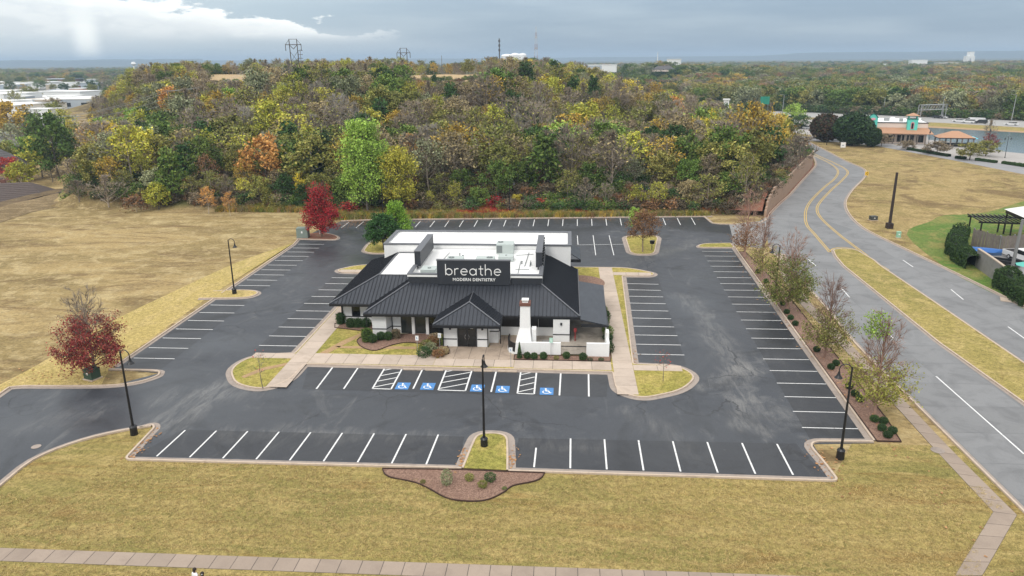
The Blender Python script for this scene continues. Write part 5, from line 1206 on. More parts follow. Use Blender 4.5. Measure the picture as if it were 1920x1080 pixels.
SP = [(1020, 352, 245, 'coni', 'green', 'broad green cedar low on the slope, right of centre', 1.2), (1075, 200, 143, 'coni', 'dark', 'dark conifer standing out near the hill crest, left of the pair', 1.0), (1112, 208, 140, 'coni', 'dark', 'dark conifer near the hill crest, right of the pair', .8),
      (1357, 255, 192, 'coni', 'dark', 'narrow dark cypress among golden trees at the right of the hill', .55), (815, 165, 138, 'coni', 'dark', 'small dark conifer tip at the edge of the tan pasture', .9),
      (672, 238, 176, 'full', 'gold', 'round golden tree in the middle left of the hill', 1.0), (400, 298, 236, 'spar', 'yellow', 'slim bright yellow tree left of centre on the slope', .7), (552, 212, 168, 'full', 'orange', 'orange tree high on the left slope', .7), (535, 225, 160, 'full', 'ygreen', 'lime yellow tree beside the orange one high on the slope', .9),
      (487, 180, 142, 'full', 'orange', 'large orange-gold crown near the crest on the left', 1.2), (392, 402, 350, 'spar', 'orange', 'small orange tree at the foot of the left slope', .8), (432, 405, 360, 'spar', 'orange', 'second small orange tree at the foot of the left slope', .7), (298, 394, 342, 'full', 'ygreen', 'yellow green bush tree at the foot of the left slope', 1.1), (256, 398, 366, 'shrb', 'rust', 'rusty round bush at the foot of the left slope', 1.1),
      (135, 268, 224, 'full', 'yellow', 'slim yellow-orange tree at the far left of the slope', .7), (190, 306, 270, 'full', 'ygreen', 'yellow green tree at the left of the slope', 1.2), (340, 325, 235, 'full', 'green', 'broad mid green tree on the left slope', .9), (325, 378, 275, 'coni', 'green', 'dark green cedar low on the left slope', .9),
      (440, 235, 165, 'full', 'lime', 'lime green tree high on the left slope', .9), (390, 350, 290, 'spar', 'rust', 'rusty brown tree low on the left slope', .9), (970, 260, 216, 'full', 'ygreen', 'round yellow green crown right of centre', 1.3), (1178, 205, 150, 'spar', 'yellow', 'yellow spreading tree at the clearing, left of the pair', 1.1), (1226, 208, 153, 'spar', 'gold', 'golden spreading tree at the clearing, right of the pair', 1.0),
      (1316, 290, 222, 'spar', 'yellow', 'bright yellow tree on the right slope', .9), (1338, 320, 236, 'full', 'ygreen', 'tall yellow green tree on the right slope', .7), (1405, 330, 192, 'spar', 'gold', 'large golden tree at the right shoulder of the hill', .9), (1440, 300, 205, 'full', 'gold', 'dense gold-green tree above the retaining wall', .8), (1395, 395, 285, 'spar', 'olive', 'tall thin-leaved tree by the back right corner of the lot', .7),
      (1497, 330, 255, 'bare', 'brown', 'grey bare tree above the end of the retaining wall', 1.2), (1465, 350, 275, 'bare', 'brown', 'brown bare tree above the retaining wall', 1.2), (1140, 290, 225, 'full', 'lime', 'yellow green tree low right of centre', .8), (1290, 360, 295, 'full', 'green', 'green bushy tree low on the right slope', 1.0), (770, 330, 250, 'spar', 'orange', 'orange tinged tree right of the tall lime poplar', .8),
      (788, 312, 262, 'spar', 'yellow', 'yellow topped tree right of the tall lime poplar', .7), (720, 285, 232, 'spar', 'orange', 'orange crown peeping out behind the tall lime poplar', .8), (585, 320, 235, 'spar', 'ygreen', 'yellow green thin tree left of the tall lime poplar', 1.0), (565, 372, 322, 'spar', 'yellow', 'slim yellow tree left of the red maple', .6), (935, 380, 300, 'full', 'green', 'dark green bushy tree just right of centre', 1.0), (1105, 372, 305, 'full', 'green', 'low green tree right of centre above the red weeds', 1.0),
      (855, 392, 340, 'spar', 'ygreen', 'small yellow green sapling tree above the back kerb', .8), (807, 392, 357, 'spar', 'ygreen', 'narrow yellow green sapling left of a similar one above the back kerb', .6), (970, 393, 362, 'full', 'yellow', 'small bright yellow tree by the back kerb', .8), (1192, 398, 345, 'spar', 'ygreen', 'pale yellow green tree behind the twin-headed lamp, left of the pair', .9), (1230, 398, 340, 'spar', 'ygreen', 'pale yellow green tree behind the twin-headed lamp, right of the pair', .9),
      (658, 402, 378, 'shrb', 'red', 'low scarlet bush at the back kerb left of the lime poplar', 1.3), (1010, 392, 372, 'shrb', 'red', 'reddish bush in the weeds right of the small yellow tree', 1.3), (930, 392, 368, 'shrb', 'red', 'reddish bush in the weeds left of the small yellow tree', 1.3), (1065, 395, 372, 'shrb', 'rust', 'rust-red bush in the weeds right of centre', 1.3)]
for i, s in enumerate(SP): special(*s[:6], s[6], k=i)
# left group of garden trees
LT = [(22, 268, 190, 'full', 'gold', 'large gold-olive tree at the left edge of the picture', 1.3), (60, 262, 205, 'spar', 'sage', 'pale sage tree next to the gold-olive one at the left edge', 1.3), (45, 355, 300, 'full', 'ygreen', 'bright yellow green tree beside the dark shingle roof', 1.2), (20, 345, 292, 'full', 'red', 'dark red tree tucked behind the bright yellow green one', 1.1),
      (80, 335, 258, 'full', 'ygreen', 'tall pale yellow green tree at the left', 1.1), (60, 320, 255, 'full', 'lime', 'pale green tree behind the yellow green one at the left', 1.2), (113, 340, 212, 'full', 'green', 'tall dark green tree at the left of the hill', .8), (30, 300, 232, 'spar', 'sage', 'pale grey green tree between gold-olive and sage crowns', 1.2), (5, 330, 262, 'full', 'olive', 'olive tree behind the pale shingle roof', 1.1), (128, 320, 240, 'full', 'green', 'mid green tree right of the tall dark conifer', .9), (75, 300, 238, 'spar', 'tan', 'tan thin-leaved tree among the pale crowns at the left', 1.2), (150, 290, 232, 'spar', 'olive', 'olive spreading tree above the slim yellow-orange one', 1.2), (122, 262, 205, 'spar', 'ygreen', 'yellow green spreading tree at the top left of the slope', 1.3), (96, 300, 208, 'full', 'green', 'tall green tree with yellow top at the left', .9), (100, 345, 310, 'bare', 'brown', 'low purplish bare thicket tree at the left', 1.6), (56, 262, 242, 'full', 'maroon', 'small maroon crown among pale trees at the left', 1.6), (150, 385, 338, 'bare', 'brown', 'bare tree at the left end of the slope foot', 1.5), (205, 392, 330, 'bare', 'tan', 'brown bare tree at the slope foot, left', 1.4), (140, 345, 300, 'bare', 'brown', 'dusky bare tree behind the left end of the slope', 1.4)]
for i, s in enumerate(LT): special(*s[:6], s[6], onhill=True, k=i + 3)

rng = random.Random(77)
cands = []
cell = {}
def free(x, y, r):
    ix, iy = int(x // 8), int(y // 8)
    for a in range(ix - 1, ix + 2):
        for b in range(iy - 1, iy + 2):
            for q in cell.get((a, b), []):
                if (q[0] - x) ** 2 + (q[1] - y) ** 2 < r * r: return False
    return True
tries = 0
while len(cands) < 1500 and tries < 60000:
    tries += 1
    y = 78 + (rng.random() ** 1.15) * 330; x = rng.uniform(-290, 95)
    if not (y > y0_(x) + 2.5 and xl_(y) + 3 < x < xr_(y) - 6.5): continue
    u = 960 + 1464 * math.tan(math.atan2(x - CX, y - CY) + PH)
    if u < -60 or u > 1560: continue
    z = terr(x, y); hcap = 99
    if 385 < u < 480 or 765 < u < 915 or 1160 < u < 1245:          # pasture openings on the crown
        D_ = math.hypot(x - CX, y - CY); lo = 153 if u < 1100 else 203
        if (232 < y < 345 if u < 1100 else 150 < y < 178): continue
        a_, b_, d_ = ray(u, lo); zc_ = CAMH + d_ * D_ / math.hypot(a_, b_)
        if y <= (232 if u < 1100 else 150): hcap = max(2.6, zc_ - z)
    if any((q[0] - x) ** 2 + (q[1] - y) ** 2 < (q[2] + 1.6) ** 2 for q in taken): continue
    r = 3.2 if y < 130 else 4.3 if y < 230 else 5.6
    if not free(x, y, r): continue
    cell.setdefault((int(x // 8), int(y // 8)), []).append((x, y))
    d = math.hypot(x - CX, y - CY); front = y - y0_(x)
    Hh = rng.uniform(4.2, 7.2) if front < 10 else rng.uniform(5.6, 12.2) if front < 120 else rng.uniform(5.4, 9.2)
    Hh = min(Hh, hcap)
    n1 = mn.noise(Vector((x * .03, y * .03, 7))) ; n2 = mn.noise(Vector((x * .05, y * .05, 17)))
    r1 = rng.random() + n1 * .55
    if r1 < .33: k, lf = 'bare', rng.choice(['brown', 'tan', 'tan', 'olive'])
    elif r1 < .80: k, lf = 'spar', rng.choice(['olive', 'tan', 'gold', 'olive', 'ygreen', 'ygreen', 'sage', 'tan', 'olive', 'brown', 'gold'])
    elif r1 < 1.0 or n2 < 0: k, lf = 'full', rng.choice(['olive', 'green', 'olive', 'ygreen', 'olive', 'sage', 'green', 'tan', 'gold', 'ygreen'])
    else: k, lf = 'full', rng.choice(['green', 'dark', 'green', 'olive'])
    if front < 45 and n2 > .2: k, lf = 'full', rng.choice(['green', 'green', 'olive', 'dark'])
    if rng.random() < .025: k, lf = 'coni', 'dark'
    if rng.random() < .02: k, lf = 'full', rng.choice(['orange', 'yellow', 'lime'])
    cands.append((d / Hh, x, y, z, Hh, k, lf, rng.random() * 6.28, rng.uniform(.9, 1.3), rng.randrange(10)))
cands.sort()
LOOK = dict(full='leafy', spar='thin-leaved', bare='bare', coni='conifer')
CNAME = dict(olive='olive', tan='tan', brown='brown', gold='golden', ygreen='yellow green', rust='rusty', sage='sage green', green='mid green', dark='dark green', orange='orange', yellow='yellow', lime='lime green', red='red', maroon='maroon')
PALEB = pmat('birch_bark', (.34, .31, .27), .9)
NI = 235; USED = set()
for c in cands[:NI]:
    _, x, y, z, Hh, k, lf, rz, wd, sd = c; ms = KIND[k]
    size = 'small' if Hh < 6 else 'tall' if Hh > 9 else 'mid-sized'
    lb = f"{size} {LOOK[k]} {CNAME[lf]} tree {region(x, y)}"
    for alt in (lb, ('broad ' if wd > 1.1 else 'narrow ') + lb, ('slim ' if wd < 1.0 else 'spreading ') + lb):
        if alt not in USED: lb = alt; break
    USED.add(lb)
    place_tree(ms[sd % len(ms)], x, y, z - .1, Hh, lb, rz, 'trees of the wooded hill', LEAF[lf], PALEB if (sd + int(Hh * 10)) % 7 == 0 else None, wide=wd)
# the rest of the wood, thickets, weeds and far woodland: instanced stuff
PROTO = {}
def proto(kind, lf, i=0):
    key = (kind, lf, i)
    if key in PROTO: return PROTO[key]
    wood, crown = KIND[kind][i % len(KIND[kind])]
    vs = [v.co[:] for v in wood.vertices]; fs = [tuple(p.vertices) for p in wood.polygons]; mi = [0] * len(fs)
    if crown:
        n = len(vs); vs += [v.co[:] for v in crown.vertices]; cf = [tuple(a + n for a in p.vertices) for p in crown.polygons]; fs += cf; mi += [1] * len(cf)
    me = bpy.data.meshes.new('clump'); me.from_pydata(vs, [], fs); me.materials.append(wood.materials[0]); me.materials.append(LEAF[lf]); me.polygons.foreach_set('material_index', mi)
    o = bpy.data.objects.new('clump_%03d' % len(PROTO), me); PROTO[key] = o; return o
def scatter(name, pts, protos, label=None, cat=None):
    """pts: (x,y,z,scale,rot,proto index,width)"""
    co = bpy.data.collections.new(name + '_sources')
    for i, p in enumerate(protos):
        q = p.copy(); q.name = 'src_%03d' % i; co.objects.link(q)
    names = sorted(o.name for o in co.objects)
    me = bpy.data.meshes.new(name); me.vertices.add(len(pts)); A = np.array(pts, float)
    me.vertices.foreach_set('co', A[:, :3].astype(np.float32).ravel())
    for an, ty, cols in (('sc', 'FLOAT_VECTOR', None), ('rz', 'FLOAT_VECTOR', None), ('ix', 'INT', None)):
        at = me.attributes.new(an, ty, 'POINT')
        if an == 'sc': at.data.foreach_set('vector', np.stack([A[:, 3] * A[:, 6], A[:, 3] * A[:, 6], A[:, 3]], 1).astype(np.float32).ravel())
        elif an == 'rz': at.data.foreach_set('vector', np.stack([A[:, 4] * 0, A[:, 4] * 0, A[:, 4]], 1).astype(np.float32).ravel())
        else: at.data.foreach_set('value', A[:, 5].astype(np.int32))
    o = obj(name, me, kind='stuff', label=label, cat=cat)
    g = bpy.data.node_groups.new(name, 'GeometryNodeTree'); g.interface.new_socket('Geometry', in_out='INPUT', socket_type='NodeSocketGeometry'); g.interface.new_socket('Geometry', in_out='OUTPUT', socket_type='NodeSocketGeometry')
    gi, go = g.nodes.new('NodeGroupInput'), g.nodes.new('NodeGroupOutput'); ip = g.nodes.new('GeometryNodeInstanceOnPoints'); ci = g.nodes.new('GeometryNodeCollectionInfo')
    ci.inputs['Collection'].default_value = co; ci.inputs['Separate Children'].default_value = True; ci.inputs['Reset Children'].default_value = True
    def na(an, dt): n = g.nodes.new('GeometryNodeInputNamedAttribute'); n.data_type = dt; n.inputs[0].default_value = an; return n.outputs[0]
    e2r = g.nodes.new('FunctionNodeEulerToRotation')
    g.links.new(na('rz', 'FLOAT_VECTOR'), e2r.inputs[0]); g.links.new(e2r.outputs[0], ip.inputs['Rotation'])
    g.links.new(gi.outputs[0], ip.inputs['Points']); g.links.new(ci.outputs[0], ip.inputs['Instance']); ip.inputs['Pick Instance'].default_value = True
    g.links.new(na('ix', 'INT'), ip.inputs['Instance Index']); g.links.new(na('sc', 'FLOAT_VECTOR'), ip.inputs['Scale']); g.links.new(ip.outputs[0], go.inputs[0])
    o.modifiers.new('instances', 'NODES').node_group = g
    return o
combos = sorted({(c[5], c[6]) for c in cands[NI:]})
pr_ = [proto(k, l, i) for i, (k, l) in enumerate(combos)]
scatter('hill_wood', [(c[1], c[2], c[3] - .1, c[4], c[7], combos.index((c[5], c[6])), c[8]) for c in cands[NI:]], pr_, 'autumn wood covering the upper slopes and crown of the hill', 'wood')
# undergrowth
ul = ['brown', 'dark', 'olive', 'green', 'rust', 'under', 'under', 'dark']
LEAF['under'] = leaf_mat('under', (.06, .048, .03), (.09, .07, .042))
up_ = [proto('shrb', l, i) for i, l in enumerate(ul)]
pts = []
for _ in range(30000):
    y = 77 + rng.random() ** 1.3 * 210; x = rng.uniform(-210, 93)
    if not (y > y0_(x) + 1.5 and xl_(y) - 2 < x < xr_(y) - 1.4): continue
    if y > 200 and rng.random() < .75: continue
    n2 = mn.noise(Vector((x * .04, y * .04, 27)))
    k = rng.choice([3, 3, 1, 7]) if n2 > .12 else rng.choice([0, 0, 2, 4, 5, 1, 6])
    zz = terr(x, y)
    if x > xr_(y) - 7.5: zz = max(zz, 3.1 * ss((y - 72) / 14) * ss((178 - y) / 24))
    pts.append((x, y, zz - .1, rng.uniform(1.1, 2.7), rng.random() * 6.28, k, rng.uniform(.9, 1.4)))
    if len(pts) > 6500: break
scatter('undergrowth', pts, up_, 'brown and green thicket filling the gaps between the trees of the hill', 'undergrowth')
# weeds along the back kerb and right strip verge
def tuft(seed, lf, n=60, h=1.0):
    r = random.Random(seed); m = MB()
    for _ in range(n):
        a = r.uniform(0, 6.28); rr = r.random() * .45; p = Vector((math.cos(a) * rr, math.sin(a) * rr, 0)); t_ = p + Vector((r.gauss(0, .22), r.gauss(0, .22), h * r.uniform(.5, 1))); nn = Vector((math.cos(a + 1.5), math.sin(a + 1.5), 0)) * .035
        m.add([p - nn, p + nn, t_], [(0, 1, 2)])
    o = bpy.data.objects.new('tuft', m.mesh('tuft', LEAF[lf])); return o
wt = [tuft(1, 'tan'), tuft(2, 'rust'), tuft(3, 'olive'), tuft(4, 'red'), tuft(5, 'gold'), tuft(6, 'green')]
pts = []
for _ in range(7000):
    x = rng.uniform(-60, 46); f = rng.random() ** 1.4 * 9; y = (69.9 + (x + 26) * .078 if x > -34 else 76) + .5 + f
    if x > 42 - (y - 75) * .0 and y < 78: continue
    if x > 38 and y < 77: continue
    u = mn.noise(Vector((x * .08, y * .15, 5)))
    red = math.exp(-((x - 3) / 16) ** 2)
    k = rng.choice([3, 1, 3, 4]) if (u + red * .5 > .28 and f > 2.0) else rng.choice([0, 2, 4, 1, 2, 5])
    pts.append((x, y, terr(x, y), rng.uniform(.6, 1.35), rng.random() * 6.28, k, rng.uniform(.8, 1.3)))
scatter('roadside_weeds', pts, wt, 'tall straw, olive and red weeds behind the back kerb', 'weeds')
# red leaf litter sprinkled at kerbs
pts = []
for (cx, cy, sx, sy, n) in ((2.7, -17.4, .22, .8, 45), (6.5, -17.4, .22, .8, 45), (29.9, -16.5, .5, 1.4, 60), (36.2, 10, .6, 20, 260), (-30, 66.5, 2.4, 2.0, 260), (-24, 68.6, 8, .6, 300), (10, 71.8, 16, .5, 200), (17.3, 3, .3, 2, 60), (-23, -17.0, .3, 1.2, 60), (-38, -3.6, 3, 1.0, 120)):
    for _ in range(n): pts.append((rng.gauss(cx, sx), rng.gauss(cy, sy), .045, rng.uniform(.05, .12), rng.random() * 6, 0, 1))
lm = MB().add([(-1, -.6, .1), (1, -.5, .3), (.9, .6, .1), (-.8, .7, .4)], [(0, 1, 2, 3)]).mesh('leaf', LEAF['rust']); lo = bpy.data.objects.new('leaf', lm)
scatter('fallen_leaves', pts, [lo], 'dry red-brown leaves lying along the kerbs', 'leaves')

LEAF['straw'] = leaf_mat('straw', (.26, .20, .09), (.36, .275, .125), .3); LEAF['drygreen'] = leaf_mat('drygreen', (.19, .17, .065), (.26, .215, .085), .3)
gt = [tuft(11, 'straw', 22, .28), tuft(12, 'straw', 22, .28), tuft(13, 'drygreen', 22, .28), tuft(14, 'drygreen', 22, .25)]
pts = []
for _ in range(26000):
    x, y = rng.uniform(-34, 40), rng.uniform(-33, -19.1)
    if -31.4 < y < -29.4: continue
    if y > -24 and x < -24: continue
    if x > 36.5 - (y + 33) * -.35 - 3 and y < -22: continue
    if 1.0 < x < 9 and y > -22.6 : continue
    if -5 < x < 11 and y > -20.5: continue
    n_ = mn.noise(Vector((x * .35, y * .5, 2)))
    pts.append((x, y, .01, rng.uniform(.16, .34), rng.random() * 6.28, rng.choice([0, 1, 1, 0]) if n_ > -.12 else rng.choice([2, 0, 1]), rng.uniform(.8, 1.4)))
scatter('grass_tufts', pts, gt, 'uneven straw and olive grass tufts of the front lawn', 'grass')
# ---- shrubs by the clinic
def clip_mesh(seed, shape, leafn='box', n=1500, s=.055):
    r = random.Random(seed); pts = []
    for _ in range(n):
        d = rdir(r); k = r.uniform(.8, 1.04) * (1 + .06 * math.sin(d.x * 9 + d.y * 7))
        if shape == 'ball': p = Vector((d.x * .5 * k, d.y * .5 * k, .5 + d.z * .5 * k))
        elif shape == 'cube':
            q = 4; m_ = (abs(d.x) ** q + abs(d.y) ** q + abs(d.z) ** q) ** (1 / q); p = Vector((d.x / m_ * .48 * k, d.y / m_ * .48 * k, .5 + d.z / m_ * .48 * k))
        elif shape == 'cone':
            t = r.random(); rr = .45 * (1 - t) ** .8 * r.uniform(.8, 1.1); a = r.uniform(0, 6.28); p = Vector((rr * math.cos(a), rr * math.sin(a), t))
        else: p = Vector((d.x * .5, d.y * .5, .5 + d.z * .5)) * 1.0 + rdir(r) * .12; p.z = abs(p.z)
        pts.append(p)
    v, f = leaf_quads(pts, s, r); fol = np_mesh('foliage', v, f, LEAF[leafn])
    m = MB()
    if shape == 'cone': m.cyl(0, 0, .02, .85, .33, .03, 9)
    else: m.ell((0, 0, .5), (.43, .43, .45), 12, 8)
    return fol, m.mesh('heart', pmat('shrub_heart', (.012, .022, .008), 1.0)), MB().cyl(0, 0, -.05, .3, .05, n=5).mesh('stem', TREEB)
BALL = [clip_mesh(1, 'ball'), clip_mesh(2, 'ball')]; CUBE = clip_mesh(3, 'cube'); CONE = clip_mesh(4, 'cone', n=1100); LOOSE = [clip_mesh(5, 'loose', 'box', 700, .07), clip_mesh(6, 'loose', 'box', 700, .07)]
def shrub(px, py, wd, h, label, mesh, leafn=None, group=None, xy=None, z=.12):
    x, y = xy or P(px, py, z); t = thing('shrub', label, 'shrub', (x, y, z - .03), px * .37 if px else 0, group); t.scale = (wd, wd, h)
    f = obj('foliage', mesh[0], t)
    if leafn: f.material_slots[0].link = 'OBJECT'; f.material_slots[0].material = LEAF[leafn]
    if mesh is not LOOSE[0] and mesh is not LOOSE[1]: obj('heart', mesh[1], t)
    obj('stem', mesh[2], t)
for px, py, wd, h, lb, ms, lf in (
    (639, 607, 1.0, 1.35, 'dark clipped shrub at the front left corner of the left wing', CUBE, None), (658, 613, 1.0, 1.05, 'squared box shrub under the left wing window, left of three', CUBE, None), (671.5, 613, .95, 1.05, 'squared box shrub under the left wing window, middle of three', CUBE, None), (686, 613, 1.05, 1.05, 'squared box shrub under the left wing window, right of three', CUBE, None),
    (689, 640, 1.2, 1.5, 'taller mid green shrub in front of the left corner pier', CUBE, 'green'), (699, 642, 1.0, 1.0, 'blue-green round shrub before the left corner pier', BALL[0], None), (714.5, 637, .95, .95, 'round box ball, left of two right of the corner pier', BALL[1], None), (728, 637, .95, .95, 'round box ball, right of two right of the corner pier', BALL[0], None), (743, 634, .95, 1.05, 'dusky squared shrub below the white panel by the shop windows', CUBE, 'brown'),
    (974, 671, .62, 1.75, 'slim cone-shaped evergreen at the left end of the patio wall', CONE, None), (988.5, 672, .72, .72, 'box ball in front of the patio wall, first from the left', BALL[0], None), (1001.5, 673, .72, .72, 'box ball in front of the patio wall, second from the left', BALL[1], None), (1019, 673, .78, .78, 'box ball in front of the patio wall, third from the left', BALL[0], None),
    (1043, 673, .5, .35, 'low olive tuft in front of the patio wall', LOOSE[0], 'olive'), (1062, 672, .75, .75, 'box ball in front of the left end of the railing', BALL[1], None), (1093, 675, .85, .8, 'box ball in front of the right end of the railing', BALL[0], None), (1106.5, 676, .5, .3, 'low dark tuft before the right patio wall, left of two', LOOSE[1], None), (1127, 676, .5, .3, 'low dark tuft before the right patio wall, right of two', LOOSE[0], None),
    (838, 908, .75, 1.15, 'tall dusky grass-like shrub in the front mulch bed', LOOSE[0], 'sage'), (880, 900, .6, .5, 'low dusky shrub in the front mulch bed, between two others', LOOSE[1], 'olive'), (919, 901, .75, .6, 'wide dark shrub at the right of the front mulch bed', LOOSE[0], 'box'), (905, 913, .6, .5, 'low shrub nearest the front edge of the mulch bed', LOOSE[1], 'olive'), (946, 917, .3, .2, 'tiny green plant at the right of the front mulch bed', LOOSE[0], 'green'), (793, 905, .35, .25, 'tiny dry plant at the left of the front mulch bed', LOOSE[1], 'olive')):
    shrub(px, py, wd, h, lb, ms, lf, z=.05 if py > 800 else .14)
ORD = ['first', 'second', 'third', 'fourth', 'fifth', 'sixth', 'seventh', 'eighth', 'ninth', 'tenth', 'eleventh', 'twelfth', 'thirteenth', 'fourteenth', 'fifteenth', 'sixteenth', 'seventeenth', 'eighteenth']
for i, (px, py) in enumerate(sorted(((1475, 588), (1482, 599), (1491, 610), (1531, 659), (1558, 692), (1567, 685), (1639, 790), (1656, 794), (1653, 807), (1664, 820), (1673, 812), (1467, 572), (1449, 548), (1436, 530), (1421, 512), (1602, 742), (1592, 728), (1612, 752)), key=lambda q: -q[1])):
    shrub(px, py, .72, .6, ORD[i] + ' box ball from the near end of the mulch strip right of the lot', BALL[i % 2], None, 'box balls in the right mulch strip', z=.06)
for i in range(11):
    shrub(0, 0, .9 + .25 * math.sin(i * 5), .8 + .3 * math.cos(i * 3), ORD[i] + ' shrub from the front in the green row between patio and right walk', LOOSE[i % 2], ('box', 'green', 'box')[i % 3], 'shrub row right of the patio', xy=(14.98 + .02 * i % .1, 4.6 + i * 1.25), z=.14)
for px, py, wd, h, lf, lb in ((800, 655, 1.3, 1.0, 'olive', 'olive shrub under the shop window right of the grass'), (812, 650, 1.2, 1.1, 'rust', 'rusty shrub beside the porch wall'), (795, 668, 1.3, 1.0, 'box', 'dark green spreading shrub at the end of the grass'), (808, 662, 1.2, 1.1, 'sage', 'grey green shrub in the entrance bed'), (822, 668, 1.2, .7, 'rust', 'low russet shrub at the front of the entrance bed'), (832, 664, 1.0, .8, 'tan', 'dry tan shrub next to the porch step'), (826, 646, .9, 1.0, 'green', 'green shrub tight against the porch wall'), (816, 640, 1.3, .9, 'brown', 'brown twiggy shrub under the dark porch window')):
    shrub(px, py, wd, h, lb, LOOSE[0] if px % 2 else LOOSE[1], lf)

# ------------------------------------------------------------------ left-hand houses
def house(px, py, z, wd, dp, wh, rh, rot, label, mat, xy=None):
    x, y = xy or P(px, py, z); t = thing('house', label, 'house', (x, y, z), rot)
    MB().box(-wd / 2, wd / 2, -dp / 2, dp / 2, -.5, wh).build('wall', CREAM if mat is SHING else BRICKR, t)
    o = .5; a = [(-wd / 2 - o, -dp / 2 - o, wh), (wd / 2 + o, -dp / 2 - o, wh), (wd / 2 + o, dp / 2 + o, wh), (-wd / 2 - o, dp / 2 + o, wh)]; r0, r1 = (-wd / 2 + dp * .4, 0, wh + rh), (wd / 2 - dp * .4, 0, wh + rh)
    m = MB(); m.add(a + [r0, r1], [(0, 1, 5, 4), (1, 2, 5), (2, 3, 4, 5), (3, 0, 4), (3, 2, 1, 0)]); rf = m.build('roof', mat, t)
    c = MB()
    n = 12
    for k in range(1, n):                     # raised shingle courses on the near slope
        u = k / n; p, q = Vector(a[0]).lerp(Vector(r0), u), Vector(a[1]).lerp(Vector(r1), u); c.loft([[p + Vector(v) for v in ((0, 0, 0), (0, -.05, .05), (0, .14, .09))], [q + Vector(v) for v in ((0, 0, 0), (0, -.05, .05), (0, .14, .09))]])
    c.build('shingle_course', mat, rf, kind='stuff')
    MB().box(-.5, .5, .6, 1.4, wh + rh * .5, wh + rh + .7).build('chimney', BRICKR, rf); f = MB().box(-1, .4, -dp / 2 - .06, -dp / 2, 1.0, 2.1).build('window', BWHITE, t); MB().box(-.9, .3, -dp / 2 - .08, -dp / 2 - .061, 1.1, 2.0).build('pane', GLASS, f)
    return t
house(15, 400, -5.0, 22, 13, 3.2, 4.0, R(18), 'house with a dark brown shingle hip roof at the left edge below the bare bank', SHING2)
house(-34, 345, -5.0, 20, 17, 5.0, 7.0, R(75), 'house with a pale grey shingle roof cut by the left edge', SHING)

# ------------------------------------------------------------------ beyond the road: yard at the right edge
def hedge(pts, wd, h, label, seed):
    r = random.Random(seed); q = []
    L_ = sum(math.dist(a, b) for a, b in zip(pts, pts[1:])); pl = spline(pts, 6)
    m = MB(); sweep(m, pl, [(wd * .36, 0), (wd * .36, h * .7), (wd * .2, h * .84), (-wd * .2, h * .84), (-wd * .36, h * .7), (-wd * .36, 0)])
    for _ in range(int(L_ * 900)):
        i = r.randrange(len(pl) - 1); p = Vector(pl[i]).lerp(Vector(pl[i + 1]), r.random()); a = r.uniform(0, PI); d = (Vector(pl[i + 1]) - Vector(pl[i])).normalized(); n = Vector((-d.y, d.x))
        k = 1 + .12 * math.sin(p.x * 1.3 + p.y * .9) + .07 * math.sin(p.x * 3.7 - p.y * 2.9) + r.uniform(-.12, .06); u = math.cos(a) * wd * .5 * k; zz = min(h * k, h * k * (abs(math.sin(a)) ** .5)) if r.random() < .6 else r.uniform(.1, h * .9); 
        if zz < h * .88: u = math.copysign(wd * (.48 - .1 * (zz / h) ** 3) * k, u)
        q.append(Vector((p.x + n.x * u, p.y + n.y * u, zz)))
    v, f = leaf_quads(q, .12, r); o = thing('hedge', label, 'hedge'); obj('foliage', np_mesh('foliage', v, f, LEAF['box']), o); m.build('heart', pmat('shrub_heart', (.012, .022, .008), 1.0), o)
hedge(PX([(1800, 445), (1790, 470), (1802, 490), (1824, 505)]), 2.6, 2.3, 'dark clipped hedge bulging round the left corner of the walled yard', 5)
hedge(PX([(1880, 535), (1900, 552), (1935, 578)]), 2.8, 2.5, 'dark hedge at the right edge in front of the grey block wall', 6)
bw = thing('block_wall', 'curved grey masonry wall of the yard between two hedges', 'wall'); q = spline(PX([(1829, 500), (1850, 515), (1878, 537)]), 6)
m = MB(); sweep(m, q, [(-.12, 0), (-.12, 2.6), (.12, 2.6), (.12, 0)]); m.build('masonry', CMU, bw); m = MB(); sweep(m, q, [(-.17, 2.6), (-.17, 2.72), (.17, 2.72), (.17, 2.6)]); m.build('coping', KERB, bw)
yard = sheet('yard_paving', PX([(1832, 462), (1829, 500), (1850, 515), (1880, 537), (1960, 590), (2100, 560), (2100, 440), (1925, 470), (1870, 468)]), SVC, .03)
def board_fence(a, b, h, label):
    a, b = Vector(a), Vector(b); n = int((b - a).length / .32); d = (b - a).normalized(); t = thing('board_fence', label, 'fence', (a.x, a.y, 0), math.atan2(d.y, d.x))
    bd = MB().box(0, .27, -.02, .02, .05, h).mesh('board', WOODG)
    for i in range(n): obj('board', bd, t, (i * .32, rs.uniform(-.03, .03), 0), scale=(1, 1, rs.uniform(.96, 1.04)))
    MB().box(0, n * .32, .03, .1, .5, .62).build('rail', WOODG, t); MB().box(0, n * .32, .03, .1, h - .5, h - .38).build('rail', WOODG, t)
    for i in range(0, n + 1, 8): MB().box(i * .32 - .07, i * .32 + .07, .1, .24, 0, h + .1).build('post', GALV, t)
board_fence(P(1820, 462), P(1872, 478), 2.9, 'weathered board fence behind the blue boat cover'); board_fence(P(1873, 478), P(1960, 470), 2.9, 'weathered board fence behind the white pickup at the right edge')
x, y = P(1846, 482); t = thing('covered_boat', 'boat under a blue cover inside the walled yard', 'boat', (x, y, 0), R(-20))
MB().loft([[(-2.0 + a, w_ * k, z_) for w_, z_ in ((-.9, .9), (-.75, .45), (.75, .45), (.9, .9))] for a, k in ((0, .9), (1.5, 1), (3, .8), (4.1, .1))]).build('hull', pmat('hull', (.05, .1, .2), .4), t)
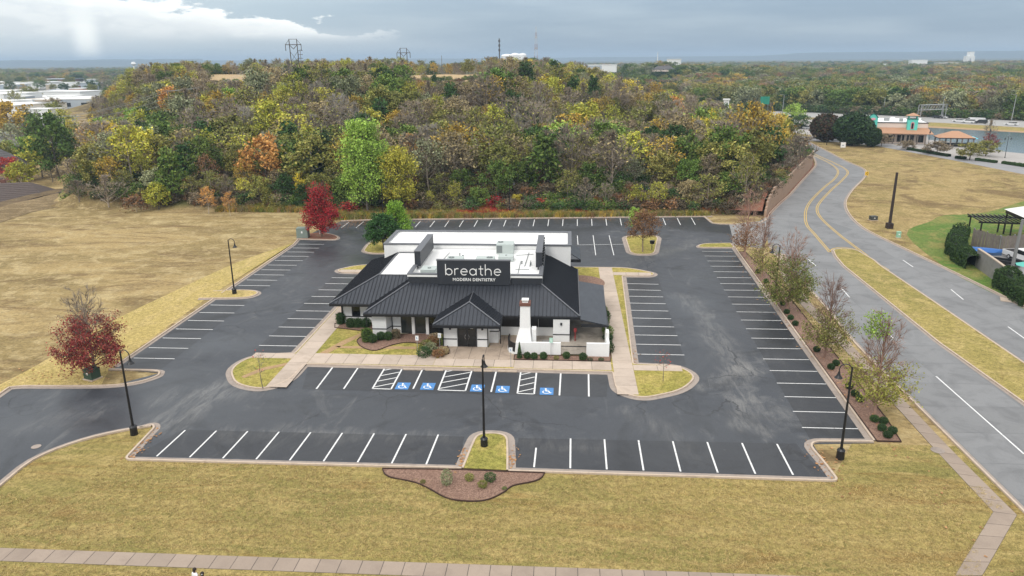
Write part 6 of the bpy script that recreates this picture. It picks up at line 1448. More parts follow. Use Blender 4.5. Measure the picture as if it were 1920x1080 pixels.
MB().loft([[(-2.0 + a, w_ * k, z_) for w_, z_ in ((-.95, .92), (-.5, 1.35), (.5, 1.35), (.95, .92))] for a, k in ((0, .9), (1.5, 1), (3, .8), (4.1, .1))]).build('cover', pmat('blue_cover', (.03, .13, .40), .7), t)
for s in (-.8, .8): MB().tube([(-.5, s - .1, .35), (-.5, s + .1, .35)], .33, 12).build('wheel', TYRE, t)
x, y = P(1880, 497); t = thing('flat_trailer', 'low black flat trailer behind the grey masonry wall', 'trailer', (x, y, 0), R(-35))
MB().box(-2.2, 2.2, -.9, .9, .45, .55).build('deck', TRIM, t)
for s in (-1, 1):
    MB().box(-2.2, 2.2, s * .9 - .04, s * .9 + .04, .55, .85).build('side_rail', TRIM, t); MB().tube([(.2, s * 1.05 - .1, .33), (.2, s * 1.05 + .1, .33)], .33, 12).build('wheel', TYRE, t)
x, y = P(1897, 505); t = thing('light_pole', 'grey pole standing in the yard in front of the white pickup', 'pole', (x, y, 0)); MB().tube([(0, 0, 0), (.2, 0, 7.2)], [.25, .2], 8).build('shaft', pmat('dull_grey', (.2, .2, .195), .8), t); MB().box(-.35, .35, -.35, .35, 0, .3).build('footing', KERB, t)
def pergola(px, py, label):
    hp = 2.5
    x, y = P(px, py); t = thing('pergola', label, 'pergola', (x, y, 0), R(-8))
    for a in (0, 4.5, 9.0):
        for b in (0, 5): MB().box(a - .1, a + .1, b - .1, b + .1, 0, hp).build('post', BLKM, t)
    for b in (0, 5): MB().box(-.5, 9.6, b - .08, b + .08, hp, hp + .25).build('beam', BLKM, t)
    for i in range(15): MB().box(-.3 + i * .68, -.18 + i * .68, -.9, 5.9, hp + .26, hp + .45).build('rafter', BLKM, t)
pergola(1836, 446, 'black timber pergola behind the board fence')
x, y = P(1950, 452); t = thing('marquee', 'white canopy roof with a black underside at the right edge', 'canopy', (x, y, 0), R(-6))
m = MB(); m.add([(-4, -3, 4.2), (9, -3, 4.2), (9, 5, 4.2), (-4, 5, 4.2), (-2.2, 1, 5.6), (7, 1, 5.6)], [(0, 1, 5, 4), (1, 2, 5), (2, 3, 4, 5), (3, 0, 4)]); m.build('canopy_roof', BWHITE, t)
MB().box(-3.8, 8.8, -2.8, 4.8, 3.6, 4.17).build('valance', BLKM, t)
for a, b in ((-3.6, -2.6), (-3.6, 4.6), (8.6, -2.6), (8.6, 4.6)): MB().box(a - .1, a + .1, b - .1, b + .1, 0, 3.6).build('post', BLKM, t)
x, y = P(1925, 527); t = thing('umbrella', 'teal canopy edge at the right edge behind the near hedge', 'umbrella', (x, y, 0)); MB().tube([(0, 0, 0), (0, 0, 2.4)], .04, 6).build('pole', GALV, t); MB().loft([[(1.7 * math.cos(a), 1.7 * math.sin(a), 2.2) for a in np.linspace(0, 2 * PI, 9)[:-1]], [(.03 * math.cos(a), .03 * math.sin(a), 2.8) for a in np.linspace(0, 2 * PI, 9)[:-1]]]).build('canopy', pmat('teal_cloth', (.1, .45, .38), .7), t)

def car(x, y, rot, body, label, kind='car', group=None, z=.03, L_=4.6):
    t = thing('car' if kind != 'pickup' else 'pickup_truck', label, {'pickup': 'pickup truck', 'van': 'van'}.get(kind, 'car'), (x, y, z), rot, group); m = CAR[body]; k = L_ / 4.6
    secs = lambda pr, wds: [[(a, s * w_, b) for (a, b), w_ in zip(pr, wds)] for s in (-1, 1)]
    if kind == 'van': pr = [(-2.5, .35), (2.5, .35), (2.5, .9), (2.15, 1.2), (1.75, 2.15), (-2.4, 2.2), (-2.5, 1.2)]; gl = [(1.3, 1.3), (2.12, 1.25), (1.76, 2.0), (1.3, 2.02)]
    elif kind == 'pickup': pr = [(-2.7, .45), (2.7, .45), (2.7, 1.05), (1.3, 1.15), (-2.7, 1.15)]; gl = [(-.75, 1.16), (1.25, 1.16), (.65, 1.75), (-.6, 1.78)]
    elif kind == 'suv': pr = [(-2.3, .4), (2.35, .4), (2.35, .95), (1.2, 1.1), (-2.3, 1.15)]; gl = [(-2.2, 1.15), (1.15, 1.1), (.55, 1.75), (-2.05, 1.78)]
    else: pr = [(-2.25, .3), (2.3, .3), (2.3, .72), (1.1, .92), (-2.25, .95)]; gl = [(-1.8, .95), (1.05, .92), (.35, 1.38), (-1.2, 1.42)]
    pr = [(a * k, b) for a, b in pr]; gl = [(a * k, b) for a, b in gl]
    MB().loft(secs(pr, [.85, .85, .88, .9, .9, .85, .9][:len(pr)] if kind == 'van' else [.86, .86, .9, .88, .9])).build('body', m, t)
    if kind == 'van':
        for s in (-1, 1): MB().loft([[(a, s * .905, b) for a, b in gl], [(a, s * .87, b) for a, b in gl]]).build('window', GLASS, t)
        MB().loft([[(2.17 * k, s * .75, 1.27) for s in (-1, 1)] + [(1.82 * k, s * .7, 2.05) for s in (1, -1)], [(2.19 * k, s * .75, 1.27) for s in (-1, 1)] + [(1.84 * k, s * .7, 2.05) for s in (1, -1)]]).build('windscreen', GLASS, t)
    else:
        MB().loft([[(a, s * w_, b) for (a, b), w_ in zip(gl, (.84, .84, .68, .68))] for s in (-1, 1)]).build('window', GLASS, t)
        zt = gl[2][1]; MB().loft([[(gl[3][0] - .04, s * .70, zt - .02) for s in (-1, 1)] + [(gl[2][0] + .05, s * .70, zt - .04) for s in (1, -1)], [(gl[3][0], s * .66, zt + .06) for s in (-1, 1)] + [(gl[2][0], s * .66, zt + .04) for s in (1, -1)]]).build('roof', m, t)
    if kind == 'pickup': MB().box(-2.55 * k, -.85 * k, -.75, .75, 1.152, 1.16).build('bed', BLKM, t)
    for fx in (-1.45 * k, 1.45 * k):
        for s in (-1, 1): wv = MB().tube([(fx, s * .72, .34), (fx, s * .9, .34)], .34, 12).build('wheel', TYRE, t); MB().tube([(fx, s * .9, .34), (fx, s * .912, .34)], .2, 8).build('rim', CAR['silver'], wv)
    ex = pr[2][0]
    for s in (-1, 1): MB().box(ex - .03, ex + .02, s * .66 - .16, s * .66 + .16, pr[2][1] - .2, pr[2][1] - .05).build('headlight', pmat('headlight', (.7, .7, .7), .2), t)
    MB().box(ex - .02, ex + .015, -.4, .4, pr[2][1] - .28, pr[2][1] - .1).build('grille', BLKM, t)
    return t
car(*P(1916, 490), R(-80), 'white', 'white pickup truck facing the camera in the yard at the right edge', 'pickup', L_=5.2)

# ------------------------------------------------------------------ restaurant, pavilion and plaza
x0, y0 = P(1641, 269.5); rst = thing('restaurant', 'lakeside restaurant with teal gables, a small teal tower and a clay tile canopy', 'restaurant', (x0, y0, 0), R(-14))
rst.scale = (1, 1, .8); Wd = 16.0
MB().box(0, Wd, 3, 22, 0, 8.6).build('wall', CREAM, rst); MB().box(-.2, Wd + .2, 2.8, 22.2, 8.6, 8.85).build('parapet_cap', TRIM, rst); MB().box(.4, Wd - .4, 3.4, 21.6, 8.86, 8.95).build('roof_deck', MEMB, rst)
m = MB(); m.add([(-.6, -.5, 4.6), (Wd + 1.5, -.5, 4.6), (Wd + .1, 2.95, 6.7), (.2, 2.95, 6.7), (-.6, -.5, 4.35), (Wd + 1.5, -.5, 4.35)], [(0, 1, 2, 3), (4, 5, 1, 0)]); m.build('tile_canopy', TILE, rst)
for i in range(7): MB().box(.2 + i * 2.5, .5 + i * 2.5, -.1, .2, 0, 4.35).build('post', WOODG, rst)
for i in range(5): f = MB().box(1.0 + i * 3.0, 3.2 + i * 3.0, 2.9, 2.96, .6, 3.6).build('window', TRIM, rst); MB().box(1.15 + i * 3.0, 3.05 + i * 3.0, 2.86, 2.895, .75, 3.45).build('pane', GLASS, f)
MB().loft([[(-2.9, yy, 0), (.1, yy, 0), (.1, yy, 10.6), (-.7, yy, 12.0), (-1.4, yy, 12.4), (-2.1, yy, 12.0), (-2.9, yy, 10.8)] for yy in (1.8, 3.2)]).build('teal_gable', TEAL, rst)
MB().tube([(-3.0, 1.7, 10.8), (-2.15, 1.7, 12.1), (-1.4, 1.7, 12.5), (-.65, 1.7, 12.1), (.15, 1.7, 10.7)], .16, 5).build('gable_trim', pmat('green_trim', (.02, .12, .09), .6), rst)
MB().ell((-1.4, 1.74, 10.2), (.8, .08, .55), 12, 6).build('sign_plate', pmat('pink_sign', (.75, .35, .40), .6), rst)
MB().box(9.4, 12.6, 1.6, 4.0, 4.9, 10.4).build('tower', TEAL, rst); tw = MB().box(9.2, 12.8, 1.4, 4.2, 10.4, 10.6).build('tower_band', MATS['green_trim'], rst)
m = MB(); 
for a in (9.6, 12.1):
    for b in (1.8, 3.5): m.box(a, a + .3, b, b + .3, 10.6, 11.8)
m.build('belfry_posts', TEAL, rst)
MB().add([(8.9, 1.1, 11.8), (13.1, 1.1, 11.8), (13.1, 4.5, 11.8), (8.9, 4.5, 11.8), (11, 2.8, 13.0)], [(0, 1, 4), (1, 2, 4), (2, 3, 4), (3, 0, 4), (3, 2, 1, 0)]).build('tower_roof', TILE, rst)
f = MB().loft([[(a, yy, b) for a, b in ((10.5, 6.3), (11.5, 6.3), (11.5, 8.9), (11, 9.4), (10.5, 8.9))] for yy in (1.5, 1.59)]).build('window', pmat('pink_frame', (.6, .25, .28), .7), rst); MB().box(10.7, 11.3, 1.46, 1.495, 6.5, 8.7).build('pane', GLASS, f)
for i, (a, b, s) in enumerate(((3, 8, 1.6), (5.5, 12, 1.4), (7.5, 6, 1.1), (13.5, 9, 1.2))): MB().box(a, a + s, b, b + s, 8.96, 10.2).build('roof_unit', BWHITE if i % 2 else GALV, rst)
x, y = P(1787, 274); pv = thing('pavilion', 'open lakeside pavilion with a low clay tile hip roof', 'pavilion', (x, y, 0), R(-12))
m = MB(); m.add([(-5.6, -3.5, 3.0), (5.6, -3.5, 3.0), (5.6, 3.5, 3.0), (-5.6, 3.5, 3.0), (-1.0, 0, 5.0), (1.0, 0, 5.0)], [(0, 1, 5, 4), (1, 2, 5), (2, 3, 4, 5), (3, 0, 4), (3, 2, 1, 0)]); m.build('roof', TILE, pv); MB().box(-5.5, 5.5, -3.4, 3.4, 2.7, 2.98).build('beam', TRIM, pv)
for a in (-5, -1.7, 1.7, 5):
    for b in (-3, 3): MB().box(a - .18, a + .18, b - .18, b + .18, 0, 2.7).build('post', WOODG, pv)
MB().box(-4.2, 4.2, -1.2, 1.2, 0, 1.1).build('bar_counter', BLKM, pv)
x, y = P(1821, 271); t = thing('umbrella', 'turquoise parasol at the right end of the lakeside pavilion', 'umbrella', (x, y, 0)); MB().tube([(0, 0, 0), (0, 0, 2.2)], .05, 6).build('pole', GALV, t); MB().loft([[(1.9 * math.cos(a), 1.9 * math.sin(a), 2.0) for a in np.linspace(0, 2 * PI, 9)[:-1]], [(.03 * math.cos(a), .03 * math.sin(a), 2.8) for a in np.linspace(0, 2 * PI, 9)[:-1]]]).build('canopy', pmat('turquoise', (.1, .5, .6), .7), t)
def plaza_lamp(px, py, label, H, heads=1):
    x, y = P(px, py); t = thing('plaza_lamp', label, 'lamp post', (x, y, 0), R(-8)); MB().tube([(0, 0, 0), (0, 0, .5), (0, 0, H)], [.16, .09, .06], 8).build('pole', BLKM, t)
    for s in ((0,) if heads == 1 else (-1, 1)):
        if s: MB().tube([(0, 0, H - .2), (s * .6, 0, H + .05), (s * .8, 0, H - .3)], .04, 5).build('arm', BLKM, t)
        MB().tube([(s * .8, 0, H - .1 - abs(s) * .25), (s * .8, 0, H - .9)], [.08, .28], 8).build('lamp_shade', BLKM, t)
plaza_lamp(1739, 281, 'single-headed dark plaza lamp between restaurant and pavilion', 6.2); plaza_lamp(1884, 296, 'twin-headed dark plaza lamp standing before the lake', 6.2, 2); plaza_lamp(1852, 272, 'dark plaza lamp rising behind the purple tree', 5.4); plaza_lamp(1550, 272, 'small lamp in front of the two round dark trees', 4.6)
DOME = clip_mesh(61, 'ball', n=5200, s=.05)
for px, py, pt, wpx, lb, lf in ((1546, 266, 214, 52, 'dome-shaped dark tree with a reddish tinge, left of its larger twin by the restaurant', 'dark2'), (1597, 273, 213, 64, 'large dome-shaped dark green tree beside the teal gable', 'box'), (1633, 276, 238, 30, 'small round dark tree overlapping the right side of the large dome tree', 'box')):
    x, y = P(px, py); Hh = HT(px, pt, y); D_ = math.hypot(x - CX, y - CY); wd = wpx / 1464 * D_ 
    t = thing('tree', lb, 'tree', (x, y, 0), px)
    f = obj('crown', DOME[0], t, (0, 0, Hh * .06), 0, (wd, wd, Hh * .94)); f.material_slots[0].link = 'OBJECT'; f.material_slots[0].material = LEAF['box'] if lf == 'box' else leaf_mat('dark_red', (.035, .045, .02), (.07, .04, .025))
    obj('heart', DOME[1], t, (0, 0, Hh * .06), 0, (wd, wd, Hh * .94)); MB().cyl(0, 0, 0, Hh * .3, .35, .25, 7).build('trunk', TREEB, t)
for px, py, pt, k, lf, lb, wd in ( (1487, 236, 194, 'full', 'lime', 'yellow green tree at the bend before the highway', 1.2), (1496, 241, 214, 'full', 'dark', 'low dark green tree below the yellow green one', 1.8),
                                  (1653, 274, 250, 'full', 'brown', 'small umbrella-shaped brown tree before the restaurant canopy', 1.9), (1700, 281, 262, 'full', 'brown', 'small umbrella-shaped tree at the kerb, second from the left', 2.2), (1757, 290, 264, 'full', 'brown', 'small umbrella-shaped tree left of the pavilion front', 2.2), (1818, 300, 267, 'full', 'olive', 'flat-topped olive tree in the plaza bed, left of two', 1.9), (1848, 293, 263, 'full', 'olive', 'flat-topped olive tree in the plaza bed, right of two', 1.9), (1854, 285, 250, 'spar', 'maroon', 'dark purple tree behind the flat-topped olive trees', 1.2), (1852, 268, 225, 'bare', 'brown', 'bare tree rising in front of the lake', .7)):
    special(px, py, pt, k, lf, lb, wd, onhill=False, k=px)
for i, (a, b) in enumerate((((1703, 281), (1768, 292)), ((1762, 291), (1780, 294)), ((1792, 297), (1810, 299)), ((1830, 301), (1868, 306)), ((1880, 307), (1940, 316)))):
    pa, pb = P(*a), P(*b); hedge([pa, ((pa[0] + pb[0]) / 2, (pa[1] + pb[1]) / 2), pb], 1.2, .8, ['long row of low dark hedging along the plaza kerb, left part', 'short dark hedge piece at the plaza kerb after the long row', 'short dark hedge piece at the plaza kerb left of the olive trees', 'low dark hedge in front of the flat-topped olive trees', 'dark low hedge running out of the right edge of the picture'][i], 30 + i)
def px_rot(a, b): p, q = P(*a), P(*b); return math.atan2(q[1] - p[1], q[0] - p[0])
HR = px_rot((1550, 216), (1900, 233))
for px, py, c, kd, lb, L_, fl in ((1624, 214, 'white', 'suv', 'white suv on the highway beyond the restaurant roof', 5, 0), (1797, 229, 'white', 'car', 'white car at the left of the highway convoy', 4.6, 1), (1815, 231, 'white', 'suv', 'white suv in the middle of the highway convoy', 4.9, 1), (1828, 230, 'white', 'van', 'tall white van in the highway convoy', 6.5, 1), (1838, 232, 'dark', 'suv', 'dark suv at the right of the highway convoy', 4.9, 1), (1896, 235, 'white', 'car', 'lone white car on the highway at the right', 4.9, 1),
                               (1758, 222, 'dark', 'car', 'dark car on the far carriageway under the gantry', 4.8, 0), (1766, 222, 'white', 'car', 'white car on the far carriageway beside the dark one', 4.6, 0), (1500, 240, 'red', 'suv', 'red car parked left of the dome-shaped trees', 4.6, 0), (1508, 241, 'dark', 'car', 'dark car parked beside the red one', 4.6, 0), (1516, 242, 'silver', 'car', 'silver car parked beside the dark one left of the dome-shaped trees', 4.6, 0), (1535, 260, 'white', 'car', 'white car parked below the left dome-shaped tree', 4.6, 0), (1566, 263, 'white', 'van', 'white van parked between the dome-shaped trees', 5.2, 0)):
    car(*P(px, py), HR + (PI if fl else 0) + (R(65) if px < 1520 else 0), c, lb, kd, L_=L_ * 1.08)
# sign gantry and highway poles
pa, pb = P(1722, 224), P(1769, 222); t = thing('sign_gantry', 'grey steel truss gantry spanning the highway', 'gantry', (pa[0], pa[1], 0), math.atan2(pb[1] - pa[1], pb[0] - pa[0])); gw = math.dist(pa, pb); gh = HT(1728, 197, pa[1])
for a in (0, gw):
    for b in (-.8, .8): MB().tube([(a, b, 0), (a, b, gh)], .18, 6).build('leg', GALV, t)
m = MB(); n = 9
for zz in (gh - 2.3, gh):
    for b in (-.8, .8): m.tube([(0, b, zz), (gw, b, zz)], .13, 5)
for i in range(n):
    a, c = gw * i / n, gw * (i + 1) / n
    for b in (-.8, .8): m.tube([(a, b, gh - 2.3 if i % 2 else gh), (c, b, gh if i % 2 else gh - 2.3)], .09, 4)
m.build('truss', GALV, t)
x, y = P(1424, 208); gs = thing('guide_sign', 'green highway guide sign standing above the golden trees', 'sign', (x, y, 0)); z1 = HT(1430, 181, y)
MB().box(0, 5.0, -.1, .1, z1 - 4.2, z1).build('panel', pmat('sign_green', (.01, .22, .14), .6), gs)
for a in (.6, 4.4): MB().tube([(a, .2, 0), (a, .2, z1)], .15, 6).build('post', GALV, gs)
for px, py, pt, arm, lb in ((1467, 210, 178, 1, 'street light pole beside the highway, far left'), (1532, 205, 184, 0, 'thin pole on the highway verge left of the domes'), (1608, 206, 191, 0, 'short pole on the verge right of the domes'), (1655, 215, 183, 1, 'street light pole behind the restaurant roof'), (1764, 222, 180, 0, 'pole rising behind the gantry'), (1896, 228, 178, 1, 'utility pole at the right above the highway')):
    x, y = P(px, py); Hh = HT(px, pt, y); t = thing('roadside_pole', lb, 'pole', (x, y, 0)); MB().tube([(0, 0, 0), (.2, 0, Hh)], [.2, .12], 6).build('shaft', GALV, t)
    if arm: MB().tube([(0, 0, Hh), (-2.2, 0, Hh + .3)], .07, 5).build('arm', GALV, t)
def wire(a, b, sag, n=14): 
    a, b = Vector(a), Vector(b); return [a.lerp(b, k / n) - Vector((0, 0, sag * 4 * (k / n) * (1 - k / n))) for k in range(n + 1)]

# utility pole on the hill with its wires, pylons, masts, tanks
h = ground_hit(331, 262); x, y, z = h; zt = HT(323, 168, y)
up_l = thing('utility_pole', 'pale wooden utility pole standing among the trees of the left slope', 'utility pole', (x, y, z)); MB().tube([(0, 0, 0), (-.8, 0, zt - z)], [.2, .13], 7).build('shaft', TREEG, up_l); MB().box(-1.9, .3, -.06, .06, zt - z - .5, zt - z - .36).build('crossarm', TREEG, up_l)
top = Vector((x - .8, y, zt)); wr = thing('power_lines', 'thin power lines running across the left of the wooded hill', 'power line')
farL = Vector((*P(60, 262), 9.0)); farR = ground_hit(470, 150); farR = Vector((farR[0], farR[1], HT(470, 128, farR[1])))
for dz, dx in ((-.4, -1), (-.4, 1), (-2.2, 0), (-3.6, 0)):
    MB().tube(wire(farL + Vector((dx, 0, dz)), top + Vector((dx, 0, dz)), 2.2), .055, 3, cap=False).build('wire', GALV, wr); MB().tube(wire(top + Vector((dx, 0, dz)), farR + Vector((dx, 0, dz)), 2.0), .055, 3, cap=False).build('wire', GALV, wr)
def far_pt(px, D):
    a, b, d = ray(px, 110); t = D / math.hypot(a, b); x, y = CX + a * t, CY + b * t; return x, y, terr(x, y)
def zpx(px, py, D): a, b, d = ray(px, py); return CAMH + d * D / math.hypot(a, b)
WOODP = pmat('pylon_wood', (.075, .06, .05), .9)
def hframe(px, ptop, D, label, hw):
    x, y, z = far_pt(px, D); zt = zpx(px, ptop, D); H_ = zt - z; t = thing('h_frame_pylon', label, 'pylon', (x, y, z), R(4), None)
    for s in (-1, 1): MB().tube([(s * hw + .3, 0, 0), (s * hw, 0, H_)], [.22, .16], 6).build('leg', WOODP, t)
    m = MB(); m.tube([(-hw * 2.1, 0, H_ - 2.2), (hw * 2.1, 0, H_ - 2.2)], .14, 5); m.tube([(-hw, 0, H_ - .1), (hw, 0, H_ - .1)], .08, 5); m.build('crossarm', WOODP, t)
    m = MB(); m.tube([(-hw, 0, H_ - 4.8), (hw, 0, H_ - 9)], .07, 4); m.tube([(hw, 0, H_ - 4.8), (-hw, 0, H_ - 9)], .07, 4)
    m.tube([(-hw, 0, H_ - .3), (-hw * 2.1, 0, H_ - 2.2)], .07, 4); m.tube([(hw, 0, H_ - .3), (hw * 2.1, 0, H_ - 2.2)], .07, 4); m.build('brace', WOODP, t)
    for a in (-hw * 2.05, hw * 2.05): MB().tube([(a, 0, H_ - 2.3), (a, 0, H_ - 4.6)], .13, 5).build('insulator', WOODP, t)
    m = MB(); m.tube([(-hw * .9, 0, H_ - 2.4), (0, 0, H_ - 3.9)], .13, 5); m.tube([(hw * .9, 0, H_ - 2.4), (0, 0, H_ - 3.9)], .13, 5); m.build('insulator', WOODP, t)
hframe(552, 73, 330, 'two-legged wooden pylon on the crest, left of the pair and larger', 1.55); hframe(757, 90, 380, 'two-legged wooden pylon on the crest, right of the pair and smaller', 1.55)
def thin_pole(px, ptop, D, label, arms=0):
    x, y, z = far_pt(px, D); H_ = zpx(px, ptop, D) - z; t = thing('thin_pole', label, 'pole', (x, y, z)); MB().tube([(0, 0, 0), (0, 0, H_)], [.2, .1], 5).build('shaft', TREEG, t)
    for k in range(arms): MB().box(-1.1, 1.1, -.08, .08, H_ - .8 - k * 1.6, H_ - .6 - k * 1.6).build('crossarm', WOODP, t)
thin_pole(564, 92, 360, 'slim pole with stacked crossarms just right of the larger pylon', 3); thin_pole(828, 104, 420, 'thin pale pole on the crest right of centre')
WT = conc_mat('tank_white', (.82, .83, .84), (.74, .75, .76), .05)
D0 = 960
tk_l = ('left of the three white tanks on the far hill, longest', 'middle of the three white tanks on the far hill, domed', 'right of the three white tanks on the far hill, domed')
for (a, b, pt, lb) in ((940, 962, 101.5, tk_l[0]), (958, 974, 99.5, tk_l[1]), (972, 987, 99.8, tk_l[2])):
    x, y, z = far_pt((a + b) / 2, D0 - 20); r_ = (b - a) / 2 / 1464 * D0; zt = zpx((a + b) / 2, pt, D0); zb = zpx(950, 113, D0)
    t = thing('storage_tank', lb, 'tank', (x, y, zb), 0, 'white storage tanks'); MB().cyl(0, 0, -6, (zt - zb) * .75, r_, n=24).build('shell', WT, t); MB().tube([(0, 0, (zt - zb) * .75), (0, 0, (zt - zb) * .93), (0, 0, zt - zb)], [r_, r_ * .75, r_ * .2], 24).build('roof', WT, t)
x, y, z = far_pt(936.5, 900); zt = zpx(936.5, 72, 900); t = thing('antenna_mast', 'dark monopole mast left of the white tanks', 'mast', (x, y, z)); MB().tube([(0, 0, 0), (0, 0, zt - z)], [.9, .5], 8).build('shaft', WOODP, t)
for k in range(3): MB().box(-1, 1, -1, 1, zt - z - 1.5 - k * 5, zt - z - 4 - k * 5).build('antenna', WOODP, t)
x, y, z = far_pt(1005, 1000); zt = zpx(1005, 50, 1000); Hm = zt - z; t = thing('lattice_mast', 'tall red and white lattice mast right of the white tanks', 'mast', (x, y, z)); RW = [pmat('mast_red', (.30, .14, .12), .8), pmat('mast_white', (.55, .56, .58), .8)]
for k in range(7):
    m = MB(); z0_, z1_ = Hm * k / 7, Hm * (k + 1) / 7; w0, w1 = 2.6 - 2.1 * k / 7, 2.6 - 2.1 * (k + 1) / 7
    for sx, sy in ((-1, -1), (1, -1), (1, 1), (-1, 1)): m.tube([(sx * w0, sy * w0, z0_), (sx * w1, sy * w1, z1_)], .16, 4)
    for j in range(3):
        u, v_ = j / 3, (j + 1) / 3; wa, wb = w0 + (w1 - w0) * u, w0 + (w1 - w0) * v_; za, zb = z0_ + (z1_ - z0_) * u, z0_ + (z1_ - z0_) * v_
        m.tube([(-wa, -wa, za), (wb, -wb, zb)], .1, 3); m.tube([(wa, -wa, za), (-wb, -wb, zb)], .1, 3)
    m.build('lattice_section', RW[(k + 1) % 2], t)
for zz in (.72, .45): MB().cyl(0, 0, Hm * zz, Hm * zz + 2, 1.6, n=8).build('antenna', RW[1], t)
# big far buildings
def block(x, y, z, w_, d_, h_, rot, mat, label, roofm=None, group=None, name='warehouse', cat='building', win=0):
    t = thing(name, label, cat, (x, y, z), rot, group); MB().box(-w_ / 2, w_ / 2, -d_ / 2, d_ / 2, -2, h_).build('wall', mat, t); MB().box(-w_ / 2 - .3, w_ / 2 + .3, -d_ / 2 - .3, d_ / 2 + .3, h_, h_ + .5).build('roof', roofm or BWHITE, t)
    for i in range(win): xx = -w_ / 2 + w_ * (i + .5) / win; MB().box(xx - w_ / win * .25, xx + w_ / win * .25, -d_ / 2 - .15, -d_ / 2 - .02, h_ * .35, h_ * .7).build('window', GLASS, t)
    return t
PALE = pmat('pale_metal', (.40, .45, .50), .7); TANW = pmat('tan_wall', (.5, .42, .33), .8); SALM = pmat('salmon_wall', (.55, .33, .25), .8)
D = 950; x, y, z = far_pt(1105, D); block(x, y, zpx(1105, 133, D), 62, 40, (133 - 123) / 1464 * D, R(-4), PALE, 'long pale blue-grey warehouse beyond the hill, right of the masts'); 
x, y, z = far_pt(1143, D - 25); block(x, y, zpx(1143, 131, D), 17, 30, 5.6, R(-4), BWHITE, 'white block at the right end of the long warehouse')
x, y, z = far_pt(1245, 770); t = house(0, 0, zpx(1245, 133, 770), 22, 14, 1.5, 3.2, R(-4), 'house with a pinkish hip roof among the trees of the right-hand far hill', SHING, xy=(x, y)); 
x, y, z = far_pt(1264, 880); block(x, y, zpx(1264, 122, 880), 11, 12, 6, R(20), BWHITE, 'white slanted building part behind the dark conifer on the far hill')
x, y, z = far_pt(1233, 1300); zt = zpx(1233, 97, 1300); t = thing('thin_spire', 'thin white spire rising over the trees of the far hill', 'spire', (x, y, zt - 25)); MB().tube([(0, 0, 0), (0, 0, 25)], [1.0, .4], 6).build('shaft', BWHITE, t); MB().box(-1.4, 1.4, -1.4, 1.4, 0, 6).build('base', BWHITE, t)
D = 2300; x, y, z = far_pt(1817, D); t = thing('white_tower', 'stepped white grain tower on the skyline at the right', 'tower', (x, y, 0), R(3)); zt = zpx(1820, 97, D); zm = zpx(1818, 105, D)
MB().box(-10, 10, -8, 8, -2, zm).build('lower_block', BWHITE, t); MB().box(-4, 8, -6, 6, zm, zt).build('upper_block', BWHITE, t); MB().box(-3, 1, -8.3, -8.02, 10, zm - 6).build('window', PALE, t)
for px, py, wp, hp, D, mt, lb in ((1722, 122, 24, 8, 1900, BWHITE, 'long white industrial roofs left of the white tower'), (1776, 124, 30, 5, 1800, TANW, 'low tan building between the industrial roofs and the white tower'), (1788, 128, 12, 3, 1700, BWHITE, 'small white shed left of the white tower'), (1660, 127, 4, 6, 1500, BWHITE, 'tiny white silo in the far trees'), (1561, 145, 9, 3, 900, TANW, 'small shed roof in the trees beyond the highway'), (1736, 130, 10, 5, 1500, PALE, 'pale shed beside the industrial roofs'), (1146, 163, 10, 9, 330, BWHITE, 'small white shed at the hilltop clearing right of the dark conifers'), (1368, 192, 9, 4, 300, BWHITE, 'small white roof among trees left of the guide sign')):
    x, y, z = far_pt(px, D); zb = zpx(px, py, D); block(x, y, zb, wp / 1464 * D, wp / 1464 * D * .7, hp / 1464 * D, R(-5), mt, lb)
# white water tower far left
D = 2000; x, y, z = far_pt(249, D); zt = zpx(249, 115, D); t = thing('water_tower', 'slim white water tower left of the hill crest', 'water tower', (x, y, -1)); MB().cyl(0, 0, 0, zt * .75, 2.2, n=10).build('shaft', BWHITE, t); MB().tube([(0, 0, zt * .7), (0, 0, zt * .85), (0, 0, zt)], [2.4, 6, 3], 12).build('tank', BWHITE, t)
# town in the valley at the left
rg = random.Random(9); n_ = 0
TOWN = [(0, 193, 110, 9, 'long white roof at the left edge, middle row'), (-10, 186, 80, 5, 'white roof behind the middle row at the left edge'), (28, 204, 20, 5, 'short white roof with grey units, front row of the town'), (64, 205, 38, 7, 'wide cream-white roof, front row of the town'), (92, 205, 12, 5, 'small white roof ending the front row'), (62, 194, 16, 4, 'grey-pink roof in the middle row'), (86, 193, 26, 5, 'greyish roof with vents in the middle row'), (112, 180, 44, 3, 'long pale roof right of the round trees'), (122, 171, 20, 5, 'salmon coloured building'), (140, 166, 24, 3, 'low white roof over salmon walls'), (104, 158, 16, 4, 'bright white roof in the far rows'), (86, 157, 12, 3, 'pale blue roof in the far rows'), (46, 165, 10, 3, 'small white roof by the crossing road'), (160, 156, 36, 3, 'long grey-white roof near the brown trees'), (150, 160, 30, 4, 'brick building under the long grey-white roof'), (128, 155, 10, 2, 'tiny grey roof in the far rows'), (10, 158, 14, 2, 'tiny pale roof at the far left'), (70, 150, 12, 2, 'tiny white roof near the woods'), (180, 152, 14, 2, 'tiny pale roof behind the brown crown'), (40, 178, 14, 3, 'grey roof in front of the trees')]
for px, py, wp, hp, lb in TOWN:
    z = 0; D = CAMH * 1464 / (py - 108 - 6); D = min(D, 1600); x, y, _ = far_pt(px, D); mt = SALM if 'salmon' in lb else BRICKR if 'brick' in lb else TANW if rg.random() < .3 else BWHITE
    w_ = wp / 1464 * D; block(x, y, 0, w_, w_ * rg.uniform(.6, 1.0), max(6, hp / 1464 * D * 1.0), R(rg.uniform(-12, 5)), mt, lb + ' in the valley town', BWHITE if 'grey' not in lb else PALE, win=3 if D < 600 else 0)
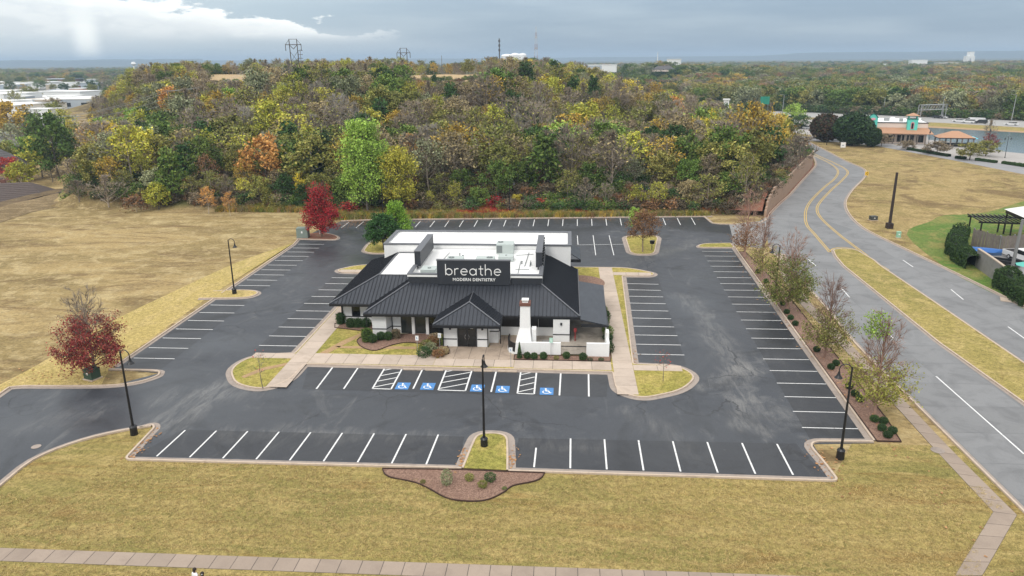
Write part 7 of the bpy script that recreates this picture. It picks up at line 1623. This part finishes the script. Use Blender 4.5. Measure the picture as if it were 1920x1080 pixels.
for i in range(64):
    D = 560 + 1500 * rg.random() ** 1.3; u = rg.uniform(-40, 215 if D > 800 else 130); x, y, _ = far_pt(u, D); w_ = rg.uniform(9, 34) * (1 + D / 2200); hh = rg.uniform(4, 9)
    if not free(x + 5000, y, 30): continue
    cell.setdefault((int((x + 5000) // 8), int(y // 8)), []).append((x + 5000, y))
    k = rg.random(); kind_ = ('white', BWHITE, BWHITE) if k < .45 else ('pale grey', PALE, BWHITE) if k < .7 else ('tan', TANW, TANW) if k < .88 else ('brick', BRICKR, PALE)
    block(x, y, 0, w_, w_ * rg.uniform(.5, .9), hh, R(rg.uniform(-20, 10)), kind_[1], f"{'small' if w_ < 25 else 'long'} {kind_[0]} building in the {'near' if D < 900 else 'middle' if D < 1350 else 'far'} rows of the town, {'at the left edge' if u < 30 else 'left part' if u < 90 else 'middle part' if u < 150 else 'towards the wooded hill'}", kind_[2], 'small buildings of the valley town', win=3 if D < 700 else 0)
sheet('town_ground', [far_pt(-300, 330)[:2], far_pt(210, 330)[:2], far_pt(235, 1100)[:2], far_pt(-260, 1100)[:2]], conc_mat('town_paving', (.20, .195, .18), (.075, .085, .05), .02, amt=1.0), .06)
# woods of the plain
pts = []; fl = [('full', 'olive'), ('full', 'green'), ('spar', 'tan'), ('bare', 'brown'), ('full', 'sage'), ('full', 'dark'), ('spar', 'gold'), ('spar', 'rust'), ('full', 'ygreen'), ('spar', 'olive')]
fp = [proto(k, l, i) for i, (k, l) in enumerate(fl)]
rng = random.Random(4)
def weight(n2): return rng.choice([0, 1, 4, 5, 1, 9, 0]) if n2 > -.05 else rng.choice([2, 3, 0, 4, 9, 6, 1, 7])
cnt = 0
hp0, hp1 = P(900, 187), P(2400, 246)
def back_hw(x): t_ = (x - hp0[0]) / (hp1[0] - hp0[0]); return hp0[1] + (hp1[1] - hp0[1]) * t_
for _ in range(60000):
    D = 400 + (rng.random() ** 1.6) * 2300; u = rng.uniform(-40, 1960)
    x, y, z = far_pt(u, D)
    if x > 60 and y < back_hw(x) + 9: continue
    if x < 60 and D < 470: continue
    left = u < 260
    if left and D < 1300 and rng.random() < (.975 if D < 900 else .86): continue
    n1 = mn.noise(Vector((x * .006, y * .004, 3))); n2 = mn.noise(Vector((x * .012, y * .012, 9)))
    if u > 1040 and 700 < D < 900 and u < 1165: continue
    if D > 900 and n1 < -.12 and rng.random() < .8: continue
    if 1000 < u < 1170 and 640 < D < 950 : continue
    sc = rng.uniform(8, 13.5) * (1 if D < 1000 else 1.15); 
    if u < 950 and u > 260 and D < 900: sc *= .55
    if 930 < u < 1000 and D < 940: sc = min(sc, 7)
    k = weight(n2)
    pts.append((x, y, z - .3, sc, rng.random() * 6.28, k, rng.uniform(1.0, 1.6)))
    cnt += 1
    if cnt > 11000: break
scatter('distant_woods', pts, fp, 'mixed autumn woods spreading over the plain beyond the highway and the town', 'woods')
# dark green ground cover on the bank behind the highway
pts = []
for _ in range(1500):
    x = rng.uniform(75, 330); y = back_hw(x) + rng.uniform(3, 12); pts.append((x, y, 0, rng.uniform(2, 4.2), rng.random() * 6, rng.choice([3, 3, 1, 0, 7]), rng.uniform(1, 1.6)))
scatter('bank_thicket', pts, up_, 'green scrub on the bank behind the highway', 'scrub')
# far hills
def hills(name, px0, px1, D, f, mat):
    n = 90; vs = []
    for i in range(n + 1):
        px = px0 + (px1 - px0) * i / n; x, y, _ = far_pt(px, D); x2, y2, _ = far_pt(px, D * 1.25); h_ = zpx(px, f(px), D); vs += [(x, y, -5), (x * 1.02, y * 1.02, h_ * .8), (x * 1.06, y * 1.06, h_ * 1.05), (x2, y2, -5)]
    fs = [(i * 4 + k, (i + 1) * 4 + k, (i + 1) * 4 + k + 1, i * 4 + k + 1) for i in range(n) for k in range(3)]
    me = bpy.data.meshes.new(name); me.from_pydata(vs, [], fs); me.materials.append(mat); return obj(name, me, kind='structure')
HM = NT('far_forest', .95); _n = HM.noise(HM.vec(scale=(1, 1, 3)), .004, 6, .7); HM.col(HM.mix(_n, (.03, .045, .03), (.075, .085, .05))); HM = HM.m
hz_ = lambda px: 110 + (960 - px) * .0087
nz = lambda px, s: mn.noise(Vector((px * .012, s, 0)))
hills('far_hills', -300, 380, 7600, lambda px: hz_(px) - 4.6 - 1.2 * nz(px, 1) - 1.0 * nz(px * 4, 2), HM)
hills('far_hills', 300, 1500, 8600, lambda px: hz_(px) - 1.2 - .8 * nz(px, 5), HM)
hills('far_hills', 1395, 2300, 8200, lambda px: hz_(px) - 1.0 - 5.5 * ss((px - 1400) / 130) - .9 * nz(px, 8) - .5 * nz(px * 4, 3) , HM)
# air
ax, ay = 0, 5200
hb = MB().box(-9500, 9500, -500, 12900, -7, 92).build('haze', (m_ := bpy.data.materials.new('haze')), kind='stuff')
m_.use_nodes = True; m_.node_tree.nodes.clear(); vo = nd(m_.node_tree, 'ShaderNodeVolumePrincipled'); ou = nd(m_.node_tree, 'ShaderNodeOutputMaterial'); m_.node_tree.links.new(vo.outputs[0], ou.inputs['Volume'])
vo.inputs['Color'].default_value = (.62, .80, 1.0, 1); vo.inputs['Density'].default_value = HAZE_D; vo.inputs['Anisotropy'].default_value = .2
